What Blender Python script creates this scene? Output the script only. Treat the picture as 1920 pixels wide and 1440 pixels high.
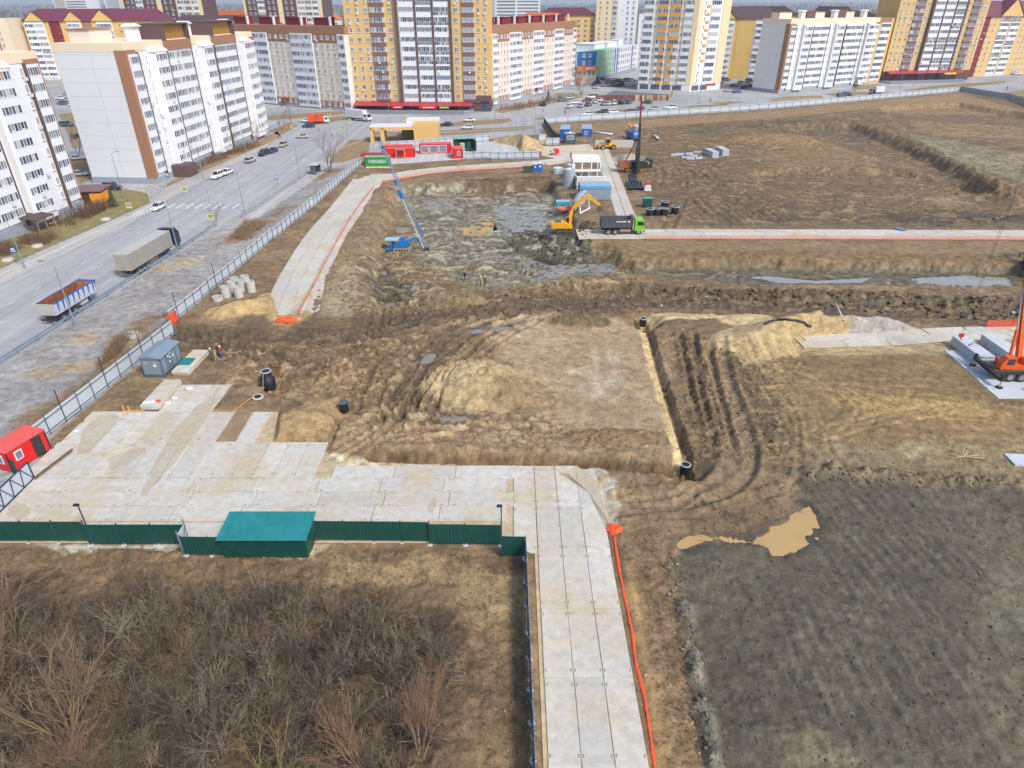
import bpy, bmesh, math, random
import numpy as np
from mathutils import Vector, Matrix
R = math.radians
scene = bpy.context.scene
for _o in list(bpy.data.objects): bpy.data.objects.remove(_o)
C = scene.collection
rnd = random.Random(11)

# ---------------------------------------------------------------- camera, sky, sun, exposure
CAM_H, CAM_PITCH, FOC = 40.0, R(29.9), 1243.0      # drone 40 m up, tilted 29.9 deg below the horizon
_cam = bpy.data.cameras.new('camera'); cam = bpy.data.objects.new('camera', _cam); C.objects.link(cam)
cam.location = (0, 0, CAM_H); cam.rotation_euler = (R(90) - CAM_PITCH, 0, 0)
_cam.sensor_fit = 'HORIZONTAL'; _cam.sensor_width = 36.0; _cam.lens = 36.0 * FOC / 1920.0
_cam.clip_start = 0.5; _cam.clip_end = 40000
scene.camera = cam
SUN_EL, SUN_AZ = R(48), R(136)                      # azimuth clockwise from +Y: right and a little behind
world = bpy.data.worlds.new('World'); scene.world = world; world.use_nodes = True
_nt = world.node_tree; _bg = _nt.nodes['Background']
_sky = _nt.nodes.new('ShaderNodeTexSky'); _sky.sky_type = 'NISHITA'; _sky.sun_disc = False
_sky.sun_elevation = SUN_EL; _sky.sun_rotation = SUN_AZ
_sky.air_density = 1.0; _sky.dust_density = 2.2; _sky.ozone_density = 1.0; _sky.altitude = 100
_nt.links.new(_sky.outputs[0], _bg.inputs['Color']); _bg.inputs['Strength'].default_value = 0.14
_sl = bpy.data.lights.new('sun', 'SUN'); _sl.energy = 2.0; _sl.angle = R(10); _sl.color = (1.0, 0.965, 0.91)
sun = bpy.data.objects.new('sun', _sl); C.objects.link(sun); sun.location = (60, -60, 120)
_d = Vector((math.sin(SUN_AZ) * math.cos(SUN_EL), math.cos(SUN_AZ) * math.cos(SUN_EL), math.sin(SUN_EL)))
sun.rotation_euler = (-_d).to_track_quat('-Z', 'Y').to_euler()
scene.view_settings.view_transform = 'Standard'; scene.view_settings.look = 'None'
scene.view_settings.exposure = 0.68; scene.view_settings.gamma = 1.0
scene.render.resolution_x, scene.render.resolution_y = 1024, 768

# ---------------------------------------------------------------- survey: photograph pixel -> point on level ground
_cp, _sp = math.cos(CAM_PITCH), math.sin(CAM_PITCH)
def G(px, py, z=0.0):
    dx, dy = (px - 960) / FOC, (720 - py) / FOC
    d = (dx, _cp + dy * _sp, -_sp + dy * _cp)
    t = (z - CAM_H) / d[2]
    return (d[0] * t, d[1] * t)
def GL(pts, z=0.0): return [G(x, y, z) for x, y in pts]
def lin(r, g, b, k=0.83):
    f = lambda c: (c / 255 / 12.92 if c <= 10 else ((c / 255 + .055) / 1.055) ** 2.4) * k
    return (f(r), f(g), f(b))

# ---------------------------------------------------------------- materials
MATS = {}
def mat(name, rgb, rough=0.7, metal=0.0, var=0.12, scale=1.5, dirt=0.0, bump=0.0, trans=0.0, spec=0.5, coat=0.0, dirtcol=(0.16, 0.13, 0.095)):
    if name in MATS: return MATS[name]
    m = bpy.data.materials.new(name); m.use_nodes = True; MATS[name] = m
    nt = m.node_tree; N = nt.nodes; L = nt.links; b = N['Principled BSDF']
    b.inputs['Roughness'].default_value = rough; b.inputs['Metallic'].default_value = metal
    b.inputs['Specular IOR Level'].default_value = spec; b.inputs['Coat Weight'].default_value = coat
    tc = N.new('ShaderNodeTexCoord')
    n1 = N.new('ShaderNodeTexNoise'); n1.inputs['Scale'].default_value = scale; n1.inputs['Detail'].default_value = 5
    L.new(tc.outputs['Object'], n1.inputs['Vector'])
    mx = N.new('ShaderNodeMix'); mx.data_type = 'RGBA'
    mx.inputs[6].default_value = (*[c * (1 - var) for c in rgb], 1); mx.inputs[7].default_value = (*[min(1, c * (1 + var)) for c in rgb], 1)
    rp = N.new('ShaderNodeMapRange'); rp.inputs[1].default_value = .3; rp.inputs[2].default_value = .7
    L.new(n1.outputs[0], rp.inputs[0]); L.new(rp.outputs[0], mx.inputs[0])
    out = mx.outputs[2]
    if dirt > 0:
        n2 = N.new('ShaderNodeTexNoise'); n2.inputs['Scale'].default_value = scale * 2.7; n2.inputs['Detail'].default_value = 7; n2.inputs['Roughness'].default_value = .65
        L.new(tc.outputs['Object'], n2.inputs['Vector'])
        r2 = N.new('ShaderNodeMapRange'); r2.inputs[1].default_value = .45; r2.inputs[2].default_value = .75; r2.inputs[4].default_value = dirt
        L.new(n2.outputs[0], r2.inputs[0])
        m2 = N.new('ShaderNodeMix'); m2.data_type = 'RGBA'; m2.inputs[7].default_value = (*dirtcol, 1)
        L.new(r2.outputs[0], m2.inputs[0]); L.new(out, m2.inputs[6]); out = m2.outputs[2]
    L.new(out, b.inputs['Base Color'])
    if bump > 0:
        n3 = N.new('ShaderNodeTexNoise'); n3.inputs['Scale'].default_value = scale * 8; n3.inputs['Detail'].default_value = 4
        L.new(tc.outputs['Object'], n3.inputs['Vector'])
        bp = N.new('ShaderNodeBump'); bp.inputs['Strength'].default_value = bump; bp.inputs['Distance'].default_value = .05
        L.new(n3.outputs[0], bp.inputs['Height']); L.new(bp.outputs[0], b.inputs['Normal'])
    if trans > 0:
        tr = N.new('ShaderNodeBsdfTransparent'); ms = N.new('ShaderNodeMixShader'); ms.inputs[0].default_value = trans
        L.new(b.outputs[0], ms.inputs[1]); L.new(tr.outputs[0], ms.inputs[2]); L.new(ms.outputs[0], N['Material Output'].inputs[0])
    return m

# ---------------------------------------------------------------- mesh helpers
class MB:
    def __init__(s): s.v = []; s.f = []; s.m = []; s.s = []; s.mats = []
    def mi(s, m):
        if m not in s.mats: s.mats.append(m)
        return s.mats.index(m)
    def add(s, vs, fs, m, smooth=False):
        b = len(s.v); s.v += [tuple(v) for v in vs]; k = s.mi(m)
        for f in fs: s.f.append([b + i for i in f]); s.m.append(k); s.s.append(smooth)
        return s
    def box(s, x0, x1, y0, y1, z0, z1, m, M=None):
        vs = [(x, y, z) for z in (z0, z1) for y in (y0, y1) for x in (x0, x1)]
        if M is not None: vs = [tuple(M @ Vector(v)) for v in vs]
        return s.add(vs, [(0, 2, 3, 1), (4, 5, 7, 6), (0, 1, 5, 4), (2, 6, 7, 3), (0, 4, 6, 2), (1, 3, 7, 5)], m)
    def prism(s, pts, z0, z1, m):
        n = len(pts); vs = [(x, y, z0) for x, y in pts] + [(x, y, z1) for x, y in pts]
        a = sum(pts[i][0] * pts[(i + 1) % n][1] - pts[(i + 1) % n][0] * pts[i][1] for i in range(n))
        fs = [tuple(range(n))[::-1], tuple(range(n, 2 * n))] + [(i, (i + 1) % n, n + (i + 1) % n, n + i) for i in range(n)]
        if a < 0: fs = [f[::-1] for f in fs]
        return s.add(vs, fs, m)
    def prof(s, pts, y0, y1, m):            # profile in x,z extruded along y
        n = len(pts); vs = [(x, y0, z) for x, z in pts] + [(x, y1, z) for x, z in pts]
        a = sum(pts[i][0] * pts[(i + 1) % n][1] - pts[(i + 1) % n][0] * pts[i][1] for i in range(n))
        fs = [tuple(range(n)), tuple(range(n, 2 * n))[::-1]] + [(i, n + i, n + (i + 1) % n, (i + 1) % n) for i in range(n)]
        if a < 0: fs = [f[::-1] for f in fs]
        return s.add(vs, fs, m)
    def cyl(s, p0, p1, r0, m, r1=None, n=10, caps=True, smooth=True):
        r1 = r0 if r1 is None else r1
        p0, p1 = Vector(p0), Vector(p1); d = (p1 - p0).normalized()
        u = d.orthogonal().normalized(); w = d.cross(u)
        vs = []
        for p, r in ((p0, r0), (p1, r1)):
            for i in range(n):
                a = 2 * math.pi * i / n; vs.append(p + u * (r * math.cos(a)) + w * (r * math.sin(a)))
        s.add(vs, [(i, (i + 1) % n, n + (i + 1) % n, n + i) for i in range(n)], m, smooth)
        if caps: s.add(vs[:n], [tuple(range(n))[::-1]], m); s.add(vs[n:], [tuple(range(n))], m)
        return s
    def tube(s, path, r, m, n=6):
        for a, b in zip(path, path[1:]): s.cyl(a, b, r, m, n=n)
        return s
    def bar(s, p0, p1, w, h, m):            # square bar
        p0, p1 = Vector(p0), Vector(p1); d = (p1 - p0).normalized()
        up = Vector((0, 0, 1)) if abs(d.z) < .95 else Vector((0, 1, 0))
        u = d.cross(up).normalized() * (w / 2); v = u.cross(d).normalized() * (h / 2)
        vs = [p + a * u + b * v for p in (p0, p1) for a, b in ((-1, -1), (1, -1), (1, 1), (-1, 1))]
        return s.add(vs, [(0, 1, 2, 3), (7, 6, 5, 4), (0, 4, 5, 1), (1, 5, 6, 2), (2, 6, 7, 3), (3, 7, 4, 0)], m)
    def loft(s, rings, m, caps=True, smooth=False):
        n = len(rings[0]); vs = [p for r in rings for p in r]; fs = []
        for k in range(len(rings) - 1):
            for i in range(n): fs.append((k * n + i, k * n + (i + 1) % n, (k + 1) * n + (i + 1) % n, (k + 1) * n + i))
        s.add(vs, fs, m, smooth)
        if caps: s.add(rings[0], [tuple(range(n))[::-1]], m); s.add(rings[-1], [tuple(range(n))], m)
        return s
    def quad(s, a, b, c, d, m): return s.add([a, b, c, d], [(0, 1, 2, 3)], m)
    def mesh(s, name):
        me = bpy.data.meshes.new(name); me.from_pydata(s.v, [], s.f)
        for m in s.mats: me.materials.append(m)
        me.polygons.foreach_set('material_index', s.m); me.polygons.foreach_set('use_smooth', s.s); me.update()
        return me
    def build(s, name, parent=None, loc=None):
        o = bpy.data.objects.new(name, s.mesh(name)); C.objects.link(o); o.parent = parent
        if loc: o.location = loc
        return o
def inst(name, me, parent=None, loc=(0, 0, 0), rz=0.0, scale=None):
    o = bpy.data.objects.new(name, me); C.objects.link(o); o.parent = parent; o.location = loc
    if rz: o.rotation_euler = (0, 0, rz)
    if scale: o.scale = scale
    return o
def tag(o, label=None, cat=None, group=None, kind=None):
    if label: o['label'] = label
    if cat: o['category'] = cat
    if group: o['group'] = group
    if kind: o['kind'] = kind
    return o
def thing(name, label, cat, loc=(0, 0, 0), rz=0.0, group=None):
    o = bpy.data.objects.new(name, None); o.empty_display_size = .3; C.objects.link(o)
    o.location = loc; o.rotation_euler = (0, 0, rz)
    return tag(o, label, cat, group)
KIDS = {}
def copy_tree(o, parent=None):
    c = o.copy(); C.objects.link(c); c.parent = parent
    for ch in o.children: copy_tree(ch, c)
    return c
def dup(proto, loc, rz, label=None, group=None):
    c = copy_tree(proto); c.location = loc; c.rotation_euler = (0, 0, rz)
    if label: c['label'] = label
    if group: c['group'] = group
    return c
_used = set()
def first_or_dup(proto, loc, rz, label=None, group=None):
    if proto.name not in _used:
        _used.add(proto.name); proto.location = loc; proto.rotation_euler = (0, 0, rz)
        if label: proto['label'] = label
        if group: proto['group'] = group
        return proto
    return dup(proto, loc, rz, label, group)
# ---------------------------------------------------------------- terrain: one sheet from under the drone to the horizon
_rs = np.random.RandomState(5)
_perm = np.tile(_rs.permutation(256), 2); _ga = _rs.rand(256) * 2 * np.pi; _gx, _gy = np.cos(_ga), np.sin(_ga)
def pn(x, y):
    xi = np.floor(x).astype(np.int64); yi = np.floor(y).astype(np.int64); xf = x - xi; yf = y - yi; xi &= 255; yi &= 255
    u = xf * xf * xf * (xf * (xf * 6 - 15) + 10); v = yf * yf * yf * (yf * (yf * 6 - 15) + 10)
    def g(a, b, dx, dy):
        h = _perm[_perm[(xi + a) & 255] + ((yi + b) & 255)]; return _gx[h] * dx + _gy[h] * dy
    a = g(0, 0, xf, yf); b = g(1, 0, xf - 1, yf); c = g(0, 1, xf, yf - 1); d = g(1, 1, xf - 1, yf - 1)
    return (a + u * (b - a) + v * ((c + u * (d - c)) - (a + u * (b - a)))) * 1.5
def fbm(x, y, o=4, g=.5):
    r = 0; a = 1.0; t = 0
    for k in range(o): r = r + a * pn(x * 2 ** k + 17.3 * k, y * 2 ** k + 9.1 * k); t += a; a *= g
    return r / t * 1.4
def sm(t): t = np.clip(t, 0, 1); return t * t * (3 - 2 * t)
def sd_poly(X, Y, P):                      # signed distance, negative inside
    P = np.array(P); d = np.full(X.shape, 1e18); s = np.ones(X.shape)
    for i in range(len(P)):
        a = P[i]; b = P[i - 1]; e = b - a
        wx, wy = X - a[0], Y - a[1]; t = np.clip((wx * e[0] + wy * e[1]) / (e @ e + 1e-12), 0, 1)
        d = np.minimum(d, (wx - e[0] * t) ** 2 + (wy - e[1] * t) ** 2)
        c1 = Y >= a[1]; c2 = Y < b[1]; c3 = e[0] * wy > e[1] * wx
        s = np.where((c1 & c2 & c3) | (~c1 & ~c2 & ~c3), -s, s)
    return s * np.sqrt(d)
def d_line(X, Y, P):                       # distance, side offset and running length along a polyline
    best = np.full(X.shape, 1e9); off = np.zeros(X.shape); run = np.zeros(X.shape); acc = 0.0
    for a, b in zip(P, P[1:]):
        a = np.array(a); b = np.array(b); e = b - a; l = np.hypot(*e) + 1e-9
        wx, wy = X - a[0], Y - a[1]; t = np.clip((wx * e[0] + wy * e[1]) / (l * l), 0, 1)
        d = np.hypot(wx - e[0] * t, wy - e[1] * t); k = d < best
        best = np.where(k, d, best); off = np.where(k, (e[0] * wy - e[1] * wx) / l, off); run = np.where(k, acc + t * l, run); acc += l
    return best, off, run
def smooth_line(P, n=6):                   # Catmull-Rom
    Q = [P[0]] + list(P) + [P[-1]]; out = []
    for i in range(1, len(Q) - 2):
        p0, p1, p2, p3 = [np.array(q) for q in Q[i - 1:i + 3]]
        for k in range(n):
            t = k / n; out.append(tuple(.5 * ((2 * p1) + (p2 - p0) * t + (2 * p0 - 5 * p1 + 4 * p2 - p3) * t * t + (3 * p1 - p0 - 3 * p2 + p3) * t ** 3)))
    return out + [tuple(P[-1])]

ys = [13.0]
while ys[-1] < 430: ys.append(ys[-1] + .06 + .0028 * ys[-1])
while ys[-1] < 14000: ys.append(ys[-1] * 1.075)
ys = np.array(ys); NC = 820; us = np.linspace(-1, 1, NC)
HW = 32 + .74 * ys
TX = (HW[:, None] * us[None, :]); TY = np.repeat(ys[:, None], NC, 1); NR = len(ys)
X = TX.ravel(); Y = TY.ravel(); NV = X.size
NEAR = Y < 440
n6 = fbm(X / 6, Y / 6, 3); n2 = fbm(X / 1.8 + 40, Y / 1.8, 3); n05 = fbm(X / .7, Y / .7 + 70, 3); n20 = fbm(X / 22, Y / 22 + 31, 3)
Z = np.zeros(NV); COL = np.zeros((NV, 3)); WET = np.zeros(NV)
AMP = np.zeros(NV)                          # how rough the soil is
SOIL = [(-47, -20), (-46.5, 50), (-49, 58), (-46.7, 84), (-48.8, 86.4), (-43.2, 194), (-38, 220), (-8, 236), (10, 246), (12.2, 269), (111, 308.5), (232.5, 374), (330, 250), (500, 100), (500, -20)]
def A3(c): return np.array(lin(*c))
def sub(P, m):
    P = np.array(P); return np.nonzero((X > P[:, 0].min() - m) & (X < P[:, 0].max() + m) & (Y > P[:, 1].min() - m) & (Y < P[:, 1].max() + m))[0]
def zone(P, ca, cb=None, soft=1.5, wet=None, amp=None, edge=1.0, scale='6', k=1.0):
    i = sub(P, soft + 3); x, y = X[i], Y[i]
    d = sd_poly(x, y, P) + edge * (n6[i] * 1.6 + n2[i] * .9 + n05[i] * .4)
    w = sm(.5 - d / soft) * k
    nz = {'6': n6, '2': n2, '20': n20, '05': n05}[scale][i]; t = sm(.5 + nz * 1.1 + n05[i] * .35)[:, None]
    ca = A3(ca); cb = ca if cb is None else A3(cb)
    COL[i] = COL[i] * (1 - w[:, None]) + (ca * (1 - t) + cb * t) * w[:, None]
    if wet is not None: WET[i] = WET[i] * (1 - w) + wet * w
    if amp is not None: AMP[i] = AMP[i] * (1 - w) + amp * w
def dig(P, depth, soft=3.0, edge=1.0):
    i = sub(P, soft + 4); d = sd_poly(X[i], Y[i], P) + edge * (n6[i] * 1.0 + n20[i] * 1.2 + n2[i] * .3 + n05[i] * .25)
    Z[i] -= depth * sm(.5 - d / soft)
def mound(px, py, rx, ry, h, col=None, colb=None, sharp=1.0, rough=.25, amp=None):
    cx, cy = G(px, py); i = np.nonzero((abs(X - cx) < rx * 1.6) & (abs(Y - cy) < ry * 1.6))[0]
    q = np.hypot((X[i] - cx) / rx, (Y[i] - cy) / ry) * (1 + rough * n6[i] + rough * .5 * n2[i])
    w = np.clip(1 - q, 0, 1); pr = w if sharp > 1 else sm(w * 1.3)
    Z[i] += h * pr * (1 + .15 * n2[i])
    if col:
        k = sm(w * 5)[:, None]; t = sm(.5 + n2[i] + n05[i] * .4)[:, None]
        COL[i] = COL[i] * (1 - k) + (A3(col) * (1 - t) + A3(colb or col) * t) * k
        WET[i] *= (1 - k[:, 0])
    if amp is not None: AMP[i] = AMP[i] * (1 - sm(w * 5)) + amp * sm(w * 5)
def ridge(P, w, h, col=None, rough=.6):
    i = sub(P, w * 2); d, o, r = d_line(X[i], Y[i], P); d = d * (1 + .3 * n6[i])
    k = sm(1 - d / w) * (1 + rough * n2[i]); Z[i] += h * k
    if col: kk = np.clip(k, 0, 1)[:, None] * .8; COL[i] = COL[i] * (1 - kk) + A3(col) * kk
def ruts(P, gauge=2.0, wheel=.55, depth=.16, col=(104, 86, 66), wet=.35, k=.75, wob=.25):
    i = sub(P, gauge + 2); d, o, r = d_line(X[i], Y[i], P)
    ok = d < gauge + 1.5; i = i[ok]; o = o[ok]; r = r[ok]; d = d[ok]
    o = o + wob * n6[i] + .12 * n2[i]; a = np.abs(np.abs(o) - gauge / 2)
    tread = .5 + .5 * np.sin(r * 9 + o * 4)
    w = sm(1.15 - a / (wheel * .62)) * sm((d < gauge) * 1.0)
    lip = np.exp(-((a - wheel * .95) / (wheel * .4)) ** 2)
    fade = sm(.8 + 1.0 * n20[i] + .4 * n6[i])
    Z[i] += fade * (-depth * w * (1 + .25 * tread) + depth * .65 * lip * (1 + .8 * n05[i]))
    kk = (w * k * fade * (.75 + .5 * n2[i]))[:, None].clip(0, 1); COL[i] = COL[i] * (1 - kk) + A3(col) * kk
    WET[i] = np.maximum(WET[i], w * wet * fade)
def scrape(P, width, n, col, k=.35, depth=.05):   # many faint parallel marks along a line
    i = sub(P, width); d, o, r = d_line(X[i], Y[i], P); i = i[d < width]; o = o[d < width]; r = r[d < width]
    ph = o / width * n * np.pi + 2.2 * n6[i]; w = np.clip(np.sin(ph) + .5 * n2[i] + .6 * pn(o * 2.1, r * .06), 0, 1) * sm(1.2 - np.abs(o) / width) * sm(.5 + n20[i])
    Z[i] -= depth * w; kk = (w * k)[:, None]; COL[i] = COL[i] * (1 - kk) + A3(col) * kk

# base colours: town ground, then the soil of the site
t = sm(.5 + n20 * .9 + n2 * .2)[:, None]
COL[:] = A3((158, 157, 158)) * (1 - t) + A3((172, 170, 168)) * t
far = sm((Y - 520) / 200)[:, None]; nf = fbm(X / 260, Y / 420, 4); tf = sm(.5 + 1.3 * nf)[:, None]
COL[:] = COL * (1 - far) + (A3((122, 112, 96)) * (1 - tf) + A3((92, 96, 90)) * tf) * far
zone(SOIL, (150, 123, 91), (120, 98, 72), soft=.6, amp=1.0, edge=0, wet=.12)
# ------- left verge: gravel with dead reeds
VERGE = GL([(0, 690), (200, 560), (400, 433), (440, 425), (500, 395), (545, 360), (640, 310), (672, 300), (600, 365), (500, 450), (320, 600), (300, 640), (75, 800), (0, 860)])
VERGE = VERGE + [(-56, 40), (-75, 40), (-72, 66)]
zone(VERGE, (162, 158, 153), (146, 142, 137), soft=1.2, amp=.15, edge=.4, scale='6')
for q in ((455, 440, 60, 28), (600, 330, 50, 14), (520, 400, 40, 14)):
    zone(GL([(q[0] - q[2], q[1] + q[3]), (q[0], q[1] + q[3] * .4), (q[0] + q[2], q[1] - q[3]), (q[0] + q[2] * .3, q[1] - q[3])]), (146, 116, 86), (128, 104, 78), soft=3, amp=1.0)
for q in ((155, 635, 18), (140, 690, 14), (350, 492, 12), (295, 505, 9), (85, 700, 10), (225, 640, 10)):
    x, y = G(q[0], q[1]); zone([(x - 2, y - 1.4), (x + 2, y - 1.2), (x + 2.2, y + 1.4), (x - 1.8, y + 1.6)], (176, 156, 122), (160, 140, 112), soft=1.8, edge=.6)
for a in ((200, 680), (120, 750), (260, 610), (60, 790)):
    x, y = G(*a); zone([(x - 1, y - 4), (x + 2.5, y - 3), (x + 2.5, y + 4), (x - 1, y + 4)], (140, 116, 88), (120, 100, 78), soft=2.5, amp=1.0)
# ------- front left: thicket floor
zone([(-60, -20), (-60, 42.5), (1.2, 40.5), (1.6, -20)], (138, 112, 82), (116, 94, 70), soft=1, amp=.9, edge=.2)
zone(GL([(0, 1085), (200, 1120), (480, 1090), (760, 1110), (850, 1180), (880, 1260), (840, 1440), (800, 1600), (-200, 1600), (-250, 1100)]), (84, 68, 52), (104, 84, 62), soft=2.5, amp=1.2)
zone(GL([(860, 1060), (985, 1070), (985, 1140), (930, 1180), (860, 1120)]), (152, 126, 88), (160, 136, 96), soft=1.4, amp=.3)
zone(GL([(890, 1330), (985, 1300), (1000, 1440), (860, 1440)]), (146, 122, 86), (130, 106, 76), soft=1.6, amp=.3)
zone(GL([(640, 1045), (820, 1045), (830, 1095), (620, 1090)]), (172, 146, 104), (156, 130, 94), soft=1.6, amp=.5)
zone(GL([(70, 1016), (330, 1018), (320, 1030), (110, 1034)]), (205, 196, 178), (190, 178, 158), soft=.5, amp=.1, edge=.3)
zone(GL([(500, 1046), (590, 1050), (610, 1020), (560, 1018), (500, 1052)]), (205, 186, 150), (190, 170, 136), soft=.6, amp=.1, edge=.3)
# ------- right of the slab road, then the dark topsoil
zone(GL([(1130, 880), (1230, 940), (1270, 1040), (1290, 1250), (1330, 1440), (1340, 1600), (1230, 1600), (1150, 1030)]), (150, 122, 90), (128, 102, 76), soft=1.2, amp=.7)
zone(GL([(1165, 1050), (1190, 1050), (1260, 1420), (1235, 1440)]), (176, 140, 92), (160, 126, 86), soft=.7, amp=.25, edge=.3)
DARK = GL([(1265, 1045), (1330, 1015), (1520, 985), (1500, 900), (1560, 885), (1700, 905), (1920, 915), (2300, 920), (2400, 1500), (1330, 1600), (1320, 1400), (1295, 1250), (1270, 1110)])
zone(DARK, (110, 99, 80), (88, 79, 65), soft=.9, amp=.5, scale='20', edge=.7)
zone(GL([(1480, 1405), (1560, 1395), (1640, 1410), (1650, 1440), (1600, 1600), (1470, 1500)]), (150, 138, 106), (126, 116, 92), soft=1.6, amp=.8, edge=1.0, k=.8)
zone(GL([(1850, 1070), (1920, 1060), (1930, 1200), (1860, 1180)]), (112, 106, 88), (124, 118, 98), soft=2.5, k=.7)
ridge(GL([(1262, 1060), (1285, 1150), (1300, 1250), (1322, 1340), (1345, 1440)]), .9, .35, (126, 120, 106), rough=1.6)
ridge(GL([(1490, 890), (1560, 880), (1640, 890), (1780, 905), (1920, 905)]), 1.3, .45, (120, 108, 86), rough=1.6)
zone(GL([(1490, 820), (1700, 815), (1930, 800), (2100, 800), (2100, 905), (1920, 903), (1640, 880), (1520, 878)]), (146, 128, 96), (134, 114, 84), soft=1.8, amp=.8)
zone(GL([(1680, 820), (1750, 818), (1770, 850), (1700, 850)]), (176, 158, 122), (164, 146, 112), soft=1.4, amp=.25, k=.8)
zone(GL([(1540, 815), (1600, 812), (1630, 840), (1560, 850)]), (166, 148, 120), (156, 138, 112), soft=1.4, amp=.3, k=.8)
# ------- right field with straw coloured drag marks
FIELD = GL([(1330, 680), (1500, 655), (1760, 655), (1880, 760), (2200, 770), (2200, 830), (1600, 830), (1480, 830), (1400, 770)])
zone(FIELD, (146, 120, 80), (126, 102, 70), soft=2, amp=.55)
zone(GL([(1540, 740), (1700, 745), (1930, 768), (1930, 800), (1700, 770), (1560, 760)]), (186, 152, 94), (166, 134, 84), soft=2, k=.7)
scrape(GL([(1430, 760), (1700, 770), (2100, 790)]), 10, 11, (186, 152, 100), k=.5, depth=.07)
scrape(GL([(1430, 700), (1650, 700), (1900, 760)]), 6, 7, (116, 94, 66), k=.4)
# ------- centre: damp smooth mud pan
zone(GL([(860, 610), (1050, 585), (1195, 595), (1250, 720), (1270, 850), (1050, 855), (960, 800), (1020, 740), (960, 680)]), (184, 158, 124), (162, 136, 104), soft=2, amp=.22, wet=.35)
zone(GL([(1080, 660), (1160, 655), (1165, 740), (1080, 740)]), (176, 152, 124), (160, 134, 106), soft=3, wet=.4, k=.7)
zone(GL([(640, 770), (900, 775), (1060, 800), (1050, 850), (640, 845)]), (176, 148, 112), (152, 124, 92), soft=2, amp=1.0)
zone(GL([(420, 640), (720, 630), (760, 700), (700, 760), (520, 770), (400, 720)]), (152, 124, 90), (116, 92, 68), soft=2, amp=1.3)
# ------- upper right field
zone(GL([(1200, 230), (1800, 180), (2100, 180), (2100, 430), (1240, 425), (1190, 330)]), (132, 106, 76), (114, 92, 66), soft=3, amp=1.0)
zone(GL([(1020, 240), (1440, 208), (1800, 176), (1930, 210), (1800, 205), (1620, 205), (1440, 222), (1200, 240), (1060, 250)]), (160, 128, 90), (146, 116, 82), soft=3, amp=.4)
zone(GL([(1700, 215), (1920, 228), (1930, 262), (1750, 255)]), (160, 128, 90), (140, 114, 80), soft=4)
zone(GL([(1700, 250), (1930, 290), (1930, 345), (1780, 300)]), (158, 148, 122), (130, 114, 86), soft=4, scale='2')
zone(GL([(1440, 232), (1600, 228), (1700, 262), (1560, 255)]), (104, 90, 72), (120, 102, 78), soft=3)
zone(GL([(1420, 270), (1560, 262), (1700, 310), (1440, 318)]), (150, 122, 86), (134, 106, 74), soft=4, amp=.6)
zone(GL([(1360, 395), (1640, 388), (1920, 395), (2000, 425), (1300, 420)]), (106, 90, 68), (122, 104, 78), soft=3, amp=1.4)
# ------- pit with grey clay, dark clods by the excavator
PIT = GL([(742, 366), (860, 359), (1032, 353), (1050, 392), (1085, 440), (1150, 492), (1190, 522), (1000, 548), (840, 566), (720, 566), (690, 505), (715, 440), (730, 400)], -2.2)
dig(PIT, 2.3, 3.4)
zone(GL([(745, 352), (1035, 342), (1060, 400), (1100, 480), (1190, 515), (1000, 540), (880, 525), (780, 480), (770, 420)], -1), (158, 148, 124), (128, 114, 90), soft=4, wet=.7, amp=1.1, scale='2')
zone(GL([(870, 345), (1035, 336), (1045, 355), (870, 362)], -1), (104, 82, 54), (128, 100, 66), soft=1.2, wet=.1, edge=.5)
zone(GL([(640, 400), (700, 380), (760, 480), (860, 560), (700, 600), (600, 590)], -.5), (150, 128, 96), (130, 110, 82), soft=4, amp=1.4)
zone(GL([(950, 430), (1060, 415), (1110, 450), (1080, 485), (990, 480)], -2), (88, 84, 68), (72, 70, 58), soft=3, amp=2.6, wet=.2)
mound(1065, 462, 8, 7, 1.5, (92, 88, 72), (76, 74, 60), amp=2.6); mound(1000, 445, 7, 5, 1.0, (94, 92, 76), (80, 78, 64), amp=2.6)
dig(GL([(668, 508), (745, 500), (795, 540), (785, 582), (705, 592), (680, 560)], -1), .9, 3)
zone(GL([(680, 515), (745, 505), (790, 545), (780, 575), (705, 588)], -2), (104, 94, 72), (88, 78, 60), soft=2, wet=.5, amp=.8)
zone(GL([(640, 500), (670, 490), (670, 590), (600, 590)], 0), (168, 152, 120), (150, 134, 104), soft=2.5, amp=.6)
# ------- long trench on the right
dig(GL([(1175, 506), (1400, 500), (1900, 512), (2100, 516), (2100, 548), (1420, 552), (1180, 524)], -1.5), 1.6, 2.2)
zone(GL([(1150, 470), (1500, 474), (2100, 486), (2100, 512), (1400, 498), (1160, 500)], -.6), (150, 122, 82), (120, 94, 62), soft=1.0, edge=.6, scale='2')
zone(GL([(1160, 505), (1400, 500), (2100, 515), (2100, 545), (1400, 548), (1170, 525)], -1.5), (124, 112, 86), (106, 94, 72), soft=2, wet=.45, amp=.8)
zone(GL([(1110, 450), (2100, 455), (2100, 478), (1500, 470), (1140, 470)]), (152, 126, 90), (134, 110, 78), soft=2, amp=.5)
ridge(GL([(1190, 545), (1400, 556), (1600, 558), (1780, 572), (2000, 575)]), 3.0, .9, (112, 96, 72), rough=.9)
ridge(GL([(990, 545), (1100, 535), (1180, 530)]), 3.0, .6, (146, 122, 86), rough=.9)
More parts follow.
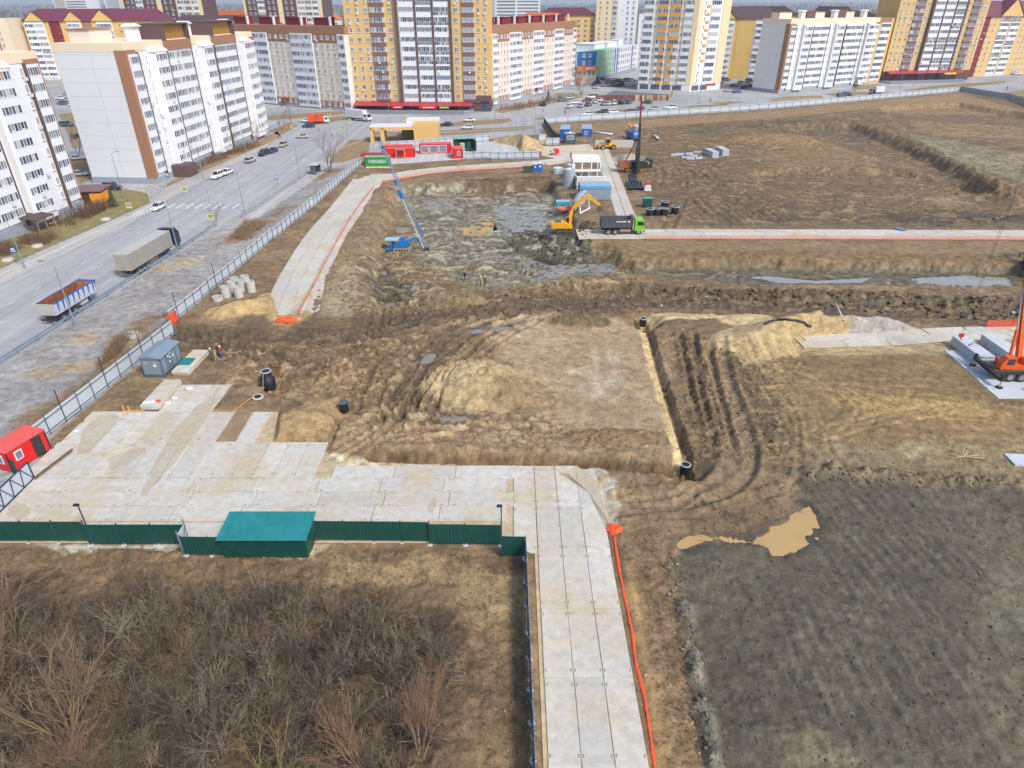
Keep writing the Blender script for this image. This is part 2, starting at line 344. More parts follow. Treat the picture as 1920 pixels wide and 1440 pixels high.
# ------- the haul track
HAUL = smooth_line(GL([(330, 628), (480, 634), (640, 626), (800, 592), (960, 572), (1200, 566), (1500, 575), (1900, 590), (2150, 600)]))
i = sub(HAUL, 9); d, o, r = d_line(X[i], Y[i], HAUL); w = sm(1.25 - d / 5.0 + .5 * n6[i])
kk = (w * .8)[:, None]; tt = sm(.5 + n2[i])[:, None]
COL[i] = COL[i] * (1 - kk) + (A3((98, 80, 60)) * (1 - tt) + A3((82, 68, 52)) * tt) * kk; Z[i] -= .18 * w; WET[i] = np.maximum(WET[i], .3 * w)
for a in (-2.4, -.8, 1.0, 2.6):
    ruts([(p[0] + a * .2, p[1] + a) for p in HAUL], 2.0, .6, .26, (84, 69, 53), k=.8, wob=.5)
for P in ([(1010, 578), (900, 605), (815, 650), (765, 715), (735, 775)], [(980, 600), (880, 625), (800, 675), (760, 745)], [(860, 600), (760, 655), (715, 700), (690, 760)],
          [(1290, 640), (1312, 740), (1338, 840), (1330, 870)],
          [(650, 845), (720, 800), (770, 750)], [(690, 800), (900, 800), (1020, 790)], [(700, 780), (860, 790), (1000, 800)], [(1020, 590), (930, 640), (850, 700), (790, 780)], [(700, 640), (640, 690), (560, 700), (440, 650)], [(1130, 560), (960, 600), (840, 690), (800, 770)], [(340, 640), (460, 655), (600, 650), (720, 640), (860, 605)],
          [(740, 600), (760, 540), (830, 500), (950, 480), (1100, 500)], [(700, 620), (720, 560), (800, 490)]):
    ruts(smooth_line(GL(P, -.2)), 1.9 + .3 * rnd.random(), .62, .3, (92, 76, 58), k=.9)
zone(GL([(1270, 625), (1330, 640), (1365, 800), (1350, 870), (1310, 850), (1290, 740)]), (128, 104, 76), (104, 86, 64), soft=1.5, amp=1.5, scale='2')
zone(GL([(1355, 640), (1400, 660), (1450, 740), (1490, 840), (1440, 870), (1410, 790), (1370, 710)]), (112, 94, 68), (92, 78, 58), soft=1.6, amp=1.5, scale='2')
SW = smooth_line(GL([(1338, 650), (1352, 720), (1380, 800), (1390, 860), (1360, 905), (1290, 932), (1190, 945)])); i = sub(SW, 4); d, o, r = d_line(X[i], Y[i], SW); w = sm(1.4 - d / 1.5 + .3 * n2[i]); kk = (w * .85)[:, None]; tt = sm(.5 + n2[i])[:, None]
COL[i] = COL[i] * (1 - kk) + (A3((156, 130, 98)) * (1 - tt) + A3((138, 114, 86)) * tt) * kk; Z[i] -= .15 * w; AMP[i] *= 1 - .8 * w; WET[i] = np.maximum(WET[i], .3 * w)
lip = np.exp(-((np.abs(o) - 1.9) / .4) ** 2) * (d < 3); Z[i] += .28 * lip * (1 + .6 * n2[i]); wr = np.exp(-((o - 1.5) / .28) ** 2) * sm(.5 + n20[i] + (r > 10)); Z[i] -= .18 * wr; WET[i] = np.maximum(WET[i], .8 * wr); COL[i] *= (1 - .35 * wr)[:, None]
for P in ([(1400, 670), (1470, 770), (1480, 840)], [(1420, 660), (1510, 760), (1535, 830)], [(1480, 690), (1580, 750), (1590, 775), (1560, 800)], [(1500, 690), (1610, 750), (1620, 785), (1570, 810)], [(1540, 815), (1640, 790), (1760, 770)], [(1450, 680), (1540, 720), (1700, 740), (1900, 770)]):
    ruts(smooth_line(GL(P)), 1.9, .5, .07, (184, 154, 106), wet=0, k=.6)
for P in ([(1190, 925), (1320, 905), (1360, 880)], [(1180, 960), (1320, 955), (1420, 925)]): ruts(smooth_line(GL(P)), 1.8, .5, .12, (112, 92, 70), k=.6)
for q in ([(1110, 640), (1120, 640), (1128, 745), (1112, 745)], [(1060, 690), (1110, 684), (1112, 700), (1070, 704)], [(1140, 660), (1158, 660), (1160, 720), (1146, 720)], [(955, 628), (985, 622), (982, 640), (960, 642)]): zone(GL(q), (206, 188, 158), (186, 164, 134), soft=1.2, edge=.5, k=.75)
for P in ([(1220, 345), (1285, 320), (1300, 365), (1330, 400)], [(1200, 290), (1240, 300), (1270, 310), (1420, 300), (1600, 295)], [(1240, 260), (1400, 235), (1560, 228)], [(1205, 250), (1260, 240), (1440, 225)],
          [(1250, 430), (1290, 350), (1330, 310)], [(1400, 400), (1340, 350), (1300, 320)], [(1450, 410), (1380, 360), (1330, 330)], [(1210, 300), (1235, 320), (1230, 345)]):
    ruts(smooth_line(GL(P)), 2.2, .8, .18, (94, 76, 56), k=.7)
scrape(GL([(1290, 310), (1330, 360), (1400, 420)]), 12, 11, (84, 70, 52), k=.7, depth=.16)
scrape(GL([(1380, 350), (1480, 400), (1560, 425)]), 12, 11, (84, 70, 52), k=.7, depth=.16)
scrape(GL([(1500, 370), (1650, 400), (1800, 425)]), 14, 12, (78, 68, 52), k=.7, depth=.16)
zone(GL([(1660, 398), (1760, 392), (1920, 402), (1930, 418), (1700, 418)]), (78, 70, 56), (96, 82, 62), soft=2.5, k=.8)
zone(GL([(1740, 362), (1800, 358), (1830, 372), (1750, 374)]), (178, 160, 126), (160, 140, 108), soft=2.5, k=.7)
zone(GL([(1290, 240), (1440, 226), (1560, 224), (1560, 232), (1440, 238), (1300, 250)]), (92, 78, 60), (108, 90, 66), soft=2.5, k=.7)
scrape(GL([(1440, 310), (1700, 330), (1920, 380)]), 16, 9, (116, 96, 70), k=.4, depth=.1)
scrape(GL([(1760, 240), (1850, 280), (1980, 330)]), 16, 9, (150, 136, 110), k=.5, depth=.1)
scrape(GL([(800, 380), (850, 420), (960, 470), (1060, 520)], -2.2), 9, 9, (104, 96, 78), k=.55, depth=.14)
scrape(GL([(860, 370), (960, 420), (1040, 430)], -2.2), 8, 8, (178, 168, 146), k=.45, depth=.1)
scrape(GL([(780, 400), (800, 450), (900, 500), (1100, 505)], -2.2), 8, 9, (92, 84, 66), k=.5, depth=.12)
scrape(GL([(1150, 520), (1500, 530), (1900, 545)], -1.4), 4, 6, (96, 84, 64), k=.4, depth=.06)
scrape(GL([(1300, 560), (1600, 570), (1920, 600)]), 7, 8, (92, 76, 56), k=.4, depth=.08)
scrape(GL([(1300, 900), (1400, 1150), (1500, 1440)]), 20, 34, (78, 73, 62), k=.28, depth=.03)
scrape(GL([(1500, 900), (1720, 1150), (1900, 1440)]), 16, 30, (132, 124, 104), k=.28, depth=.03)
scrape(GL([(1640, 900), (1800, 1100), (1980, 1300)]), 14, 26, (78, 73, 62), k=.28, depth=.03)
scrape(GL([(760, 800), (960, 830), (1200, 845)]), 4, 6, (128, 104, 78), k=.4, depth=.08)
# ------- churned mud: curling smears of dark slurry and pale clay
def swirl(P, dark, pale, k=.75, s=3.2, depth=.14, soft=4, wet=.5, seed=0):
    i = sub(P, soft + 2); x, y = X[i], Y[i]; w = sm(.5 - sd_poly(x, y, P) / soft + .3 * n6[i])
    a = x / s + 1.6 * fbm(x / 9 + seed, y / 9, 2); b = y / (s * .55) + 1.6 * fbm(x / 9, y / 9 + 5 + seed, 2); q = fbm(a, b, 4); r_ = 1 - np.abs(q) * 3.2; dk = sm((r_ - .35) / .5) * w; pl = sm((q - .16) / .22) * w
    kk = (dk * k)[:, None]; COL[i] = COL[i] * (1 - kk) + A3(dark) * kk; kk = (pl * k * .8)[:, None]; COL[i] = COL[i] * (1 - kk) + A3(pale) * kk
    Z[i] += depth * (.5 * pl - dk); WET[i] = np.maximum(WET[i], w * wet * np.maximum(pl, .4))
swirl(GL([(760, 362), (1030, 352), (1050, 400), (1080, 440), (1150, 500), (1000, 535), (860, 520), (770, 470)], -2.2), (92, 82, 62), (192, 182, 160), .8, 3.6, .16, 4, .8)
swirl(GL([(620, 560), (700, 450), (780, 470), (960, 530), (1180, 520), (1180, 560), (900, 590), (640, 600)], -1.2), (96, 80, 58), (186, 164, 126), .7, 3.0, .16, 4, .3, 3)
swirl(GL([(420, 640), (760, 630), (900, 660), (1000, 780), (760, 800), (620, 790), (420, 720)]), (100, 80, 58), (190, 164, 124), .6, 2.2, .12, 3, .15, 7)
swirl(GL([(640, 780), (1000, 780), (1240, 840), (900, 850), (640, 845)]), (104, 84, 62), (198, 174, 136), .6, 1.8, .1, 2, .2, 9)
swirl(GL([(1200, 540), (1930, 550), (1930, 600), (1200, 575)]), (78, 64, 48), (150, 126, 92), .6, 2.4, .12, 2, .2, 12); swirl(GL([(1160, 500), (1920, 512), (1920, 545), (1170, 525)], -1.5), (84, 72, 54), (158, 144, 116), .6, 3, .08, 2, .6, 14)
swirl(GL([(1270, 620), (1500, 680), (1500, 860), (1300, 870)]), (96, 78, 56), (170, 146, 106), .55, 1.8, .12, 2, .15, 16); swirl(GL([(1200, 240), (1800, 190), (1930, 230), (1930, 420), (1240, 420)]), (92, 74, 52), (172, 144, 104), .5, 6, .12, 6, .1, 18)
for P in ([(1010, 576), (900, 605), (815, 652), (768, 715), (738, 780)], [(985, 596), (880, 628), (805, 678), (765, 750)], [(340, 636), (480, 640), (640, 632), (800, 598), (960, 576), (1200, 566)], [(350, 650), (470, 660), (600, 655), (740, 632)], [(1318, 650), (1336, 750), (1356, 830), (1350, 870), (1300, 905)]): ruts(smooth_line(GL(P)), 2.1, .75, .34, (82, 67, 50), k=.95, wet=.45, wob=.35)
# ------- upper right banks
dig(GL([(1650, 206), (1800, 199), (1880, 216), (2100, 236), (2100, 268), (1800, 262), (1700, 252)], -1.5), 2.0, 3.5)
ridge(GL([(1440, 236), (1600, 236), (1700, 268), (1900, 368)]), 5, 1.6, (124, 102, 74), rough=.5)
dig(GL([(1420, 326), (1560, 322), (1690, 326), (1800, 345), (2100, 420), (1500, 382), (1420, 360)], -1), 1.4, 2.5)
dig(GL([(1430, 238), (1600, 245), (1680, 275), (1860, 366), (1700, 320), (1500, 262)], -1), 1.3, 3)
# ------- heaps
mound(905, 724, 8, 6, 2.3, (192, 168, 128), (166, 140, 104), amp=1.5); mound(985, 748, 4, 3, .7, (160, 134, 100), (140, 116, 86), amp=1.6)
mound(640, 690, 5, 4, .8, amp=2); mound(560, 665, 5, 4, .7, amp=1.8); mound(850, 560, 6, 4, 1.2, (150, 128, 94), (126, 106, 78), amp=1.8)
mound(545, 805, 4.5, 4.2, 1.2, (172, 142, 100), (150, 122, 86), amp=.8); mound(600, 775, 3.5, 3.5, .6, (166, 136, 96), amp=.8)
mound(1085, 603, 5, 3, .7, (132, 110, 80), (112, 94, 70), amp=2); mound(1150, 820, 7, 2, .7, (150, 122, 90), (130, 106, 78), amp=1.6)
for q in ((470, 578, 4.6, 3.6, 1.5), (520, 560, 4, 3.5, 1.1), (425, 585, 3.5, 3, .8), (540, 590, 3.5, 3.5, .5)): mound(*q, (196, 164, 116), (184, 150, 104), sharp=2, rough=.15, amp=.15)
for q in ((1420, 642, 7, 5, 1.6), (1530, 618, 7, 4, 2.6), (1470, 628, 7, 4.5, 2.0), (1400, 600, 5, 2.5, .7), (1300, 592, 7, 1.5, .4), (1240, 594, 3, 1.5, .4), (1590, 640, 5, 3, .6)): mound(*q, (204, 180, 138), (190, 164, 122), sharp=2, rough=.12, amp=.08)
mound(1645, 626, 7, 4.2, 3.0, (180, 170, 164), (164, 154, 148), sharp=2, rough=.12, amp=.1)
for q in ((945, 272, 15, 9, 3.6), (920, 280, 9, 7, 2.2), (985, 278, 10, 8, 2.4)): mound(*q, (200, 174, 132), (184, 156, 114), sharp=2, rough=.2, amp=.2)
mound(1180, 302, 6, 9, 2.2, (190, 178, 160), (178, 164, 146), sharp=2, rough=.12, amp=.15)
zone(GL([(1360, 655), (1420, 600), (1560, 600), (1600, 640), (1560, 668), (1400, 680)]), (196, 168, 122), (176, 148, 106), soft=2.5, amp=.2)
zone(GL([(1540, 630), (1930, 612), (1930, 660), (1530, 668)]), (190, 166, 124), (176, 150, 110), soft=1.5, amp=.1, edge=.4)
mound(1450, 262, 22, 9, 1.6, (150, 120, 84), (132, 104, 72)); mound(1100, 262, 10, 6, .8)
# ------- pipe trenches: sand bed beside a dark drop
TR1 = GL([(1208, 606), (1222, 660), (1245, 740), (1268, 810), (1283, 858)]); i = sub(TR1, 4); d, o, r = d_line(X[i], Y[i], TR1)
q = o + .12 * n2[i] + .08 * n05[i]; ins = sm((1.0 - np.abs(q)) / .22) * (d < 3); Z[i] -= ins * (1.15 - .75 * sm((.25 - q) / .35))
kk = (sm((.32 - q) / .25) * sm((q + 1.0) / .3) * (d < 3))[:, None]; COL[i] = COL[i] * (1 - kk) + A3((208, 180, 130)) * kk; AMP[i] *= 1 - .8 * kk[:, 0]
TR2 = GL([(700, 856), (800, 858), (960, 864), (1100, 868), (1230, 878), (1285, 872)]); i = sub(TR2, 5); d, o, r = d_line(X[i], Y[i], TR2)
Z[i] -= 1.4 * sm((.85 - d + .3 * n2[i] + .15 * n05[i]) / .3); kk = sm((1.05 - d + .2 * n2[i]) / .3)[:, None] * .9; COL[i] = COL[i] * (1 - kk) + A3((112, 86, 58)) * kk; AMP[i] *= 1 - .6 * kk[:, 0]
zone(GL([(598, 846), (700, 862), (1040, 872), (1060, 880), (600, 878)]), (186, 160, 116), (206, 194, 170), soft=.7, amp=.4, edge=.4, scale='2')
zone(GL([(1040, 868), (1125, 868), (1152, 905), (1150, 985), (1132, 960), (1120, 900)]), (206, 198, 182), (180, 158, 124), soft=1.0, amp=.3, edge=.6, scale='2')
ridge(GL([(720, 840), (900, 846), (1100, 850), (1240, 856)]), 1.6, .5, (150, 124, 92), rough=.8)
TR3 = GL([(640, 775), (628, 800), (612, 838)]); i = sub(TR3, 3); d, o, r = d_line(X[i], Y[i], TR3); Z[i] -= .9 * sm((.45 - d + .15 * n2[i]) / .25)
TR4 = GL([(1215, 592), (1320, 588), (1410, 585)]); i = sub(TR4, 3); d, o, r = d_line(X[i], Y[i], TR4); Z[i] -= .35 * sm(1.6 - d / .8)
for q in ((1205, 600, 2.2, 1.5), (1287, 874, 1.9, 1.5), (503, 716, 2.4, 1.1), (645, 768, 1.6, .8)):
    x, y = G(q[0], q[1]); rr = np.hypot(X - x, Y - y); Z -= q[3] * sm(1.6 - rr / q[2] + .2 * n2)
# ------- clods, crumbs, lumps
site = sm(.5 - (sd_poly(X, Y, SOIL)) / 1.0)
LOD = np.clip(1.2 - Y / 260, .25, 1)
n03 = fbm(X / .38 + 11, Y / .38, 2) * np.clip(1.3 - Y / 90, 0, 1)
clod = np.maximum(0, n2) * .16 + n05 * .11 + n03 * .07 + np.maximum(0, fbm(X / .9 + 3, Y / .9, 2)) ** 2 * .25 + n6 * .16 + n20 * .18
Z += np.where(NEAR, AMP * clod * np.clip(LOD + .3, 0, 1), 0)
flat = (1 - np.clip(AMP, 0, 1))
# ------- pads: keep roads, yards and town level
PADS = []
def pad(P, z=-.14, soft=.5):
    i = sub(P, soft + 1); w = sm(.5 - sd_poly(X[i], Y[i], P) / soft + .5); Z[i] = Z[i] * (1 - w) + z * w
pad([(2.0, 10), (2.0, 42), (-50, 42), (-50, 43), (-47, 53), (-46.5, 63.5), (-39.5, 63.5), (-39.5, 69.5), (-33.5, 69.5), (-34.5, 63.5), (-26.5, 63.5), (-25, 57.4), (-19.5, 57.4), (-18.8, 53.4), (6.5, 53.4), (8.6, 50), (8.7, 10)], -.16, .8)
pad([(-46, 67), (-36.5, 67), (-36.5, 79), (-44, 79)], -.05, 1.0)
LANE = GL([(562, 592), (528, 592), (512, 548), (540, 490), (558, 450), (600, 398), (657, 347), (703, 347), (655, 425), (612, 500)]); pad(LANE, -.14, 1.2)
NORTH = GL([(665, 352), (705, 352), (860, 333), (1030, 318), (1080, 330), (1085, 285), (1010, 290), (700, 325)]); pad(NORTH, -.14, 1.5)
NYARD = [(-43, 192), (-8, 205), (2, 207), (2, 222), (-12, 236), (-39, 221)]; pad(NYARD, -.1, 1.5)
WASH = [(14, 140), (27, 140), (31, 214), (24, 228), (10, 226), (10, 190)]; pad(WASH, -.1, 2)
i = np.nonzero(np.hypot(X - 11, Y - 131.6) < 6)[0]; w = sm(1.6 - np.hypot(X[i] - 11, Y[i] - 131.6) / 3.6); Z[i] = Z[i] * (1 - w) - .35 * w
MID = [(14, 126), (14, 133), (120, 134), (120, 126)]; pad(MID, -.14, 1.2)
STRIP = [(38, 78.5), (58, 78.5), (57, 66), (80, 66), (80, 86), (60, 85), (38, 82.5)]; pad(STRIP, -.14, .8)
CITY = [(-400, 20), (-61.5, 20), (-65.5, 74), (-61, 132), (-57, 181), (-54, 219), (-47, 238), (-5, 250), (11.5, 258), (12.2, 270.5), (111, 310), (232, 375.5), (330, 390), (1200, 390), (1200, 700), (-1200, 700), (-1200, 20)]
pad(CITY, -.05, 1.0)
# ------- puddles
PUD = []
def puddle(pts, zw, kind, sink=.10, streak=0.0):
    P = GL(pts, zw); i = sub(P, 3); d = sd_poly(X[i], Y[i], P); d = np.maximum(d, -.8) if streak > 1 else d; d = d + .45 * n2[i] + .2 * n05[i] + .6 * n6[i] + streak * (.1 + 2.4 * fbm(X[i] / 1.5 - Y[i] / 3.0, X[i] / 7.0 + Y[i] / 1.8, 4))
    zi = np.where(d < 0, zw - sink * np.clip(-d / .6, 0, 1) + .03 * n05[i], np.maximum(Z[i], zw + .02 + .06 * np.clip(d, 0, 1)))
    Z[i] = np.where(d < 2.2, zi, Z[i]); WET[i] = np.maximum(WET[i], .7 * sm(1 - d / 1.4)); COL[i] *= (1 - .3 * sm(1 - d / 1.3))[:, None]; PUD.append((P, zw, kind))
puddle([(1272, 1022), (1310, 1004), (1370, 1002), (1440, 990), (1490, 962), (1512, 952), (1526, 985), (1522, 1006), (1480, 1045), (1440, 1040), (1410, 1018), (1330, 1016), (1290, 1030)], -.02, 'ochre', .1, .1)
puddle([(1362, 966), (1398, 972), (1396, 980), (1360, 976)], .0, 'ochre', .06)
puddle([(1410, 520), (1440, 518), (1520, 526), (1640, 520), (1610, 530), (1520, 532), (1430, 530)], -1.5, 'sky')
puddle([(1700, 522), (1790, 516), (1890, 520), (1893, 534), (1800, 538), (1730, 532)], -1.5, 'sky', .1, .35)
puddle([(1415, 532), (1432, 532), (1436, 548), (1412, 552)], -1.5, 'sky')
puddle([(925, 392), (960, 386), (1005, 398), (1024, 412), (1018, 432), (960, 442), (925, 440), (935, 415)], -2.25, 'grey', .08, 2.4)
puddle([(862, 428), (890, 420), (925, 416), (928, 434), (900, 442), (875, 440)], -2.25, 'ochre', .05, 1.4)
puddle([(742, 428), (768, 426), (770, 434), (745, 438)], -1.9, 'grey')
puddle([(715, 505), (728, 500), (726, 514), (710, 516)], -2.6, 'grey'); puddle([(775, 536), (786, 536), (782, 546), (770, 545)], -2.6, 'grey')
puddle([(715, 570), (750, 566), (745, 586), (722, 588)], -2.0, 'grey'); puddle([(805, 784), (870, 782), (882, 790), (830, 792)], -.1, 'grey', .06)
puddle([(795, 665), (815, 662), (808, 680), (790, 682)], -.05, 'grey'); puddle([(1020, 500), (1150, 495), (1180, 514), (1080, 512), (1010, 530)], -1.7, 'grey', .05, 1.5)
puddle([(960, 490), (1000, 488), (1040, 500), (980, 500)], -2.2, 'grey', .05); pass
puddle([(875, 620), (960, 612), (962, 620), (880, 628)], -.05, 'grey', .04); puddle([(790, 375), (850, 372), (860, 392), (800, 396)], -2.2, 'grey', .05, 1.2)
Z += np.where(Y > 900, sm((Y - 900) / 9000) * (14 + 22 * fbm(X / 2600 + 4, Y / 2600, 3) + 22 * sm(X / 5000)), 0)
# speckle of small stones and straw in the colour of the ground itself
sp = np.random.RandomState(3).rand(NV)
COL *= (1 + .10 * n05[:, None] * (site[:, None] * .8 + .2)); COL *= (1 + .16 * n2[:, None] * site[:, None]); COL *= (1 + .10 * n20[:, None]); COL *= (1 + .16 * n6[:, None] * site[:, None])
st = fbm(X / 5 + Y / 14, Y / 2.2 - X / 30, 3); COL *= (1 + .22 * (st * site * sm((Y - 100) / 60))[:, None])
COL[(sp > .998) & (site > .5) & (Y < 140)] *= 1.3
grey = COL.mean(1, keepdims=True); COL = COL * .96 + grey * .04; COL[site > .5] *= np.array([.97, .99, .94])
COL = COL.clip(.01, .9)
ZG = Z.reshape(NR, NC)
def zt(x, y):                              # terrain height under a point
    r = min(max(np.searchsorted(ys, y) - 1, 0), NR - 2); f = (y - ys[r]) / (ys[r + 1] - ys[r])
    u = (x / (HW[r] * (1 - f) + HW[r + 1] * f) + 1) / 2 * (NC - 1); c = min(max(int(u), 0), NC - 2); g = min(max(u - c, 0), 1)
    return float((ZG[r, c] * (1 - g) + ZG[r, c + 1] * g) * (1 - f) + (ZG[r + 1, c] * (1 - g) + ZG[r + 1, c + 1] * g) * f)
def ct(x, y):                              # soil colour under a point
    r = min(max(np.searchsorted(ys, y) - 1, 0), NR - 2); c = int(np.clip((x / HW[r] + 1) / 2 * (NC - 1), 0, NC - 1)); return COL[r * NC + c]
def GT(px, py, n=4):                       # pixel -> point on the terrain
    z = 6.0
    while z > -5:
        x, y = G(px, py, z); h = zt(x, y)
        if z <= h: return (x, y, h)
        z -= .03
    return (x, y, h)
def terrain_material():
    m = bpy.data.materials.new('site_soil'); m.use_nodes = True; nt = m.node_tree; N = nt.nodes; L = nt.links; b = N['Principled BSDF']
    at = N.new('ShaderNodeAttribute'); at.attribute_name = 'soil'; aw = N.new('ShaderNodeAttribute'); aw.attribute_name = 'wet'
    tc = N.new('ShaderNodeTexCoord')
    def noise(s, d, r=.6):
        n = N.new('ShaderNodeTexNoise'); n.inputs['Scale'].default_value = s; n.inputs['Detail'].default_value = d; n.inputs['Roughness'].default_value = r; L.new(tc.outputs['Object'], n.inputs['Vector']); return n.outputs[0]
    a = noise(.9, 8, .7); c = noise(6, 4, .7)
    r1 = N.new('ShaderNodeMapRange'); r1.inputs[1].default_value = .3; r1.inputs[2].default_value = .7; r1.inputs[3].default_value = .52; r1.inputs[4].default_value = 1.46; L.new(a, r1.inputs[0])
    r2 = N.new('ShaderNodeMapRange'); r2.inputs[1].default_value = .3; r2.inputs[2].default_value = .7; r2.inputs[3].default_value = .70; r2.inputs[4].default_value = 1.3; L.new(c, r2.inputs[0])
    mu = N.new('ShaderNodeMath'); mu.operation = 'MULTIPLY'; L.new(r1.outputs[0], mu.inputs[0]); L.new(r2.outputs[0], mu.inputs[1])
    vm = N.new('ShaderNodeVectorMath'); vm.operation = 'SCALE'; L.new(at.outputs['Color'], vm.inputs[0]); L.new(mu.outputs[0], vm.inputs['Scale'])
    L.new(vm.outputs[0], b.inputs['Base Color'])
    rr = N.new('ShaderNodeMapRange'); rr.inputs[1].default_value = 0; rr.inputs[2].default_value = .8; rr.inputs[3].default_value = .92; rr.inputs[4].default_value = .22
    wn = N.new('ShaderNodeMath'); wn.operation = 'MULTIPLY'; L.new(aw.outputs['Fac'], wn.inputs[0]); L.new(r1.outputs[0], wn.inputs[1]); L.new(wn.outputs[0], rr.inputs[0]); L.new(rr.outputs[0], b.inputs['Roughness'])
    bp = N.new('ShaderNodeBump'); bp.inputs['Strength'].default_value = .5; bp.inputs['Distance'].default_value = .14
    L.new(noise(2.2, 8, .72), bp.inputs['Height']); L.new(bp.outputs[0], b.inputs['Normal'])
    b.inputs['Specular IOR Level'].default_value = .4
    return m
def build_terrain():
    me = bpy.data.meshes.new('ground'); me.vertices.add(NV); me.vertices.foreach_set('co', np.stack([X, Y, Z], 1).astype(np.float32).ravel())
    idx = np.arange(NR * NC).reshape(NR, NC); q = np.stack([idx[:-1, :-1], idx[:-1, 1:], idx[1:, 1:], idx[1:, :-1]], -1).reshape(-1, 4)
    nf = len(q); me.loops.add(nf * 4); me.loops.foreach_set('vertex_index', q.ravel().astype(np.int32)); me.polygons.add(nf)
    me.polygons.foreach_set('loop_start', np.arange(0, nf * 4, 4, dtype=np.int32))
    me.update(calc_edges=True)
    ca = me.attributes.new('soil', 'FLOAT_COLOR', 'POINT'); ca.data.foreach_set('color', np.concatenate([COL, np.ones((NV, 1))], 1).astype(np.float32).ravel())
    wa = me.attributes.new('wet', 'FLOAT', 'POINT'); wa.data.foreach_set('value', WET.astype(np.float32))
    me.polygons.foreach_set('use_smooth', np.ones(nf, bool))
    me.materials.append(terrain_material()); o = bpy.data.objects.new('ground', me); C.objects.link(o); o['kind'] = 'structure'
    return o
build_terrain()
def water_mat(name, col, rough, spec=.5):
    m = mat(name, col, rough, var=.08, scale=.4, spec=spec); return m
WATER = {'ochre': water_mat('ochre_water', lin(190, 156, 100), .08, .8), 'sky': water_mat('still_water', lin(152, 148, 140), .06, .8), 'grey': water_mat('clay_water', lin(142, 134, 120), .09, .8)}
for P, zw, kind in PUD:
    c = np.mean(P, 0); Q = []
    for p in P:
        v = np.array(p) - c; l = np.hypot(*v); Q.append(tuple(c + v * (l + .8) / l))
    b = MB(); n = len(Q); b.add([(x, y, zw) for x, y in Q], [tuple(range(n))], WATER[kind]); o = b.build('puddle'); o['kind'] = 'structure'
# ---------------------------------------------------------------- streets, kerbs, lawns
def sheet(name, P, z, m, kind='structure'):
    b = MB(); n = len(P); a = sum(P[i][0] * P[(i + 1) % n][1] - P[(i + 1) % n][0] * P[i][1] for i in range(n))
    if a < 0: P = P[::-1]
    b.add([(x, y, z) for x, y in P], [tuple(range(n))], m); o = b.build(name); o['kind'] = kind; return o
def asphalt_mat(name, rgb, streak=True):
    m = mat(name, rgb, .85, var=.06, scale=.12, dirt=.0, bump=.15); nt = m.node_tree; N = nt.nodes; L = nt.links; b = N['Principled BSDF']
    src = b.inputs['Base Color'].links[0].from_socket
    tc = N.new('ShaderNodeTexCoord'); mp = N.new('ShaderNodeMapping'); mp.inputs['Scale'].default_value = (.55, .012, 1); mp.inputs['Rotation'].default_value = (0, 0, R(2)); L.new(tc.outputs['Object'], mp.inputs[0])
    n = N.new('ShaderNodeTexNoise'); n.inputs['Scale'].default_value = 1; n.inputs['Detail'].default_value = 6; L.new(mp.outputs[0], n.inputs[0])
    r = N.new('ShaderNodeMapRange'); r.inputs[1].default_value = .35; r.inputs[2].default_value = .7; r.inputs[3].default_value = .86; r.inputs[4].default_value = 1.14; L.new(n.outputs[0], r.inputs[0])
    n2_ = N.new('ShaderNodeTexNoise'); n2_.inputs['Scale'].default_value = .5; n2_.inputs['Detail'].default_value = 9; n2_.inputs['Roughness'].default_value = .7; L.new(tc.outputs['Object'], n2_.inputs[0])
    r2 = N.new('ShaderNodeMapRange'); r2.inputs[1].default_value = .3; r2.inputs[2].default_value = .7; r2.inputs[3].default_value = .88; r2.inputs[4].default_value = 1.1; L.new(n2_.outputs[0], r2.inputs[0])
    k = N.new('ShaderNodeMath'); k.operation = 'MULTIPLY'; L.new(r.outputs[0], k.inputs[0]); L.new(r2.outputs[0], k.inputs[1])
    v = N.new('ShaderNodeVectorMath'); v.operation = 'SCALE'; L.new(src, v.inputs[0]); L.new(k.outputs[0], v.inputs['Scale']); L.new(v.outputs[0], b.inputs['Base Color'])
    return m
M_ASPH = asphalt_mat('worn_asphalt', lin(166, 166, 168)); M_WALK = asphalt_mat('footpath_asphalt', lin(178, 174, 170)); M_LINE = mat('road_paint', lin(222, 222, 220), .7, var=.15, scale=2, dirt=.5, dirtcol=lin(165, 165, 165))
M_KERB = mat('kerb_stone', lin(188, 186, 182), .85, dirt=.3, scale=1)
M_GRASS = mat('spring_lawn', lin(132, 124, 78), .95, var=.3, scale=.35, dirt=.8, dirtcol=lin(150, 124, 86), bump=.6)
M_DEAD = mat('dead_grass', lin(150, 126, 90), .95, var=.25, scale=.4, dirt=.6, dirtcol=lin(118, 104, 82), bump=.6)
ROAD = [(-88, 40), (-83.8, 100), (-81.0, 128), (-79.6, 133), (-80.5, 161), (-78.2, 209), (-79.6, 236), (-92, 262), (-135, 300), (-128, 318), (-84, 276), (-54, 280), (-13, 286), (9, 293), (60, 318), (118, 348), (238, 402), (420, 470), (430, 448), (240, 382), (112, 315), (13.5, 273.5), (11, 262), (8, 259), (-47.5, 242.5), (-54, 220), (-56.8, 181), (-60.5, 132), (-64.9, 73.6), (-67, 40)]
sheet('road', ROAD, .0, M_ASPH)
WALK = [(-88.4, 40), (-84.2, 100), (-81.4, 128), (-80.0, 133), (-80.9, 161), (-78.6, 209), (-80, 236), (-84, 238), (-83, 205), (-85.2, 161), (-83.8, 151), (-86.6, 122), (-89.2, 100), (-93, 40)]
sheet('pavement', WALK, .012, M_WALK)
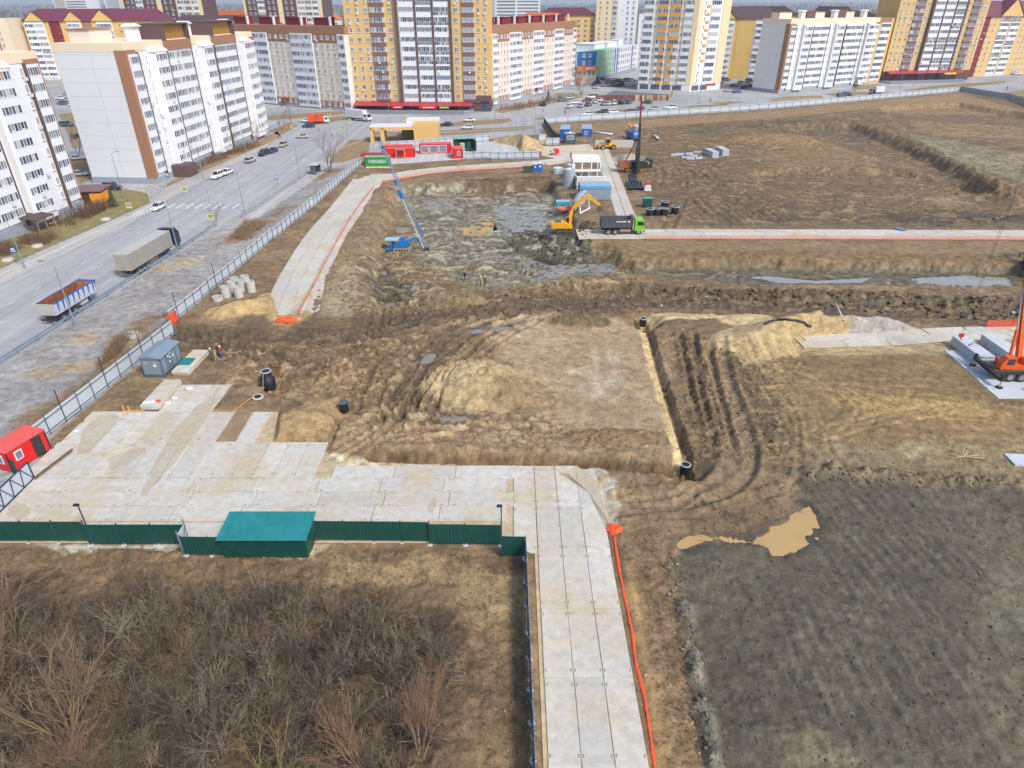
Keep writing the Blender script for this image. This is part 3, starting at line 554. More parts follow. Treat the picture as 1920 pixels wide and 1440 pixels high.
sheet('footpath', [(-58.6, 128), (-54.9, 181), (-52.2, 219), (-48, 233), (-46, 230), (-48.4, 213), (-51.2, 181), (-55.5, 128)], .006, M_WALK)
def strip_line(P, w, z, name='lane_marking', dash=None):
    b = MB(); acc = 0
    for a, c in zip(P, P[1:]):
        a = np.array(a); c = np.array(c); L = np.hypot(*(c - a)); u = (c - a) / L; n = np.array([-u[1], u[0]]) * w / 2; s = 0
        while s < L:
            e = min(L, s + (dash[0] if dash else L)); p, q = a + u * s, a + u * e
            b.add([(*(p - n), z), (*(q - n), z), (*(q + n), z), (*(p + n), z)], [(3, 2, 1, 0)], M_LINE); s = e + (dash[1] if dash else 0) + 1e-6
    o = b.build(name); o['kind'] = 'structure'; return o
strip_line([(-76.5, 40), (-73.0, 100), (-70.0, 150), (-68, 215)], .14, .008, dash=(3, 6))
strip_line([(-80.3, 40), (-76.7, 100), (-74.0, 150), (-72, 205)], .14, .008, dash=(1.5, 4.5))
strip_line([(-70.5, 40), (-67.5, 90), (-65, 150), (-62, 215)], .14, .008, dash=(3, 9))
strip_line([(-91.6, 40), (-87.9, 100), (-84.7, 122), (-82.0, 151)], .2, .02, 'kerb_paint')
for i in range(9):                           # zebra crossing by the yellow signs
    x = -79.5 + i * 2.1; strip_line([(x, 148.5), (x + .1, 152.5)], .5, .008, 'crossing_stripe')
for px, py in ((435, 277 * 1 + 0), (550, 297), (570, 298)):
    x, y = G(px, py); strip_line([(x, y - 1.5), (x, y + 1.5)], .3, .008, 'arrow_marking')
def kerb(P, w=.18, h=.14, name='kerb'):
    b = MB()
    for a, c in zip(P, P[1:]): b.bar((*a, h / 2), (*c, h / 2), w, h, M_KERB)
    o = b.build(name); o['kind'] = 'structure'; return o
kerb([(-88.15, 40), (-83.95, 100), (-81.15, 128), (-79.75, 133), (-80.65, 161), (-78.35, 209), (-79.75, 236), (-92, 261.5)])
kerb([(-60.4, 133), (-56.7, 181), (-53.9, 220), (-47.4, 242), (8, 258.6), (10.6, 261.5)])
for P, g in ((GL([(0, 503), (130, 446), (282, 380), (276, 362), (220, 352), (160, 392), (60, 436), (-60, 470), (-60, 530)]), M_GRASS), (GL([(306, 352), (420, 304), (528, 258), (520, 246), (505, 254), (440, 282), (320, 340)]), M_DEAD),
             (GL([(732, 238), (840, 230), (952, 222), (962, 226), (944, 231), (745, 244)]), M_DEAD), (GL([(1000, 222), (1040, 217), (1075, 216), (1070, 221), (1010, 225)]), M_DEAD),
             (GL([(1090, 210), (1200, 203), (1210, 206), (1100, 214)]), M_DEAD), (GL([(1260, 205), (1300, 198), (1360, 195), (1372, 199), (1280, 206)]), M_GRASS),
             (GL([(1330, 193), (1370, 190), (1400, 191), (1360, 196)]), M_DEAD), (GL([(1440, 186), (1480, 181), (1540, 179), (1545, 184), (1450, 190)]), M_DEAD), (GL([(1545, 176), (1600, 172), (1660, 172), (1690, 176), (1640, 180), (1560, 180)]), M_DEAD),
             (GL([(1690, 170), (1760, 160), (1880, 152), (1890, 155), (1800, 164), (1730, 172)]), M_GRASS), (GL([(1840, 178), (1930, 168), (2100, 165), (2100, 205), (1925, 200)]), M_DEAD),
             (GL([(555, 228), (650, 217), (664, 222), (590, 234)]), M_DEAD), (GL([(505, 245), (540, 230), (560, 235), (525, 255)]), M_DEAD), (GL([(655, 262), (695, 262), (690, 290), (640, 305), (615, 305)]), M_DEAD),
             (GL([(700, 248), (850, 244), (1000, 236), (1005, 240), (860, 252), (700, 262)]), M_DEAD), (GL([(490, 218), (640, 208), (650, 213), (500, 226)]), M_DEAD), (GL([(925, 206), (1080, 178), (1095, 182), (940, 212)]), M_DEAD),
             (GL([(1600, 162), (1650, 158), (1660, 166), (1610, 168)]), M_DEAD), (GL([(110, 215), (150, 208), (175, 260), (140, 280)]), M_DEAD), (GL([(130, 300), (175, 290), (180, 330), (150, 345)]), M_DEAD)):
    sheet('lawn' if g is M_GRASS else 'dry_verge', P, .03, g)

# ---------------------------------------------------------------- concrete slab paving, every slab an object
def slab_material():
    m = bpy.data.materials.new('slab_concrete'); m.use_nodes = True; nt = m.node_tree; N = nt.nodes; L = nt.links; b = N['Principled BSDF']; b.inputs['Roughness'].default_value = .85
    tc = N.new('ShaderNodeTexCoord'); oi = N.new('ShaderNodeObjectInfo'); geo = N.new('ShaderNodeNewGeometry')
    def noise(s, d, r, src):
        n = N.new('ShaderNodeTexNoise'); n.inputs['Scale'].default_value = s; n.inputs['Detail'].default_value = d; n.inputs['Roughness'].default_value = r; L.new(src, n.inputs['Vector']); return n.outputs[0]
    base = N.new('ShaderNodeMix'); base.data_type = 'RGBA'; base.inputs[6].default_value = (*lin(193, 189, 180), 1); base.inputs[7].default_value = (*lin(210, 205, 194), 1); L.new(oi.outputs['Random'], base.inputs[0])
    a = noise(.16, 6, .6, geo.outputs['Position']); ra = N.new('ShaderNodeMapRange'); ra.inputs[1].default_value = .44; ra.inputs[2].default_value = .66; ra.inputs[4].default_value = .75; L.new(a, ra.inputs[0])
    m1 = N.new('ShaderNodeMix'); m1.data_type = 'RGBA'; m1.inputs[7].default_value = (*lin(198, 180, 146), 1); L.new(ra.outputs[0], m1.inputs[0]); L.new(base.outputs[2], m1.inputs[6])
    c = noise(1.3, 9, .7, geo.outputs['Position']); rc = N.new('ShaderNodeMapRange'); rc.inputs[1].default_value = .3; rc.inputs[2].default_value = .7; rc.inputs[3].default_value = .78; rc.inputs[4].default_value = 1.12; L.new(c, rc.inputs[0])
    v = N.new('ShaderNodeVectorMath'); v.operation = 'SCALE'; L.new(m1.outputs[2], v.inputs[0]); L.new(rc.outputs[0], v.inputs['Scale'])
    d = noise(3.5, 6, .75, geo.outputs['Position']); rd = N.new('ShaderNodeMapRange'); rd.inputs[1].default_value = .66; rd.inputs[2].default_value = .72; rd.inputs[4].default_value = .55; L.new(d, rd.inputs[0])
    m2 = N.new('ShaderNodeMix'); m2.data_type = 'RGBA'; m2.inputs[7].default_value = (*lin(120, 108, 92), 1); L.new(rd.outputs[0], m2.inputs[0]); L.new(v.outputs[0], m2.inputs[6])
    # sand trodden into the slabs, patches
    e = noise(.28, 8, .62, tc.outputs['Object']); re_ = N.new('ShaderNodeMapRange'); re_.inputs[1].default_value = .58; re_.inputs[2].default_value = .64; re_.inputs[4].default_value = .5; L.new(e, re_.inputs[0])
    m3 = N.new('ShaderNodeMix'); m3.data_type = 'RGBA'; m3.inputs[7].default_value = (*lin(206, 186, 146), 1); L.new(re_.outputs[0], m3.inputs[0]); L.new(m2.outputs[2], m3.inputs[6])
    L.new(m3.outputs[2], b.inputs['Base Color'])
    bp = N.new('ShaderNodeBump'); bp.inputs['Strength'].default_value = .2; bp.inputs['Distance'].default_value = .03; L.new(c, bp.inputs['Height']); L.new(bp.outputs[0], b.inputs['Normal'])
    return m
M_SLAB = slab_material(); M_NEWSLAB = mat('new_slab_concrete', lin(196, 202, 206), .8, var=.06, scale=.5, dirt=.12, dirtcol=lin(165, 168, 170)); M_LOOP = mat('lifting_pocket', lin(148, 138, 120), .9)
M_BED = mat('sand_bedding', lin(190, 170, 136), .95, var=.2, scale=1.2, bump=.4)
def slab_mesh(L=5.985, W=2.0, T=.17, pockets=True, m=None, tan=False):
    m = m or M_SLAB; b = MB(); x, y = L / 2, W / 2; c = .03; zt_ = 0
    b.loft([[(-x, -y, -T), (x, -y, -T), (x, y, -T), (-x, y, -T)], [(-x, -y, -c), (x, -y, -c), (x, y, -c), (-x, y, -c)], [(-x + c, -y + c, 0), (x - c, -y + c, 0), (x - c, y - c, 0), (-x + c, y - c, 0)]], m)
    if pockets:
        for sx in (-1, 1):
            for sy in (-1, 1):
                cx, cy = sx * (x - .55), sy * (y - .13); b.add([(cx - .12, cy - .05, .004), (cx + .12, cy - .05, .004), (cx + .12, cy + .05, .004), (cx - .12, cy + .05, .004)], [(0, 1, 2, 3)], M_LOOP)
    return b.mesh('slab')
SLAB = slab_mesh(); SLAB_N = slab_mesh(m=M_NEWSLAB); SLAB_P = slab_mesh(pockets=False)
def paving(name, bed):
    b = MB(); n = len(bed); a = sum(bed[i][0] * bed[(i + 1) % n][1] - bed[(i + 1) % n][0] * bed[i][1] for i in range(n)); bed = bed if a > 0 else bed[::-1]
    b.add([(x, y, -.085) for x, y in bed], [tuple(range(n))], M_BED); o = b.build(name); o['kind'] = 'structure'; return o
def lay(par, x, y, along='x', me=None, z=.03, rz=0.0, jit=.012):
    o = inst('slab', me or SLAB, par, (x + rnd.uniform(-jit, jit), y + rnd.uniform(-jit, jit), z + rnd.uniform(-.02, .012)), (R(90) if along == 'y' else 0) + rz + rnd.uniform(-.004, .004))
    if rnd.random() < .5: o.rotation_euler.z += math.pi
    return o
yard = paving('slab_yard', [(1.9, 12), (8.3, 12), (8.2, 50), (6.3, 53.3), (-18.8, 53.3), (-19.6, 57.3), (-25.2, 57.3), (-26.4, 63.4), (-34.3, 63.4), (-34.2, 69.4), (-39.6, 69.4), (-39.6, 63.5), (-46.8, 63.5), (-47.1, 53), (-47.2, 42.4), (1.9, 42.4)])
for k in range(-2, 5):                                        # road towards the camera: three slabs side by side
    for j in range(3): lay(yard, 3.2 + 2.03 * j - .02 * (k < 0), 20.3 + 6.0 * k if k < 4 else 44.3, 'y')
for j in range(3):
    lay(yard, 3.2 + 2.03 * j, 50.2 if j < 2 else 49.4, 'y')
lay(yard, 1.15, 50.2, 'y'); lay(yard, 1.15, 44.2, 'y')
for r, y in enumerate((43.9, 46.1, 48.15, 50.2)):
    x = -2.85 - 6.02 * 0 - (.7 if r % 2 else 0); k = 0
    while x > -46:
        if not (r == 0 and (k == 0)) and not (y < 44.5 and -9.5 < x < -4): lay(yard, x, y, 'x')
        k += 1; x -= 6.03
for i_ in range(4): lay(yard, -2.85 - 6.03 * i_ + .3, 52.25, 'x') if -2.85 - 6.03 * i_ > -17 else None
for j in range(14):                                           # the slabs laid lengthwise on the left
    x = -20.3 - 2.03 * j
    lay(yard, x, 54.3, 'y')
for j in range(10):
    x = -28.1 - 2.03 * j; o = lay(yard, x, 60.3, 'y')
lay(yard, -42.2, 58.2, 'y', SLAB_P, .2, .02)
for j in range(3): lay(yard, -34.9 - 2.03 * j, 66.4, 'y')
M_WETSLAB = mat('muddy_slab', lin(150, 124, 92), .8, var=.2, scale=.6, dirt=.5)
mud_me = slab_mesh(m=M_WETSLAB, pockets=False)
lay(yard, -32.9, 66.0, 'y', mud_me, .0); lay(yard, -30.8, 66.0, 'y', mud_me, -.02)
lay(yard, -30.15, 60.35, 'y', mud_me, .045)
def sand_film(P, z=.066, m=None, seed=1):
    rg = random.Random(seed); S = smooth_line(list(P) + [P[0]], 6)[:-1]; c = np.mean(P, 0); b = MB(); vs = [(c[0], c[1], z)] + [(c[0] + (x - c[0]) * (1 + rg.uniform(-.12, .12)), c[1] + (y - c[1]) * (1 + rg.uniform(-.12, .12)), z) for x, y in S]; n = len(S)
    b.add(vs, [(0, 1 + i, 1 + (i + 1) % n) for i in range(n)], m or M_FILM); o = b.build('sand_film'); o['kind'] = 'structure'; return o
M_FILM = mat('trodden_sand_film', lin(214, 198, 166), .95, var=.12, scale=.8, trans=.62)
sand_film(GL([(1050, 884), (1088, 882), (1126, 906), (1136, 960), (1140, 990), (1122, 960), (1104, 925), (1078, 902)]), seed=2); sand_film(GL([(160, 800), (195, 778), (235, 790), (200, 830), (150, 850)]), seed=3); sand_film(GL([(330, 800), (400, 735), (412, 728), (395, 770), (350, 840), (300, 900), (270, 930), (290, 870)]), seed=4); sand_film(GL([(200, 862), (260, 840), (270, 850), (215, 880)]), seed=5, z=.07); sand_film(GL([(540, 590), (600, 520), (575, 560), (560, 590)]), seed=6); sand_film(GL([(800, 955), (812, 935), (820, 930), (812, 962)]), seed=7); sand_film(GL([(10, 965), (30, 945), (60, 955), (40, 975)]), seed=8)
# haul lanes of slabs elsewhere
def lane(name, P, cols, me=None, z=.03):
    """slabs end to end along a smooth line, in side-by-side columns (offsets)"""
    S = smooth_line(P, 8); bed = [];
    segs = []; acc = [0]
    for a, c in zip(S, S[1:]): acc.append(acc[-1] + math.hypot(c[0] - a[0], c[1] - a[1]))
    def at(s):
        s = min(max(s, 0), acc[-1] - 1e-6); k = max(0, np.searchsorted(acc, s, side='right') - 1); k = min(k, len(S) - 2); f = (s - acc[k]) / (acc[k + 1] - acc[k]); a, c = S[k], S[k + 1]
        u = (c[0] - a[0], c[1] - a[1]); l = math.hypot(*u); return (a[0] + u[0] * f, a[1] + u[1] * f), (u[0] / l, u[1] / l)
    wmax = max(cols) + 1.1; wmin = min(cols) - 1.1; left = []; right = []
    for k in range(len(S)):
        p, u = at(acc[k]); left.append((p[0] - u[1] * wmax, p[1] + u[0] * wmax)); right.append((p[0] - u[1] * wmin, p[1] + u[0] * wmin))
    par = paving(name, left + right[::-1])
    for ci, c in enumerate(cols):
        s = 3.0 + (1.2 if ci % 2 else 0)
        while s < acc[-1] - 2.0:
            p, u = at(s); lay(par, p[0] - u[1] * c, p[1] + u[0] * c, 'x', me, z, math.atan2(u[1], u[0])); s += 6.04
    return par
lane('slab_lane', GL([(546, 588), (568, 520), (612, 440), (650, 392), (684, 345), (697, 325)]), [-3.05, -1.02, 1.02, 3.05])
lane('slab_lane', [(-35, 178), (-20, 188.5), (0, 195), (14, 201), (20, 214)], [-2.1, 0, 2.1])
lane('slab_lane', [(24.3, 136), (25.5, 160), (27, 190), (28.5, 222)], [-1.05, 1.05])
lane('slab_lane', [(13, 129.6), (40, 129.8), (80, 129.4), (118, 129.0)], [-2.05, 0, 2.05])
lane('slab_lane', [(39, 80.9), (50, 81.6), (62, 83.2), (82, 84.2)], [-.55, 1.5])
crane_pad = paving('slab_pad', [(56.6, 66.2), (80, 66.2), (80, 82), (58.5, 79.2)])
for i_ in range(4):
    for j in range(6): lay(crane_pad, 59.8 + 6.02 * i_ + .12 * j, 67.3 + 2.03 * j, 'x', SLAB_N, .03)
M_YARD = asphalt_mat('north_yard_concrete', lin(196, 193, 192)); sheet('yard_paving', NYARD, -.02, M_YARD)
sheet('yard_paving', [(13, 204), (20, 201), (28, 214), (25, 227), (9, 222), (9, 208)], -.03, mat('sandy_yard', lin(206, 192, 164), .9, var=.15, scale=.3, dirt=.3, dirtcol=lin(170, 148, 112)))
M_SANDP = mat('washed_sand', lin(200, 176, 132), .95, var=.18, scale=.8, bump=.4)

# ---------------------------------------------------------------- fences
M_GREY = mat('galvanised_sheet', lin(200, 207, 213), .55, 0, var=.05, scale=.7, dirt=.15, dirtcol=lin(150, 150, 146)); M_POST = mat('steel_post', lin(96, 112, 132), .6, .3); M_GREEN = mat('green_sheet', lin(10, 76, 68), .5, var=.1, scale=.6, dirt=.25, dirtcol=lin(52, 92, 82)); M_GREENR = mat('teal_roof_sheet', lin(26, 128, 130), .5, var=.1, scale=.5, dirt=.25, dirtcol=lin(110, 150, 148))
M_WHITE = mat('white_metal', lin(226, 228, 230), .5, var=.04); M_FOOT = mat('concrete_footing', lin(196, 194, 188), .9)
M_GALV = mat('galvanised_steel', lin(150, 172, 186), .45, .5, var=.1); M_DARK = mat('dark_steel', lin(54, 54, 60), .5, .3); M_ORNET = mat('orange_net', lin(236, 118, 84), .8, var=.2, scale=3, trans=.58); M_ORNETS = mat('orange_net_bundle', lin(238, 92, 46), .8, var=.2, scale=4)
def panel_mesh(L, h, m, n=None, t=.013):
    n = n or max(4, int(L / .13)); b = MB(); vs = []
    for i in range(n + 1):
        x = L * i / n; y = t if i % 2 else -t
        vs += [(x, y, 0), (x, y, h)]
    b.add(vs, [(2 * i, 2 * i + 2, 2 * i + 3, 2 * i + 1) for i in range(n)], m); return b.mesh('panel')
def fence(label, pts, h=2.1, pw=2.5, m=None, gap=.12, side=1, name='sheet_fence', cat='fence', post_m=None, posth=0, group=None, foot=False, ground=True, n=None, tall=()):
    m = m or M_GREY; post_m = post_m or M_POST; zz = (lambda x, y: zt(x, y)) if ground else (lambda x, y: 0.0)
    root = thing(name, label, cat, (*pts[0], zz(*pts[0])), 0, group); ox, oy, oz = root.location; cache = {}; pid = 0
    pm = MB().box(-.04, .04, -.04, .04, -.4, h + gap + posth, post_m).mesh('post'); tm = MB().box(-.035, .035, -.035, .035, -.4, h + gap + 1.9, M_DARK).mesh('post'); fm = MB().cyl((0, 0, -.15), (0, 0, .06), .3, M_FOOT, r1=.22, n=8).mesh('footing')
    for a, c in zip(pts, pts[1:]):
        L = math.hypot(c[0] - a[0], c[1] - a[1]); k = max(1, round(L / pw)); l = L / k; ang = math.atan2(c[1] - a[1], c[0] - a[0]); key = round(l, 3)
        if key not in cache: cache[key] = (panel_mesh(l, h, m, n), MB().box(0, l, -.03, .03, -.03, .03, post_m).mesh('rail'))
        nx, ny = -math.sin(ang) * side, math.cos(ang) * side
        for i in range(k + 1):
            x, y = a[0] + (c[0] - a[0]) * i / k, a[1] + (c[1] - a[1]) * i / k; z = zz(x, y); z2 = zz(x + math.cos(ang) * l * .99, y + math.sin(ang) * l * .99) if i < k else z
            zb = max(z, (z + z2) / 2) + gap
            if i < k:
                inst('panel', cache[key][0], root, (x - ox, y - oy, zb - oz), ang + rnd.uniform(-.006, .006))
                for rz_ in (.35, h - .35): inst('rail', cache[key][1], root, (x - ox + nx * .07, y - oy + ny * .07, zb - oz + rz_), ang)
            inst('post', tm if pid in tall else pm, root, (x - ox + nx * .09, y - oy + ny * .09, z - oz), ang); pid += 1
            if foot: inst('footing', fm, root, (x - ox + nx * .09, y - oy + ny * .09, z - oz))
    return root
fence('pale grey sheet fence between the gravel verge and the slab yard', [(-49.6, 56.3), (-46.9, 83.3)], side=-1, tall=(2, 5, 8))
fence('long pale grey sheet fence between the gravel verge and the slab lane', [(-48.8, 86.2), (-46.2, 128), (-45.2, 148), (-44.6, 149.5), (-43.4, 190), (-38.8, 219), (-31, 222)], side=-1, tall=(1, 6, 30))
fence('pale grey sheet fence behind the red containers of the north yard', [(-31, 222), (-12, 229.5), (-7.6, 231)], side=-1)
fence('pale grey sheet fence in front of the big sand heap', [(-13.6, 201.2), (8.2, 204.2)], side=-1)
fence('short pale grey fence beside the small grey guard booth', [(8.6, 224.5), (15.5, 226.2)], side=-1)
fence('dark green sheet fence beside the blue containers', [(12.2, 268.5), (14.2, 238), (15.2, 230.5)], m=M_GREEN, side=-1)
fence('long pale grey sheet fence between the dug field and the street', [(12.2, 269.2), (111, 308.6), (232.4, 374)], side=-1, pw=5.0, n=14, h=2.3)
fence('grey sheet fence turning the far corner of the dug field', [(232.4, 374), (236, 340), (226, 306), (214, 285)], side=1, pw=4.0, n=12, h=2.4, m=mat('bluish_sheet', lin(150, 162, 178), .5, .2))
# near green fence
fence('dark green sheet fence running up to the slab yard gate', [(-52, 42.5), (-36.2, 42.5)], m=M_GREEN, gap=.28, side=1, pw=2.63, foot=True, posth=.12)
fence('dark green sheet fence joined to the open gate frame', [(-36.0, 42.15), (-27.5, 42.15)], m=M_GREEN, gap=.28, side=1, pw=2.8, foot=True, posth=.12)
fence('dark green sheet fence in front of the teal roofed shed', [(-27.2, 40.75), (-20.6, 40.65)], m=M_GREEN, h=1.9, gap=.28, side=1, pw=2.2, foot=True)
fence('dark green sheet fence with pale scratches right of the shed', [(-16.7, 42.6), (-7.0, 42.45)], m=M_GREEN, gap=.28, side=1, pw=2.4, foot=True, posth=.1)
fence('dark green sheet fence ending at the tall camera post', [(-7.0, 42.2), (-.95, 42.1)], m=M_GREEN, gap=.28, side=1, pw=3.0, foot=True, posth=.1)
fence('single dark green sheet panel beside the slab road', [(-.85, 40.5), (1.1, 40.45)], m=M_GREEN, gap=.28, side=1, pw=2.0)
fence('thin grey sheet fence beside the slab road and the thicket', [(1.15, 40.3), (1.45, 14)], side=-1, pw=2.5, foot=True)
g = thing('gate_frame', 'open pale gate leaf in a steel frame at the green fence', 'gate', (-27.4, 40.85, zt(-27.4, 40.8)))
MB().box(-.04, .04, -.04, .04, -.3, 2.7, M_GALV).build('post', g); MB().box(.0, .08, 1.2, 1.28, -.3, 2.9, M_GALV).build('post', g)
MB().box(-.02, .02, .06, 1.2, .25, 2.3, M_GREY).build('leaf', g); b = MB(); b.bar((.06, .06, .3), (.06, 1.2, 2.2), .05, .05, M_POST); b.bar((.06, .06, 2.2), (.06, 1.2, .3), .05, .05, M_POST); b.build('brace', g)
def camera_post(x, y, h, label):
    p = thing('camera_post', label, 'post', (x, y, zt(x, y))); MB().cyl((0, 0, -.3), (0, 0, h), .05, M_DARK, n=8).build('pole', p); b = MB(); b.box(-.35, .1, -.1, .1, h, h + .16, M_DARK); b.cyl((-.35, 0, h + .08), (-.45, 0, h + .06), .06, M_GREY, n=8); b.build('camera_head', p)
camera_post(-36.1, 42.75, 3.9, 'slim dark camera post standing behind the green fence'); camera_post(-.9, 42.4, 4.1, 'tall camera post with footing at the end of the green fence')
# teal roofed shed
s = thing('shed', 'dark green sheet shed with a sloping teal roof', 'shed', (-20.4, 41.9, zt(-20.4, 42)))
MB().box(-3.4, 3.5, -1.35, 1.3, .05, 2.35, M_GREEN).build('wall', s)
b = MB(); b.prof([(-3.65, 0), (3.7, 0), (3.7, .07), (-3.65, .07)], -1.65, 1.65, M_GREENR); o = b.build('roof', s, (0, 0, 2.42)); o.rotation_euler = (R(4), 0, 0)
b = MB();
for i_ in range(22): x = -3.2 + i_ * .31; b.box(x, x + .04, -1.375, -1.352, .1, 2.3, M_GREEN)
b.build('wall_rib', s)
# sliding gate leaf by the red cabin
g = thing('sliding_gate', 'pale sliding gate leaf with dark blue zigzag bracing beside the red cabin', 'gate', (-46.35, 42.6, 0)); M_BLUEST = mat('dark_blue_steel', lin(40, 56, 104), .5, .2)
MB().box(-.03, .0, 0, 8.6, .12, 1.95, M_GREY).build('sheet_panel', g); b = MB(); b.bar((.05, 0, .1), (.05, 8.6, .1), .09, .09, M_BLUEST); b.bar((.05, 0, 1.98), (.05, 8.6, 1.98), .09, .09, M_BLUEST); b.bar((.05, 8.56, .1), (.05, 8.56, 1.98), .09, .09, M_BLUEST); b.build('frame', g)
for i_ in range(6):
    y = 8.5 - i_ * 1.43; MB().bar((.05, y, .12), (.05, y - 1.1, 1.94), .06, .06, M_BLUEST).build('brace', g); MB().bar((.05, y - 1.1, 1.94), (.05, y - 1.43, .12), .06, .06, M_BLUEST).build('brace', g)
# guard rail
gr = thing('guard_rail', 'galvanised steel guard rail between the street and the gravel verge', 'guard rail', (-65.7, 62, 0)); P = [(-66.0, 50), (-65.3, 73.6), (-60.9, 132)]; ox, oy = -65.7, 62
pm = MB().box(-.05, .05, -.07, .07, -.2, .78, M_GALV).mesh('post')
for a, c in zip(P, P[1:]):
    L = math.hypot(c[0] - a[0], c[1] - a[1]); k = round(L / 4); ang = math.atan2(c[1] - a[1], c[0] - a[0]); l = L / k
    b = MB(); b.loft([[(x, y, z) for y, z in ((0, .45), (.07, .52), (.01, .6), (.07, .68), (0, .76), (.03, .76), (.1, .68), (.04, .6), (.1, .52), (.03, .45))] for x in (0, l * .995)], M_GALV); beam = b.mesh('beam')
    for i_ in range(k):
        x, y = a[0] + (c[0] - a[0]) * i_ / k - ox, a[1] + (c[1] - a[1]) * i_ / k - oy; inst('beam', beam, gr, (x, y, .05), ang); inst('post', pm, gr, (x + .15, y, zt(x + ox, y + oy)), ang)
# orange barrier nets
def net(label, P, h=1.0, name='barrier_net', m=None, group=None, sag=.12):
    m = m or M_ORNET; root = thing(name, label, 'barrier net', (*P[0], zt(*P[0])), 0, group); ox, oy, oz = root.location; S = smooth_line(P, 6); b = MB(); vs = []
    for k, (x, y) in enumerate(S):
        z = zt(x, y) - oz; hh = h * (1 - sag * abs(math.sin(k * .9)) - .06 * rnd.random()); jx = rnd.uniform(-.12, .12)
        vs += [(x - ox, y - oy, z + .03), (x - ox + jx * .6, y - oy + jx, z + hh * .5), (x - ox + jx, y - oy, z + hh)]
    n = len(S); fs = []
    for k in range(n - 1):
        for j in range(2): fs.append((3 * k + j, 3 * k + 3 + j, 3 * k + 4 + j, 3 * k + 1 + j))
    b.add(vs, fs, m, True); b.build('netting', root); pm = MB().cyl((0, 0, -.3), (0, 0, h + .12), .025, mat('rusty_stake', lin(150, 74, 50), .8), n=5).mesh('stake')
    for k in range(0, n, 4): x, y = S[k]; inst('stake', pm, root, (x - ox, y - oy, zt(x, y) - oz))
    return root
net('orange barrier net along the right edge of the left slab lane', GL([(560, 590), (600, 515), (632, 455), (668, 395), (702, 352)]), 1.0)
net('orange barrier net along the north slab lane above the pit', [(-33.5, 172.5), (-20, 184.5), (0, 191), (10, 194)], .9)
net('orange barrier net along the near edge of the long straight slab road', [(26, 126.2), (50, 126.3), (80, 126.0), (118, 125.6)], 1.0)
net('orange barrier net beyond the sand strip near the crane', GL([(1848, 614), (1925, 612), (2010, 612)]), 1.3, m=mat('orange_net_dense', lin(214, 92, 62), .8, var=.2, scale=3, trans=.15))
def net_strip(label, P, w):
    root = thing('collapsed_net', label, 'barrier net', (*P[0], zt(*P[0]))); ox, oy, oz = root.location; S = smooth_line(P, 8); b = MB(); vs = []
    for k, (x, y) in enumerate(S):
        ww = w * (.55 + .6 * rnd.random()); z = zt(x, y) - oz; vs += [(x - ox - ww / 2, y - oy, z + .03), (x - ox - ww * .1, y - oy, z + .1 + .1 * rnd.random()), (x - ox + ww / 2, y - oy, z + .05)]
    n = len(S); fs = [(3 * k + j, 3 * k + 1 + j, 3 * k + 4 + j, 3 * k + 3 + j) for k in range(n - 1) for j in range(2)]; b.add(vs, fs, M_ORNETS, True); b.build('netting', root)
net_strip('collapsed orange net strip lying along the slab road', GL([(1152, 1005), (1160, 1060), (1172, 1120), (1186, 1190), (1192, 1240), (1205, 1290), (1214, 1340), (1228, 1440), (1236, 1500)]), .26)
def bundle(px, py, sx, sy, label, h=.35, m=None):
    x, y, z = GT(px, py); b = MB(); n = 14; ring = []
    for k, (q, hh) in enumerate(((1, .0), (.92, .55), (.6, 1), (.1, .85))): ring.append([(math.cos(2 * math.pi * i / n) * sx * q * (1 + .25 * rnd.uniform(-1, 1)), math.sin(2 * math.pi * i / n) * sy * q * (1 + .25 * rnd.uniform(-1, 1)), hh * h * (1 + .4 * rnd.uniform(-1, 1)) - .05) for i in range(n)])
    b.loft(ring, m or M_ORNETS, smooth=False); o = b.build('net_bundle', None, (x, y, z)); tag(o, label, 'barrier net'); return o
bundle(1152, 994, .7, .6, 'crumpled orange net heap beside the slab road corner', .45); bundle(538, 601, 1.6, 1.0, 'crumpled orange net heap at the end of the left slab lane', .5); bundle(1062, 392, 2.4, 1.5, 'crumpled orange net heap beside the cyan compressor', .5, mat('faded_net', lin(236, 120, 96), .8))
o = net('orange net hung on the end panel of the long grey fence', [(-48.55, 85.9), (-48.4, 88.2)], 1.9, m=M_ORNETS)
# ---------------------------------------------------------------- apartment blocks
def wallm(n, c, var=.03, dirt=.12): return mat(n, lin(*c), .85, var=var, scale=.12, dirt=dirt, dirtcol=tuple(x * .8 for x in lin(*c)), bump=.05)
W_WHITE = wallm('white_panel_wall', (238, 238, 240)); W_GREY = wallm('pale_grey_and_end_shade_wall', (230, 230, 232)); W_CREAM = wallm('cream_wall', (240, 222, 192)); W_BROWN = wallm('brown_panel_wall', (166, 122, 92)); W_PEACH = wallm('peach_wall', (240, 224, 206)); W_AMBER = wallm('amber_brick_wall', (226, 188, 120), .05, .25)
W_DKBROWN = wallm('dark_brown_wall', (104, 80, 78)); W_MAUVE = wallm('mauve_brown_spandrel', (126, 98, 94)); W_PLINTH = wallm('grey_plinth', (158, 166, 178)); W_BEIGE = wallm('beige_wall', (238, 218, 176)); W_YELLOW = wallm('yellow_brick_wall', (226, 188, 108), .05); W_ORANGE = mat('orange_balcony_panel', lin(236, 160, 24), .6, var=.05); W_MAROON = wallm('maroon_sheet', (128, 34, 46)); W_GREENW = wallm('mint_wall', (166, 214, 176)); W_BLUE = wallm('school_blue', (36, 108, 176)); W_ORSIGN = wallm('orange_sign_panel', (236, 122, 44))
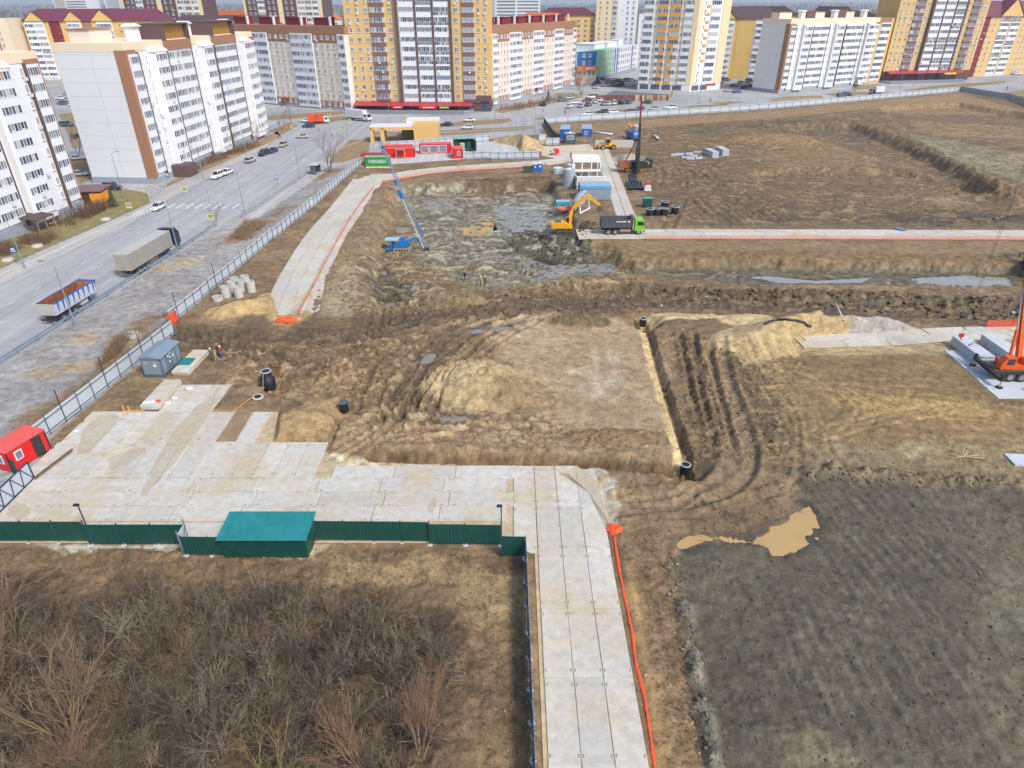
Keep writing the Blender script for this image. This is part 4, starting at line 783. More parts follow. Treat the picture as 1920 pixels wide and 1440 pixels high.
ROOF_FELT = mat('roof_felt', lin(118, 118, 124), .9, var=.15, scale=.2); ROOF_PURPLE = mat('purple_metal_tile', lin(112, 52, 70), .6, var=.1, scale=.4); ROOF_BROWN = mat('brown_metal_tile', lin(86, 66, 66), .6, var=.1, scale=.4); ROOF_ORANGE = mat('orange_metal_tile', lin(214, 116, 62), .7, var=.1, scale=.3); ROOF_RED = mat('red_sheet_canopy', lin(172, 58, 72), .5, var=.08, scale=.3)
FRAME = mat('white_window_frame', lin(240, 240, 242), .5, var=.02); FRAME_B = mat('brown_window_frame', lin(110, 84, 76), .6)
GLASS = [mat('window_glass_a', lin(70, 80, 102), .12, spec=.7, var=.3, scale=.6), mat('window_glass_b', lin(124, 134, 146), .15, spec=.7, var=.25, scale=.6), mat('curtained_glass', lin(190, 192, 190), .3, var=.15, scale=1.2), mat('window_glass_c', lin(92, 98, 112), .12, spec=.7, var=.3, scale=.6), mat('tan_blind_glass', lin(176, 158, 134), .35, var=.2, scale=1.0), mat('bluish_glass', lin(112, 136, 160), .12, spec=.7, var=.2, scale=.7), mat('grey_blind_glass', lin(150, 156, 160), .3, var=.15)]
GW = [5, 4, 2, 4, 1.2, 2, 3]
WR = random.Random(77)
def gl(): return WR.choices(GLASS, GW)[0]
WCACHE = {}
def window_mesh(w, h, n=3, var=0, frame=None):
    key = ('w', round(w, 2), round(h, 2), n, var, frame and frame.name)
    if key in WCACHE: return WCACHE[key]
    f = frame or FRAME; b = MB(); t = .09; d = .10
    b.box(0, w, -d, 0, 0, t, f); b.box(0, w, -d, 0, h - t, h, f); b.box(-.12, w + .12, -d - .14, 0, -.07, 0, f)
    for i in range(n + 1): x = (w - t) * i / n; b.box(x, x + t, -d + .002, 0, t, h - t, f)
    one = gl()
    for i in range(n):
        x0, x1 = (w - t) * i / n + t, (w - t) * (i + 1) / n; b.quad((x0, -.03, t), (x1, -.03, t), (x1, -.03, h - t), (x0, -.03, h - t), one if WR.random() < .6 else gl())
    if WR.random() < .3: x0 = (w - t) * (n - 1) / n + t; b.box(x0 + .12, w - t - .12, -.07, -.02, t + .08, t + .22, f)
    WCACHE[key] = b.mesh('window'); return WCACHE[key]
def balcony_mesh(w, fh, n, sm_, proj=.5, var=0, low=False, head=.0, sp=1.05):
    key = ('b', round(w, 2), round(fh, 2), n, sm_.name, proj, var, low)
    if key in WCACHE: return WCACHE[key]
    b = MB(); g0 = sp; g1 = fh - .55; t = .08
    b.box(0, w, -proj, .05, .0, .14 if low else g0, sm_); b.box(0, w, -proj, .05, g1, fh - .003, sm_); b.box(-.03, w + .03, -proj - .06, -proj + .04, g0 - .06, g0 + .02, FRAME)
    b.box(0, .1, -proj, .05, g0, g1, FRAME); b.box(w - .1, w, -proj, .05, g0, g1, FRAME)
    bands = [(g0, g1)] + ([(.14, g0 - .06)] if low else [])
    mood = WR.random()
    for z0, z1 in bands:
        for i in range(1, n): x = w * i / n; b.box(x - t / 2, x + t / 2, -proj, -proj + .1, z0, z1, FRAME)
        one = gl()
        for i in range(n):
            x0, x1 = w * i / n + t / 2, w * (i + 1) / n - t / 2; b.quad((x0, -proj + .06, z0), (x1, -proj + .06, z0), (x1, -proj + .06, z1), (x0, -proj + .06, z1), one if mood < .35 else gl())
    if WR.random() < .5:
        for i in range(1, n, 3): x0 = w * i / n; b.box(x0 + .1, x0 + w / n - .1, -proj - .01, -proj + .08, g0 + .06, g0 + .24, FRAME)
    WCACHE[key] = b.mesh('balcony'); return WCACHE[key]
AC = MB().box(-.42, .42, -.42, -.08, 0, .62, mat('air_conditioner_case', lin(226, 226, 224), .5)).mesh('air_conditioner')
class Bld:
    def __init__(s, name, label, p0, p1, depth, roof, body, group=None, cat='apartment block', roofm=None, foot=None):
        s.L = math.hypot(p1[0] - p0[0], p1[1] - p0[1]); s.ang = math.atan2(p1[1] - p0[1], p1[0] - p0[0]); s.D = depth; s.roof = roof; s.p0 = p0
        s.root = thing(name, label, cat, (*p0, 0), s.ang, group)
        b = MB(); ft = foot or [(0, 0), (s.L, 0), (s.L, depth), (0, depth)]; b.prism(ft, -.3, roof - .35, body); b.build('wall', s.root)
        if roofm is not False:
            b = MB(); b.prism(ft, roof - .345, roof - .3, roofm or ROOF_FELT); b.build('roof', s.root)
        s.fr = (0, 0, 0)
    def face(s, ox, oy, ang): s.fr = (ox, oy, ang)
    def side(s, which):
        if which == 'front': s.fr = (0, 0, 0)
        if which == 'right': s.fr = (s.L, 0, R(90))
        if which == 'left': s.fr = (0, s.D, R(-90))
    def put(s, name, me, x, y, z, parent=None):
        ox, oy, a = s.fr; c, n = math.cos(a), math.sin(a); return inst(name, me, parent or s.root, (ox + x * c - y * n, oy + x * n + y * c, z), a)
    def box(s, name, x0, x1, y0, y1, z0, z1, m): return s.put(name, MB().box(0, x1 - x0, 0, y1 - y0, 0, z1 - z0, m).mesh(name), x0, y0, z0)
    def strip(s, x0, x1, m, proj=.12, z0=0, z1=None, name='wall_panel'): return s.box(name, x0, x1, -proj, .02, z0, z1 if z1 is not None else s.roof, m)
    def wins(s, xs, z0, fh, nfl, w=1.5, h=1.5, n=3, sill=1.0, off=0, ac=.1, frame=None, skip=()):
        for x in xs:
            for k in range(nfl):
                if k in skip: continue
                s.put('window', window_mesh(w, h, n, WR.randrange(5), frame), x - w / 2, -off, z0 + fh * k + sill)
                if WR.random() < ac: s.put('air_conditioner', AC, x + WR.uniform(-.5, 1.0), -off, z0 + fh * k + .25)
    def bals(s, x0, x1, z0, fh, nfl, n, m, proj=.5, low=None, ac=.06, sp=1.05, off=0):
        for k in range(nfl):
            lw = (low is not None and WR.random() < low)
            s.put('balcony', balcony_mesh(x1 - x0, fh, n, m, proj, WR.randrange(6), lw, sp=sp), x0, -off, z0 + fh * k)
            if not lw and WR.random() < ac: s.put('air_conditioner', AC, WR.uniform(x0 + .6, x1 - .6), -proj - off + .05, z0 + fh * k + .25)
def stack(bl, x, y, big=True):
    b = MB(); b.box(-1.4, 1.4, -1.1, 1.1, 0, 3.2, W_WHITE); b.build('ventilation_stack', bl.root, (x, y, bl.roof - .3)); b = MB(); b.prof([(-1.8, 3.3), (1.8, 3.3), (1.8, 3.5), (0, 4.0), (-1.8, 3.5)], -1.6, 1.6, FRAME); b.build('stack_cap', bl.root, (x, y, bl.roof - .28))
def hut(bl, x0, x1, y0, y1, h, m, cap=None):
    b = MB(); b.box(x0, x1, y0, y1, 0, h, m); b.box(x0 - .3, x1 + .3, y0 - .3, y1 + .3, h, h + .22, cap or W_BROWN); b.build('roof_hut', bl.root, (0, 0, bl.roof - .3))
def white_block(label, p0, p1, roof, z0, fh, flip=False, attic=True, stacks=True, brown_attic=True):
    B = Bld('apartment_block', label, p0, p1, 17, roof, W_WHITE); L = B.L; k = L / 73.0
    def X(a, c): a, c = a * k, c * k; return (L - c, L - a) if flip else (a, c)
    top = z0 + 9 * fh + .35
    # plinth and parapet bands
    b = MB(); b.box(-.15, L + .15, -.15, 17.15, -.3, min(1.5, z0 - .3), W_PLINTH); b.build('plinth', B.root)
    b = MB(); b.box(-.1, L + .1, -.1, 17.1, roof - 1.9, roof, W_CREAM); b.build('parapet', B.root)
    b = MB(); b.box(-.06, L + .06, 0.02, 17.06, 1.5, roof - 1.9, W_GREY); b.build('end_wall', B.root)  # greyer than the facade: the end wall's weaker light put into the colour
    # end-wall joints
    for e in (-.075, L + .055):
        b = MB()
        for f in range(1, 10): b.box(e, e + .02, .6, 16.4, z0 + fh * f - .02, z0 + fh * f + .02, W_PLINTH)
        b.box(e, e + .02, 8.4, 8.44, 1.6, z0 + 9 * fh, W_PLINTH); b.build('panel_joint', B.root)
    # brown corner return
    x0, x1 = X(0, .9); B.strip(x0, x1, W_BROWN, .14, 1.2, top + .6); x0, x1 = X(.9, 4.4); B.strip(x0, x1, W_BROWN, .14, z0 + 9 * fh - .1, top + .6)
    if not flip:
        b = MB(); b.box(-.16, -.05, -.14, 2.4, 1.2, top + .6, W_BROWN); b.build('wall_panel', B.root)
    for a, c, n in ((.9, 4.4, 5),): x0, x1 = X(a, c); B.bals(x0, x1, z0, fh, 9, n, W_WHITE, .55)
    x0, x1 = X(69.0, 72.8); B.bals(x0, x1, z0, fh, 9, 6, W_WHITE, .55); x0, x1 = X(68.4, 72.9); B.strip(x0, x1, W_BROWN, .56, z0 + 9 * fh, top + .6)
    for a, c in ((18, 30.2), (44.4, 58.4)):
        m = (a + c) / 2
        x0, x1 = X(a, m - .1); B.bals(x0, x1, z0, fh, 9, 8, W_WHITE, .6); x0, x1 = X(m + .1, c); B.bals(x0, x1, z0, fh, 9, 8, W_WHITE, .6)
        if brown_attic:
            x0, x1 = X(a - .5, c + .5); z1 = z0 + 9 * fh
            B.box('attic_box', x0, x1, -.85, 3, z1 + .02, z1 + 2.2, W_BROWN); B.box('attic_side', x0, x0 + .7, -.9, 6, z1 + 2.2, roof + 3.3, W_DKBROWN); B.box('attic_side', x1 - .7, x1, -.9, 6, z1 + 2.2, roof + 3.3, W_DKBROWN); B.box('attic_roof', x0 - .1, x1 + .1, -1.0, 6, roof + 3.3, roof + 3.6, W_DKBROWN)
            me = MB().box(0, (x1 - x0) - 1.5, 0, .12, 0, .22, mat('timber_louvre', lin(196, 146, 72), .7)).mesh('louvre'); zz = z1 + 2.4
            while zz < roof + 3.1: B.put('louvre', me, x0 + .75, .2, zz); zz += .42
            B.box('attic_back', x0 + .7, x1 - .7, .5, .7, z1 + 2.2, roof + 3.3, W_AMBER)
        for e in (a - .35, c + .15): x0, x1 = X(e, e + .25); B.strip(x0, x1, W_DKBROWN, .7, 1.0, top)
    for a, c in ((10.2, 16.0), (35.8, 41.6), (62.8, 68.2)):
        x0, x1 = X(a, c); B.box('bay_wall', x0 - .5, x1 + .4, -1.25, .02, 1.0, top - .2, W_WHITE); B.bals(x0 + .3, x1 - .3, z0, fh, 9, 6, W_WHITE, .25, off=1.25)
        b = MB(); b.add([(x0 - .7, -1.6, top - .2), (x1 + .6, -1.6, top - .2), (x1 + .6, .05, top + .9), (x0 - .7, .05, top + .9), (x0 - .7, -1.6, top - .32), (x1 + .6, -1.6, top - .32), (x1 + .6, .05, top - .32), (x0 - .7, .05, top - .32)], [(0, 1, 2, 3), (4, 5, 1, 0), (5, 6, 2, 1), (7, 4, 0, 3), (7, 6, 5, 4)], FRAME); b.build('bay_roof', B.root)
    for a in (5.6, 31.6, 60.2, 8.6, 34.2, 61.8):
        x0, x1 = X(a - .5, a + .5); B.wins([(x0 + x1) / 2], z0, fh, 9, .85 if a in (5.6, 31.6, 60.2) else .5, 1.5, 2 if a in (5.6, 31.6, 60.2) else 1, 1.0, .02, ac=.18)
    x0, x1 = X(4.5, 4.8); B.strip(x0, x1, W_DKBROWN, .6, 1.0, top)
    if stacks:
        for a in (13, 39, 64): x0, x1 = X(a, a + 1); stack(B, x0, 4.5); hut(B, x0 - 12 * (1 if not flip else -1), x0 - 3 * (1 if not flip else -1), 8, 13, 3.0, W_PEACH) if not flip else hut(B, x0 + 3, x0 + 12, 8, 13, 3.0, W_PEACH)
    return B
b1 = white_block('white nine storey block with brown stripes beside the bus stop sign', (-101.8, 77), (-96.7, 150), 31.6, 2.3, 3.0, flip=True, brown_attic=False, stacks=False)
b2 = white_block('long white nine storey block with timber louvred attic boxes', (-90.2, 172), (-85.3, 245), 31.9, 2.45, 3.0)
b10 = white_block('white nine storey block with shade-greyed end wall beside the far street', (135.5, 366.7), (197, 404.5), 33.2, 2.2, 3.1, brown_attic=False)
for x in (20, 45): hut(b10, x, x + 7, 7, 12, 3.4, W_DKBROWN)
# entrances
def porch(B, x, label='porch', col=None, w=5.2, z=0.0, y=-4.2):
    b = MB(); m = col or ROOF_BROWN; b.add([(0, y, 2.5), (w, y, 2.5), (w, 0, 3.1), (0, 0, 3.1), (0, y, 2.62), (w, y, 2.62), (w, 0, 3.22), (0, 0, 3.22)], [(3, 2, 1, 0), (4, 5, 6, 7), (0, 1, 5, 4), (1, 2, 6, 5), (3, 0, 4, 7)], m)
    for a in (.2, w / 2, w - .2): b.box(a - .08, a + .08, y + .2, y + .36, 0, 2.5, mat('porch_post', lin(190, 120, 80), .7))
    B.put('porch', b.mesh('porch'), x, 0, z)
porch(b1, 53); b = MB(); b.box(0, 5, -4.5, -.2, 0, 3.0, W_DKBROWN); b2.put('porch', b.mesh('porch'), 7.5, 0, 0)

def peach_block(label, p0, p1, roof, z0, fh, cols, end='right'):
    B = Bld('apartment_block', label, p0, p1, 15, roof, W_PEACH); L = B.L
    b = MB(); b.box(-.1, L + .1, -.1, 15.1, -.3, z0 + .5, W_PLINTH); b.build('plinth', B.root); b = MB(); b.box(-.14, L + .14, -.14, 15.14, z0 + 9 * fh, roof, W_BROWN); b.build('parapet', B.root)
    x = L
    for kind, w in cols:
        x0 = x - w
        if kind == 'D': m = (x0 + x) / 2; B.strip(x0, x, W_WHITE, .1, .5, z0 + 9 * fh + .6); B.bals(x0 + .2, m - .1, z0, fh, 9, 7, W_WHITE, .5); B.bals(m + .1, x - .2, z0, fh, 9, 7, W_WHITE, .5)
        if kind == 'S': B.strip(x0, x, W_WHITE, .1, .5, z0 + 9 * fh + .6); B.bals(x0 + .2, x - .2, z0, fh, 9, 5, W_WHITE, .4)
        if kind == 'P':
            B.strip(x0 + .02, x - .02, W_BROWN, .06, z0 + 8 * fh - .2, z0 + 9 * fh); B.strip(x0 + .02, x - .02, W_BROWN, .06, .4, z0 + fh - .2)
            B.wins([x0 + w * q for q in (.12, .38, .62, .86)], z0, fh, 9, 1.35, 1.6, 3, 1.0, .06, ac=.1)
        x = x0
    for i in range(int(L / 16)):
        hut(B, 4 + 16 * i, 12 + 16 * i, 5, 9, 3.0, W_MAROON, W_MAROON)
        b = MB(); b.box(-.4, .4, -.4, .4, 0, 3.6, W_WHITE); b.build('chimney', B.root, (14 + 16 * i, 4, roof - .3))
    B.box('entrance_roof', L * .45, L * .45 + 4, -2.5, 0, 3.2, 3.5, ROOF_RED)
    return B
b3 = peach_block('peach and white nine storey block joined to the amber tower', (-131, 337), (-67.6, 302), 31.8, .5, 3.16, [('S', 4.2), ('P', 13.5), ('D', 12.5), ('P', 13.5), ('D', 12.5), ('P', 13)])
b5 = peach_block('peach and white nine storey block beside the green school', (-8.8, 318), (34.5, 404), 31.6, .6, 3.1, [('S', 4.5), ('P', 13), ('D', 12), ('P', 13), ('D', 12), ('P', 13), ('D', 12), ('P', 12), ('S', 4)])

def amber_tower(label, p0, p1, z0, fh, nfl, flip=False, shop=True):
    roof = z0 + nfl * fh + 2.5; B = Bld('apartment_tower', label, p0, p1, 18, roof, W_AMBER); L = B.L; k = L / 58.4
    if True:
        b = MB(); b.box(-.12, L + .12, -.12, 18.1, -.3, z0 - .4, W_DKBROWN); b.build('shop_storey', B.root)
        b = MB()
        for f in range(3, nfl, 4): b.box(-.06, L + .06, -.06, 18.05, z0 + fh * f - .12, z0 + fh * f + .12, W_BEIGE)
        b.build('string_course', B.root)
        B.wins([q * k for q in (2, 5.4, 8.8)], z0, fh, nfl, 1.5, 1.75, 3, 1.0, .0, ac=.3); B.wins([18.5 * k, 44.9 * k], z0, fh, nfl, 1.7, 1.75, 3, 1.0, .0, ac=.12); B.wins([53.9 * k, 56.5 * k], z0, fh, nfl, 1.2, 1.75, 2, 1.0, .0, ac=.3)
        for a, c in ((10.6, 16.2), (47.4, 52.2)): B.bals(a * k, c * k, z0, fh, nfl, 8, W_MAUVE, .7, sp=1.15)
        B.box('wall_panel', 20.9 * k, 42.9 * k, -.9, .02, z0 - .4, roof, W_WHITE)
        for a, c in ((22.2, 28.2), (29.2, 35.2), (36.2, 42.0)): B.bals(a * k, c * k, z0, fh, nfl, 8, W_WHITE, .3, low=.45 if a != 22.2 else .2, off=.9, sp=1.35)
        for a, c in ((20.7, 21.8), (28.35, 29.0), (35.35, 36.0), (42.2, 43.2)): B.box('wall_panel', a * k, c * k, -1.45, .02, z0 - .6, roof, W_DKBROWN)
    # shop canopy with posts and the stone retaining wall
    b = MB(); b.add([(1, -5, z0 - 1.2), (51 * k, -5, z0 - 1.2), (51 * k, -.05, z0 - .1), (1, -.05, z0 - .1), (1, -5, z0 - 1.35), (51 * k, -5, z0 - 1.35), (51 * k, -.05, z0 - .3), (1, -.05, z0 - .3)], [(0, 1, 2, 3), (7, 6, 5, 4), (4, 5, 1, 0), (5, 6, 2, 1), (7, 4, 0, 3)], ROOF_RED); b.build('canopy', B.root)
    pm = MB().box(-.12, .12, -.12, .12, 0, z0 - 1.35, mat('maroon_post', lin(120, 40, 52), .6)).mesh('canopy_post')
    for i in range(11): inst('canopy_post', pm, B.root, (1.4 + i * (51 * k - 1.8) / 10, -4.8, 0))
    B.box('retaining_wall', -1, 48 * k, -9.2, -8.7, -.2, 1.5, mat('grey_stone_wall', lin(136, 140, 150), .9, var=.3, scale=2.2, bump=.6)); B.box('terrace', -1, 51 * k, -8.7, -.13, -.2, .9, W_PLINTH)
    for a in (11, 24, 31, 38, 44): B.box('shop_window', a * k, a * k + 3.6, -.22, -.12, 1.0, z0 - 1.1, GLASS[3])
    return B
b4 = amber_tower('amber brick tower with red shop canopy behind the parked white truck', (-67.4, 304), (-9.0, 302), 3.9, 3.52, 15)
def shop_sign(B, x, z, w, h, m, text=None, tc=None, y=-5.05):
    o = B.box('shop_sign', x, x + w, y - .12, y, z, z + h, m)
    if text:
        for k in range(text):
            ww = w * .62 / text; MB().box(w * .24 + k * ww, w * .24 + (k + .8) * ww, -.03, 0, h * (.3 if k % 3 else .24), h * (.72 if k % 2 else .66), tc or FRAME).build('letter_shape', o)
M_REDS = mat('red_sign', lin(226, 30, 34), .5); M_YEL = mat('yellow_paint', lin(240, 206, 40), .5); M_ACID = mat('green_yellow_sign', lin(190, 214, 40), .5)
shop_sign(b4, 17, 1.65, 5, .9, M_REDS, 6); shop_sign(b4, 28.6, 1.6, 7.6, 1.0, M_REDS, 8); shop_sign(b4, 37.2, 1.8, 4, .6, M_ACID)
b = MB(); b.box(52.5, 58.8, -.8, 0, 4.0, 6.2, W_DKBROWN); b.build('arch_beam', b4.root); b = MB(); b.box(54.4, 58.0, -.16, -.13, -.2, 4.0, GLASS[0]); b.build('archway', b4.root)
b12 = amber_tower('amber brick tower with red shop canopy at the far street corner', (214, 421), (271, 433), 6.0, 3.52, 14)
shop_sign(b12, 37, 3.9, 8, .9, M_YEL)
B = Bld('apartment_block', 'pale yellow block squeezed between the white block and the amber tower', (196, 412), (213, 421), 14, 33, W_YELLOW); B.strip(9, 17, W_WHITE, .1, 1, 30.5); B.bals(9.2, 16.8, 1.2, 3.25, 9, 6, W_WHITE, .4); B.wins([2.2, 5.6], 1.2, 3.25, 9, 1.6, 1.7, 3); b = MB(); b.box(-.1, 17.2, -.1, 14.1, 30.5, 33, W_BROWN); b.build('parapet', B.root)

# white and orange tower
foot = [(0, 0), (26.6, 0), (26.6, 0)]
p0, pc, pr = (66.6, 383), (91.6, 374), (110, 383); z0, fh, nfl = 3.4, 3.47, 15
A_ = math.atan2(pc[1] - p0[1], pc[0] - p0[0]); ca, sa = math.cos(-A_), math.sin(-A_)
def loc(p): dx, dy = p[0] - p0[0], p[1] - p0[1]; return (dx * ca - dy * sa, dx * sa + dy * ca)
ft = [loc(p) for p in (p0, pc, pr, (104, 408), (74, 408))]
B = Bld('apartment_tower', 'white and cream tower with orange balcony fronts', p0, pc, 20, z0 + nfl * fh + 2, W_BEIGE, foot=ft); L = B.L
B.strip(.0, L - .3, W_GREY, .15, .0, z0 - .1, 'shop_storey'); B.strip(0, L - 3.2, W_WHITE, .1, z0, None)
for a in (1, 6.8, 12.4, 18): B.box('shop_window', a, a + 4.6, -.25, -.13, .5, z0 - .6, GLASS[3])
B.bals(.2, 4.9, z0, fh, nfl, 6, W_WHITE, .5); B.bals(20.3, 24.4, z0, fh, nfl, 6, W_WHITE, .5, sp=1.2)
for x0, x1 in ((7.2, 12.0), (13.7, 18.6)):
    for k in range(nfl):
        B.put('balcony', balcony_mesh(x1 - x0, fh, 6, W_WHITE, .5, WR.randrange(6)), x0, 0, z0 + fh * k)
        wide = k >= 6; c0 = x0 if wide else (x1 - 2.9 if x0 < 10 else x0); w = (x1 - x0) if wide else 2.7
        B.box('balcony_front', c0, c0 + w, -.64, -.5, z0 + fh * k - .25, z0 + fh * k + 1.15, W_ORANGE)
for x in (6.1, 12.85, 19.4): B.strip(x - .7, x + .7, W_BEIGE, .14, z0); B.wins([x], z0, fh, nfl, 1.0, 1.5, 2, 1.1, .14, ac=.06)
B.strip(L - 2.0, L - .02, W_BEIGE, .3, z0); Lr = math.hypot(pr[0] - pc[0], pr[1] - pc[1]); B.face(L, 0, math.atan2(pr[1] - pc[1], pr[0] - pc[0]) - B.ang)
B.strip(0, Lr, W_GREY, .15, 0, z0 - .1, 'shop_storey'); B.strip(.05, 3, W_BEIGE, .3, z0); B.strip(Lr - 5, Lr, W_BEIGE, .3, z0); B.strip(3.1, Lr - 5.1, W_WHITE, .1, z0); B.bals(8.0, 14.0, z0, fh, nfl, 5, W_WHITE, .5)
for k in range(3, nfl): B.box('balcony_front', 5.2, 7.2, -.5, -.1, z0 + fh * k + .05, z0 + fh * k + 1.0, W_ORANGE)
B.wins([4.4], z0, fh, nfl, 1.0, 1.5, 2, 1.1, .1); B.box('shop_sign', 11, 17, -.6, -.3, 2.6, 3.3, M_REDS)
for a in (1.5, 7): B.box('shop_window', a, a + 4.6, -.25, -.13, .5, z0 - .6, GLASS[3])
# school
p0, p1 = (52.0, 430), (84, 496); B = Bld('school', 'mint and white four storey school with blue window strips', p0, p1, 24, 16.2, W_WHITE, cat='school', roofm=mat('pale_roof', lin(206, 212, 216), .8))
b = MB(); b.box(-.08, 24, -.08, 24.08, 1.2, 16.3, W_GREENW); b.build('wall', B.root); b = MB(); b.box(-.15, B.L, -.15, 24.1, -.3, 2.2, W_PLINTH); b.build('plinth', B.root)
for a in (25, 29.5, 60): B.strip(a, a + 2.2, W_BLUE, .12, 2.2, 16)
B.wins([4, 8.5, 13, 17.5, 22, 34, 38.5, 43, 47.5, 52, 56, 65, 69], 2.0, 3.5, 4, 2.2, 2.2, 3, .8, .1, ac=0); B.wins([27.2, 31.7, 62.2], 2.0, 3.5, 4, 1.2, 2.6, 2, .5, .13, ac=0)
B.side('left'); B.wins([4, 8], 1.0, 3.5, 1, 2.2, 1.6, 3, 1.6, .1, ac=0); hut(B, 4, 22, 6, 18, 3, W_WHITE, W_WHITE); hut(B, 34, 52, 8, 18, 2.5, W_WHITE, W_WHITE); hut(B, 56, 64, 8, 14, 3.2, W_WHITE, W_WHITE)
B = Bld('school_wing', 'blue school entrance wing with an orange sign band', (35.8, 409), (48, 416), 13, 17.2, W_WHITE, cat='school', roofm=mat('pale_roof', lin(206, 212, 216), .8)); B.strip(.4, B.L - .3, W_BLUE, .14, 9.2, 16.6); B.strip(-.3, B.L + .6, W_ORSIGN, 1.2, 6.8, 9.0, 'sign_band'); B.strip(0, B.L, W_PEACH, .14, 0, 6.7); B.wins([5, 9], 9.2, 3.6, 2, 2.2, 1.9, 3, .7, .15, ac=0); B.wins([3, 6, 9, 12], 3.8, 3, 1, 2.2, 2.0, 3, .6, .15, ac=0); B.strip(.2, 3.2, W_ORSIGN, .5, 0, 3.6); B.strip(6, 12, M_WHITE, 1.25, 7.4, 8.4, 'sign_lettering')

def gable_block(label, p0, p1, depth, eave, body, roofm, gables, cols, z0=1.0, fh=3.2, ridge_h=6, cat='apartment block'):
    B = Bld('gabled_block', label, p0, p1, depth, eave, body, roofm=False, cat=cat); L = B.L
    b = MB(); D = depth; o = .7
    b.add([(-o, -o, eave - .3), (L + o, -o, eave - .3), (L + o, D + o, eave - .3), (-o, D + o, eave - .3), (D * .35, D / 2, eave + ridge_h), (L - D * .35, D / 2, eave + ridge_h)], [(0, 1, 5, 4), (1, 2, 5), (2, 3, 4, 5), (3, 0, 4), (3, 2, 1, 0)], roofm); r = b.build('roof', B.root)
    for g0, g1, gm in gables:
        m_ = (g0 + g1) / 2; gh = (g1 - g0) * .42; b = MB(); b.prof([(g0, eave - .5), (g1, eave - .5), (m_, eave + gh)], -.5, .1, gm); b.build('gable', B.root)
        b = MB(); b.add([(g0 - .6, -.9, eave - .7), (m_, -.9, eave + gh + .25), (m_, D * .5, eave + gh + .25), (g0 - .6, D * .35, eave - .7), (g1 + .6, -.9, eave - .7), (g1 + .6, D * .35, eave - .7)], [(0, 1, 2, 3), (1, 4, 5, 2)], roofm); b.build('gable_roof', B.root)
    nfl = int((eave - z0) / fh)
    for kind, x0, x1, m in cols:
        if kind == 'B': B.strip(x0 - .3, x1 + .3, m, .15, 0, eave - .3); B.bals(x0, x1, z0, fh, nfl, max(3, int((x1 - x0) / .9)), m, .5, low=.3)
        if kind == 'S': B.strip(x0, x1, m, .14, 0, eave - .2)
        if kind == 'W':
            n = max(1, int((x1 - x0) / 3.4)); B.wins([x0 + (x1 - x0) * (i + .5) / n for i in range(n)], z0, fh, nfl, 1.5, 1.7, 3, 1.0, .16 if m else 0)
    return B
gable_block('yellow gabled block with brown roof behind the orange balcony tower', (118, 448), (156, 441), 16, 32, W_YELLOW, ROOF_BROWN, [(1, 15, W_YELLOW)], [('B', 2, 7, W_WHITE), ('B', 8.4, 13.5, W_WHITE), ('S', 16, 25, W_YELLOW), ('W', 16.5, 24.5, None), ('S', 25.2, 38, W_PEACH), ('B', 26, 30, W_WHITE), ('W', 31, 37.5, W_PEACH)])
gable_block('yellow gabled block with dark red roof beyond the far tower', (282, 452), (345, 480), 16, 33, W_AMBER, ROOF_PURPLE, [(14, 36, W_AMBER), (42, 58, W_AMBER)], [('W', 1, 13, None), ('S', 1, 6, W_MAROON), ('B', 16, 24, W_WHITE), ('B', 26, 34, W_WHITE), ('W', 37, 60, None)], ridge_h=8)
gable_block('yellow block with purple hipped roofs beyond the long white block', (-283, 436), (-205, 448), 18, 31, W_YELLOW, ROOF_PURPLE, [(1, 12, W_YELLOW), (22, 33, W_YELLOW), (37, 50, W_YELLOW)], [('B', 1, 6, W_WHITE), ('B', 6.4, 11, W_WHITE), ('S', 14, 20, W_MAROON), ('W', 12, 21, None), ('B', 24, 31, W_WHITE), ('S', 32, 37, W_BROWN), ('W', 51, 76, None), ('B', 40, 48, W_WHITE)], ridge_h=6)
B = Bld('apartment_block', 'cream block with brick stripes behind the left white block', (-345, 418), (-284, 424), 16, 33, W_CREAM, roofm=ROOF_FELT); B.bals(46, 52, 1, 3.2, 9, 5, W_WHITE, .4); B.wins([3, 7, 11, 15, 19, 24, 28, 32, 36, 40, 56], 1, 3.2, 9, 1.4, 1.7, 3)
for x in (5, 13, 21, 30, 38, 44, 54): B.strip(x - .5, x + .5, W_BROWN, .1, 0, 30)
def brown_tower(label, p0, p1, nfl=16):
    B = Bld('apartment_tower', label, p0, p1, 20, 56, W_DKBROWN); L = B.L
    for a, c in ((0, 1.5), (L * .44, L * .5), (L - 2, L)): B.strip(a, c, W_BEIGE, .2, 0)
    B.strip(L * .68, L - 2.2, W_CREAM, .15, 0); B.bals(L * .7, L * .78, 1, 3.4, nfl, 5, W_WHITE, .4); B.bals(L * .79, L * .87, 1, 3.4, nfl, 4, W_PEACH, .5); B.bals(L * .88, L - 2.6, 1, 3.4, nfl, 4, W_WHITE, .4); B.bals(L * .18, L * .27, 1, 3.4, nfl, 6, W_WHITE, .4); B.wins([L * .08, L * .14, L * .33, L * .39, L * .55, L * .62], 1, 3.4, nfl, 1.4, 1.9, 2)
brown_tower('dark brown and cream tower behind the long white block', (-258, 505), (-203, 500)); brown_tower('second dark brown and cream tower behind the peach block', (-180, 512), (-126, 506))
gable_block('low block with dark brown hipped roof and yellow gable', (-196, 420), (-130, 412), 22, 27, W_YELLOW, ROOF_BROWN, [(38, 54, W_YELLOW)], [('W', 2, 60, None)], ridge_h=7)
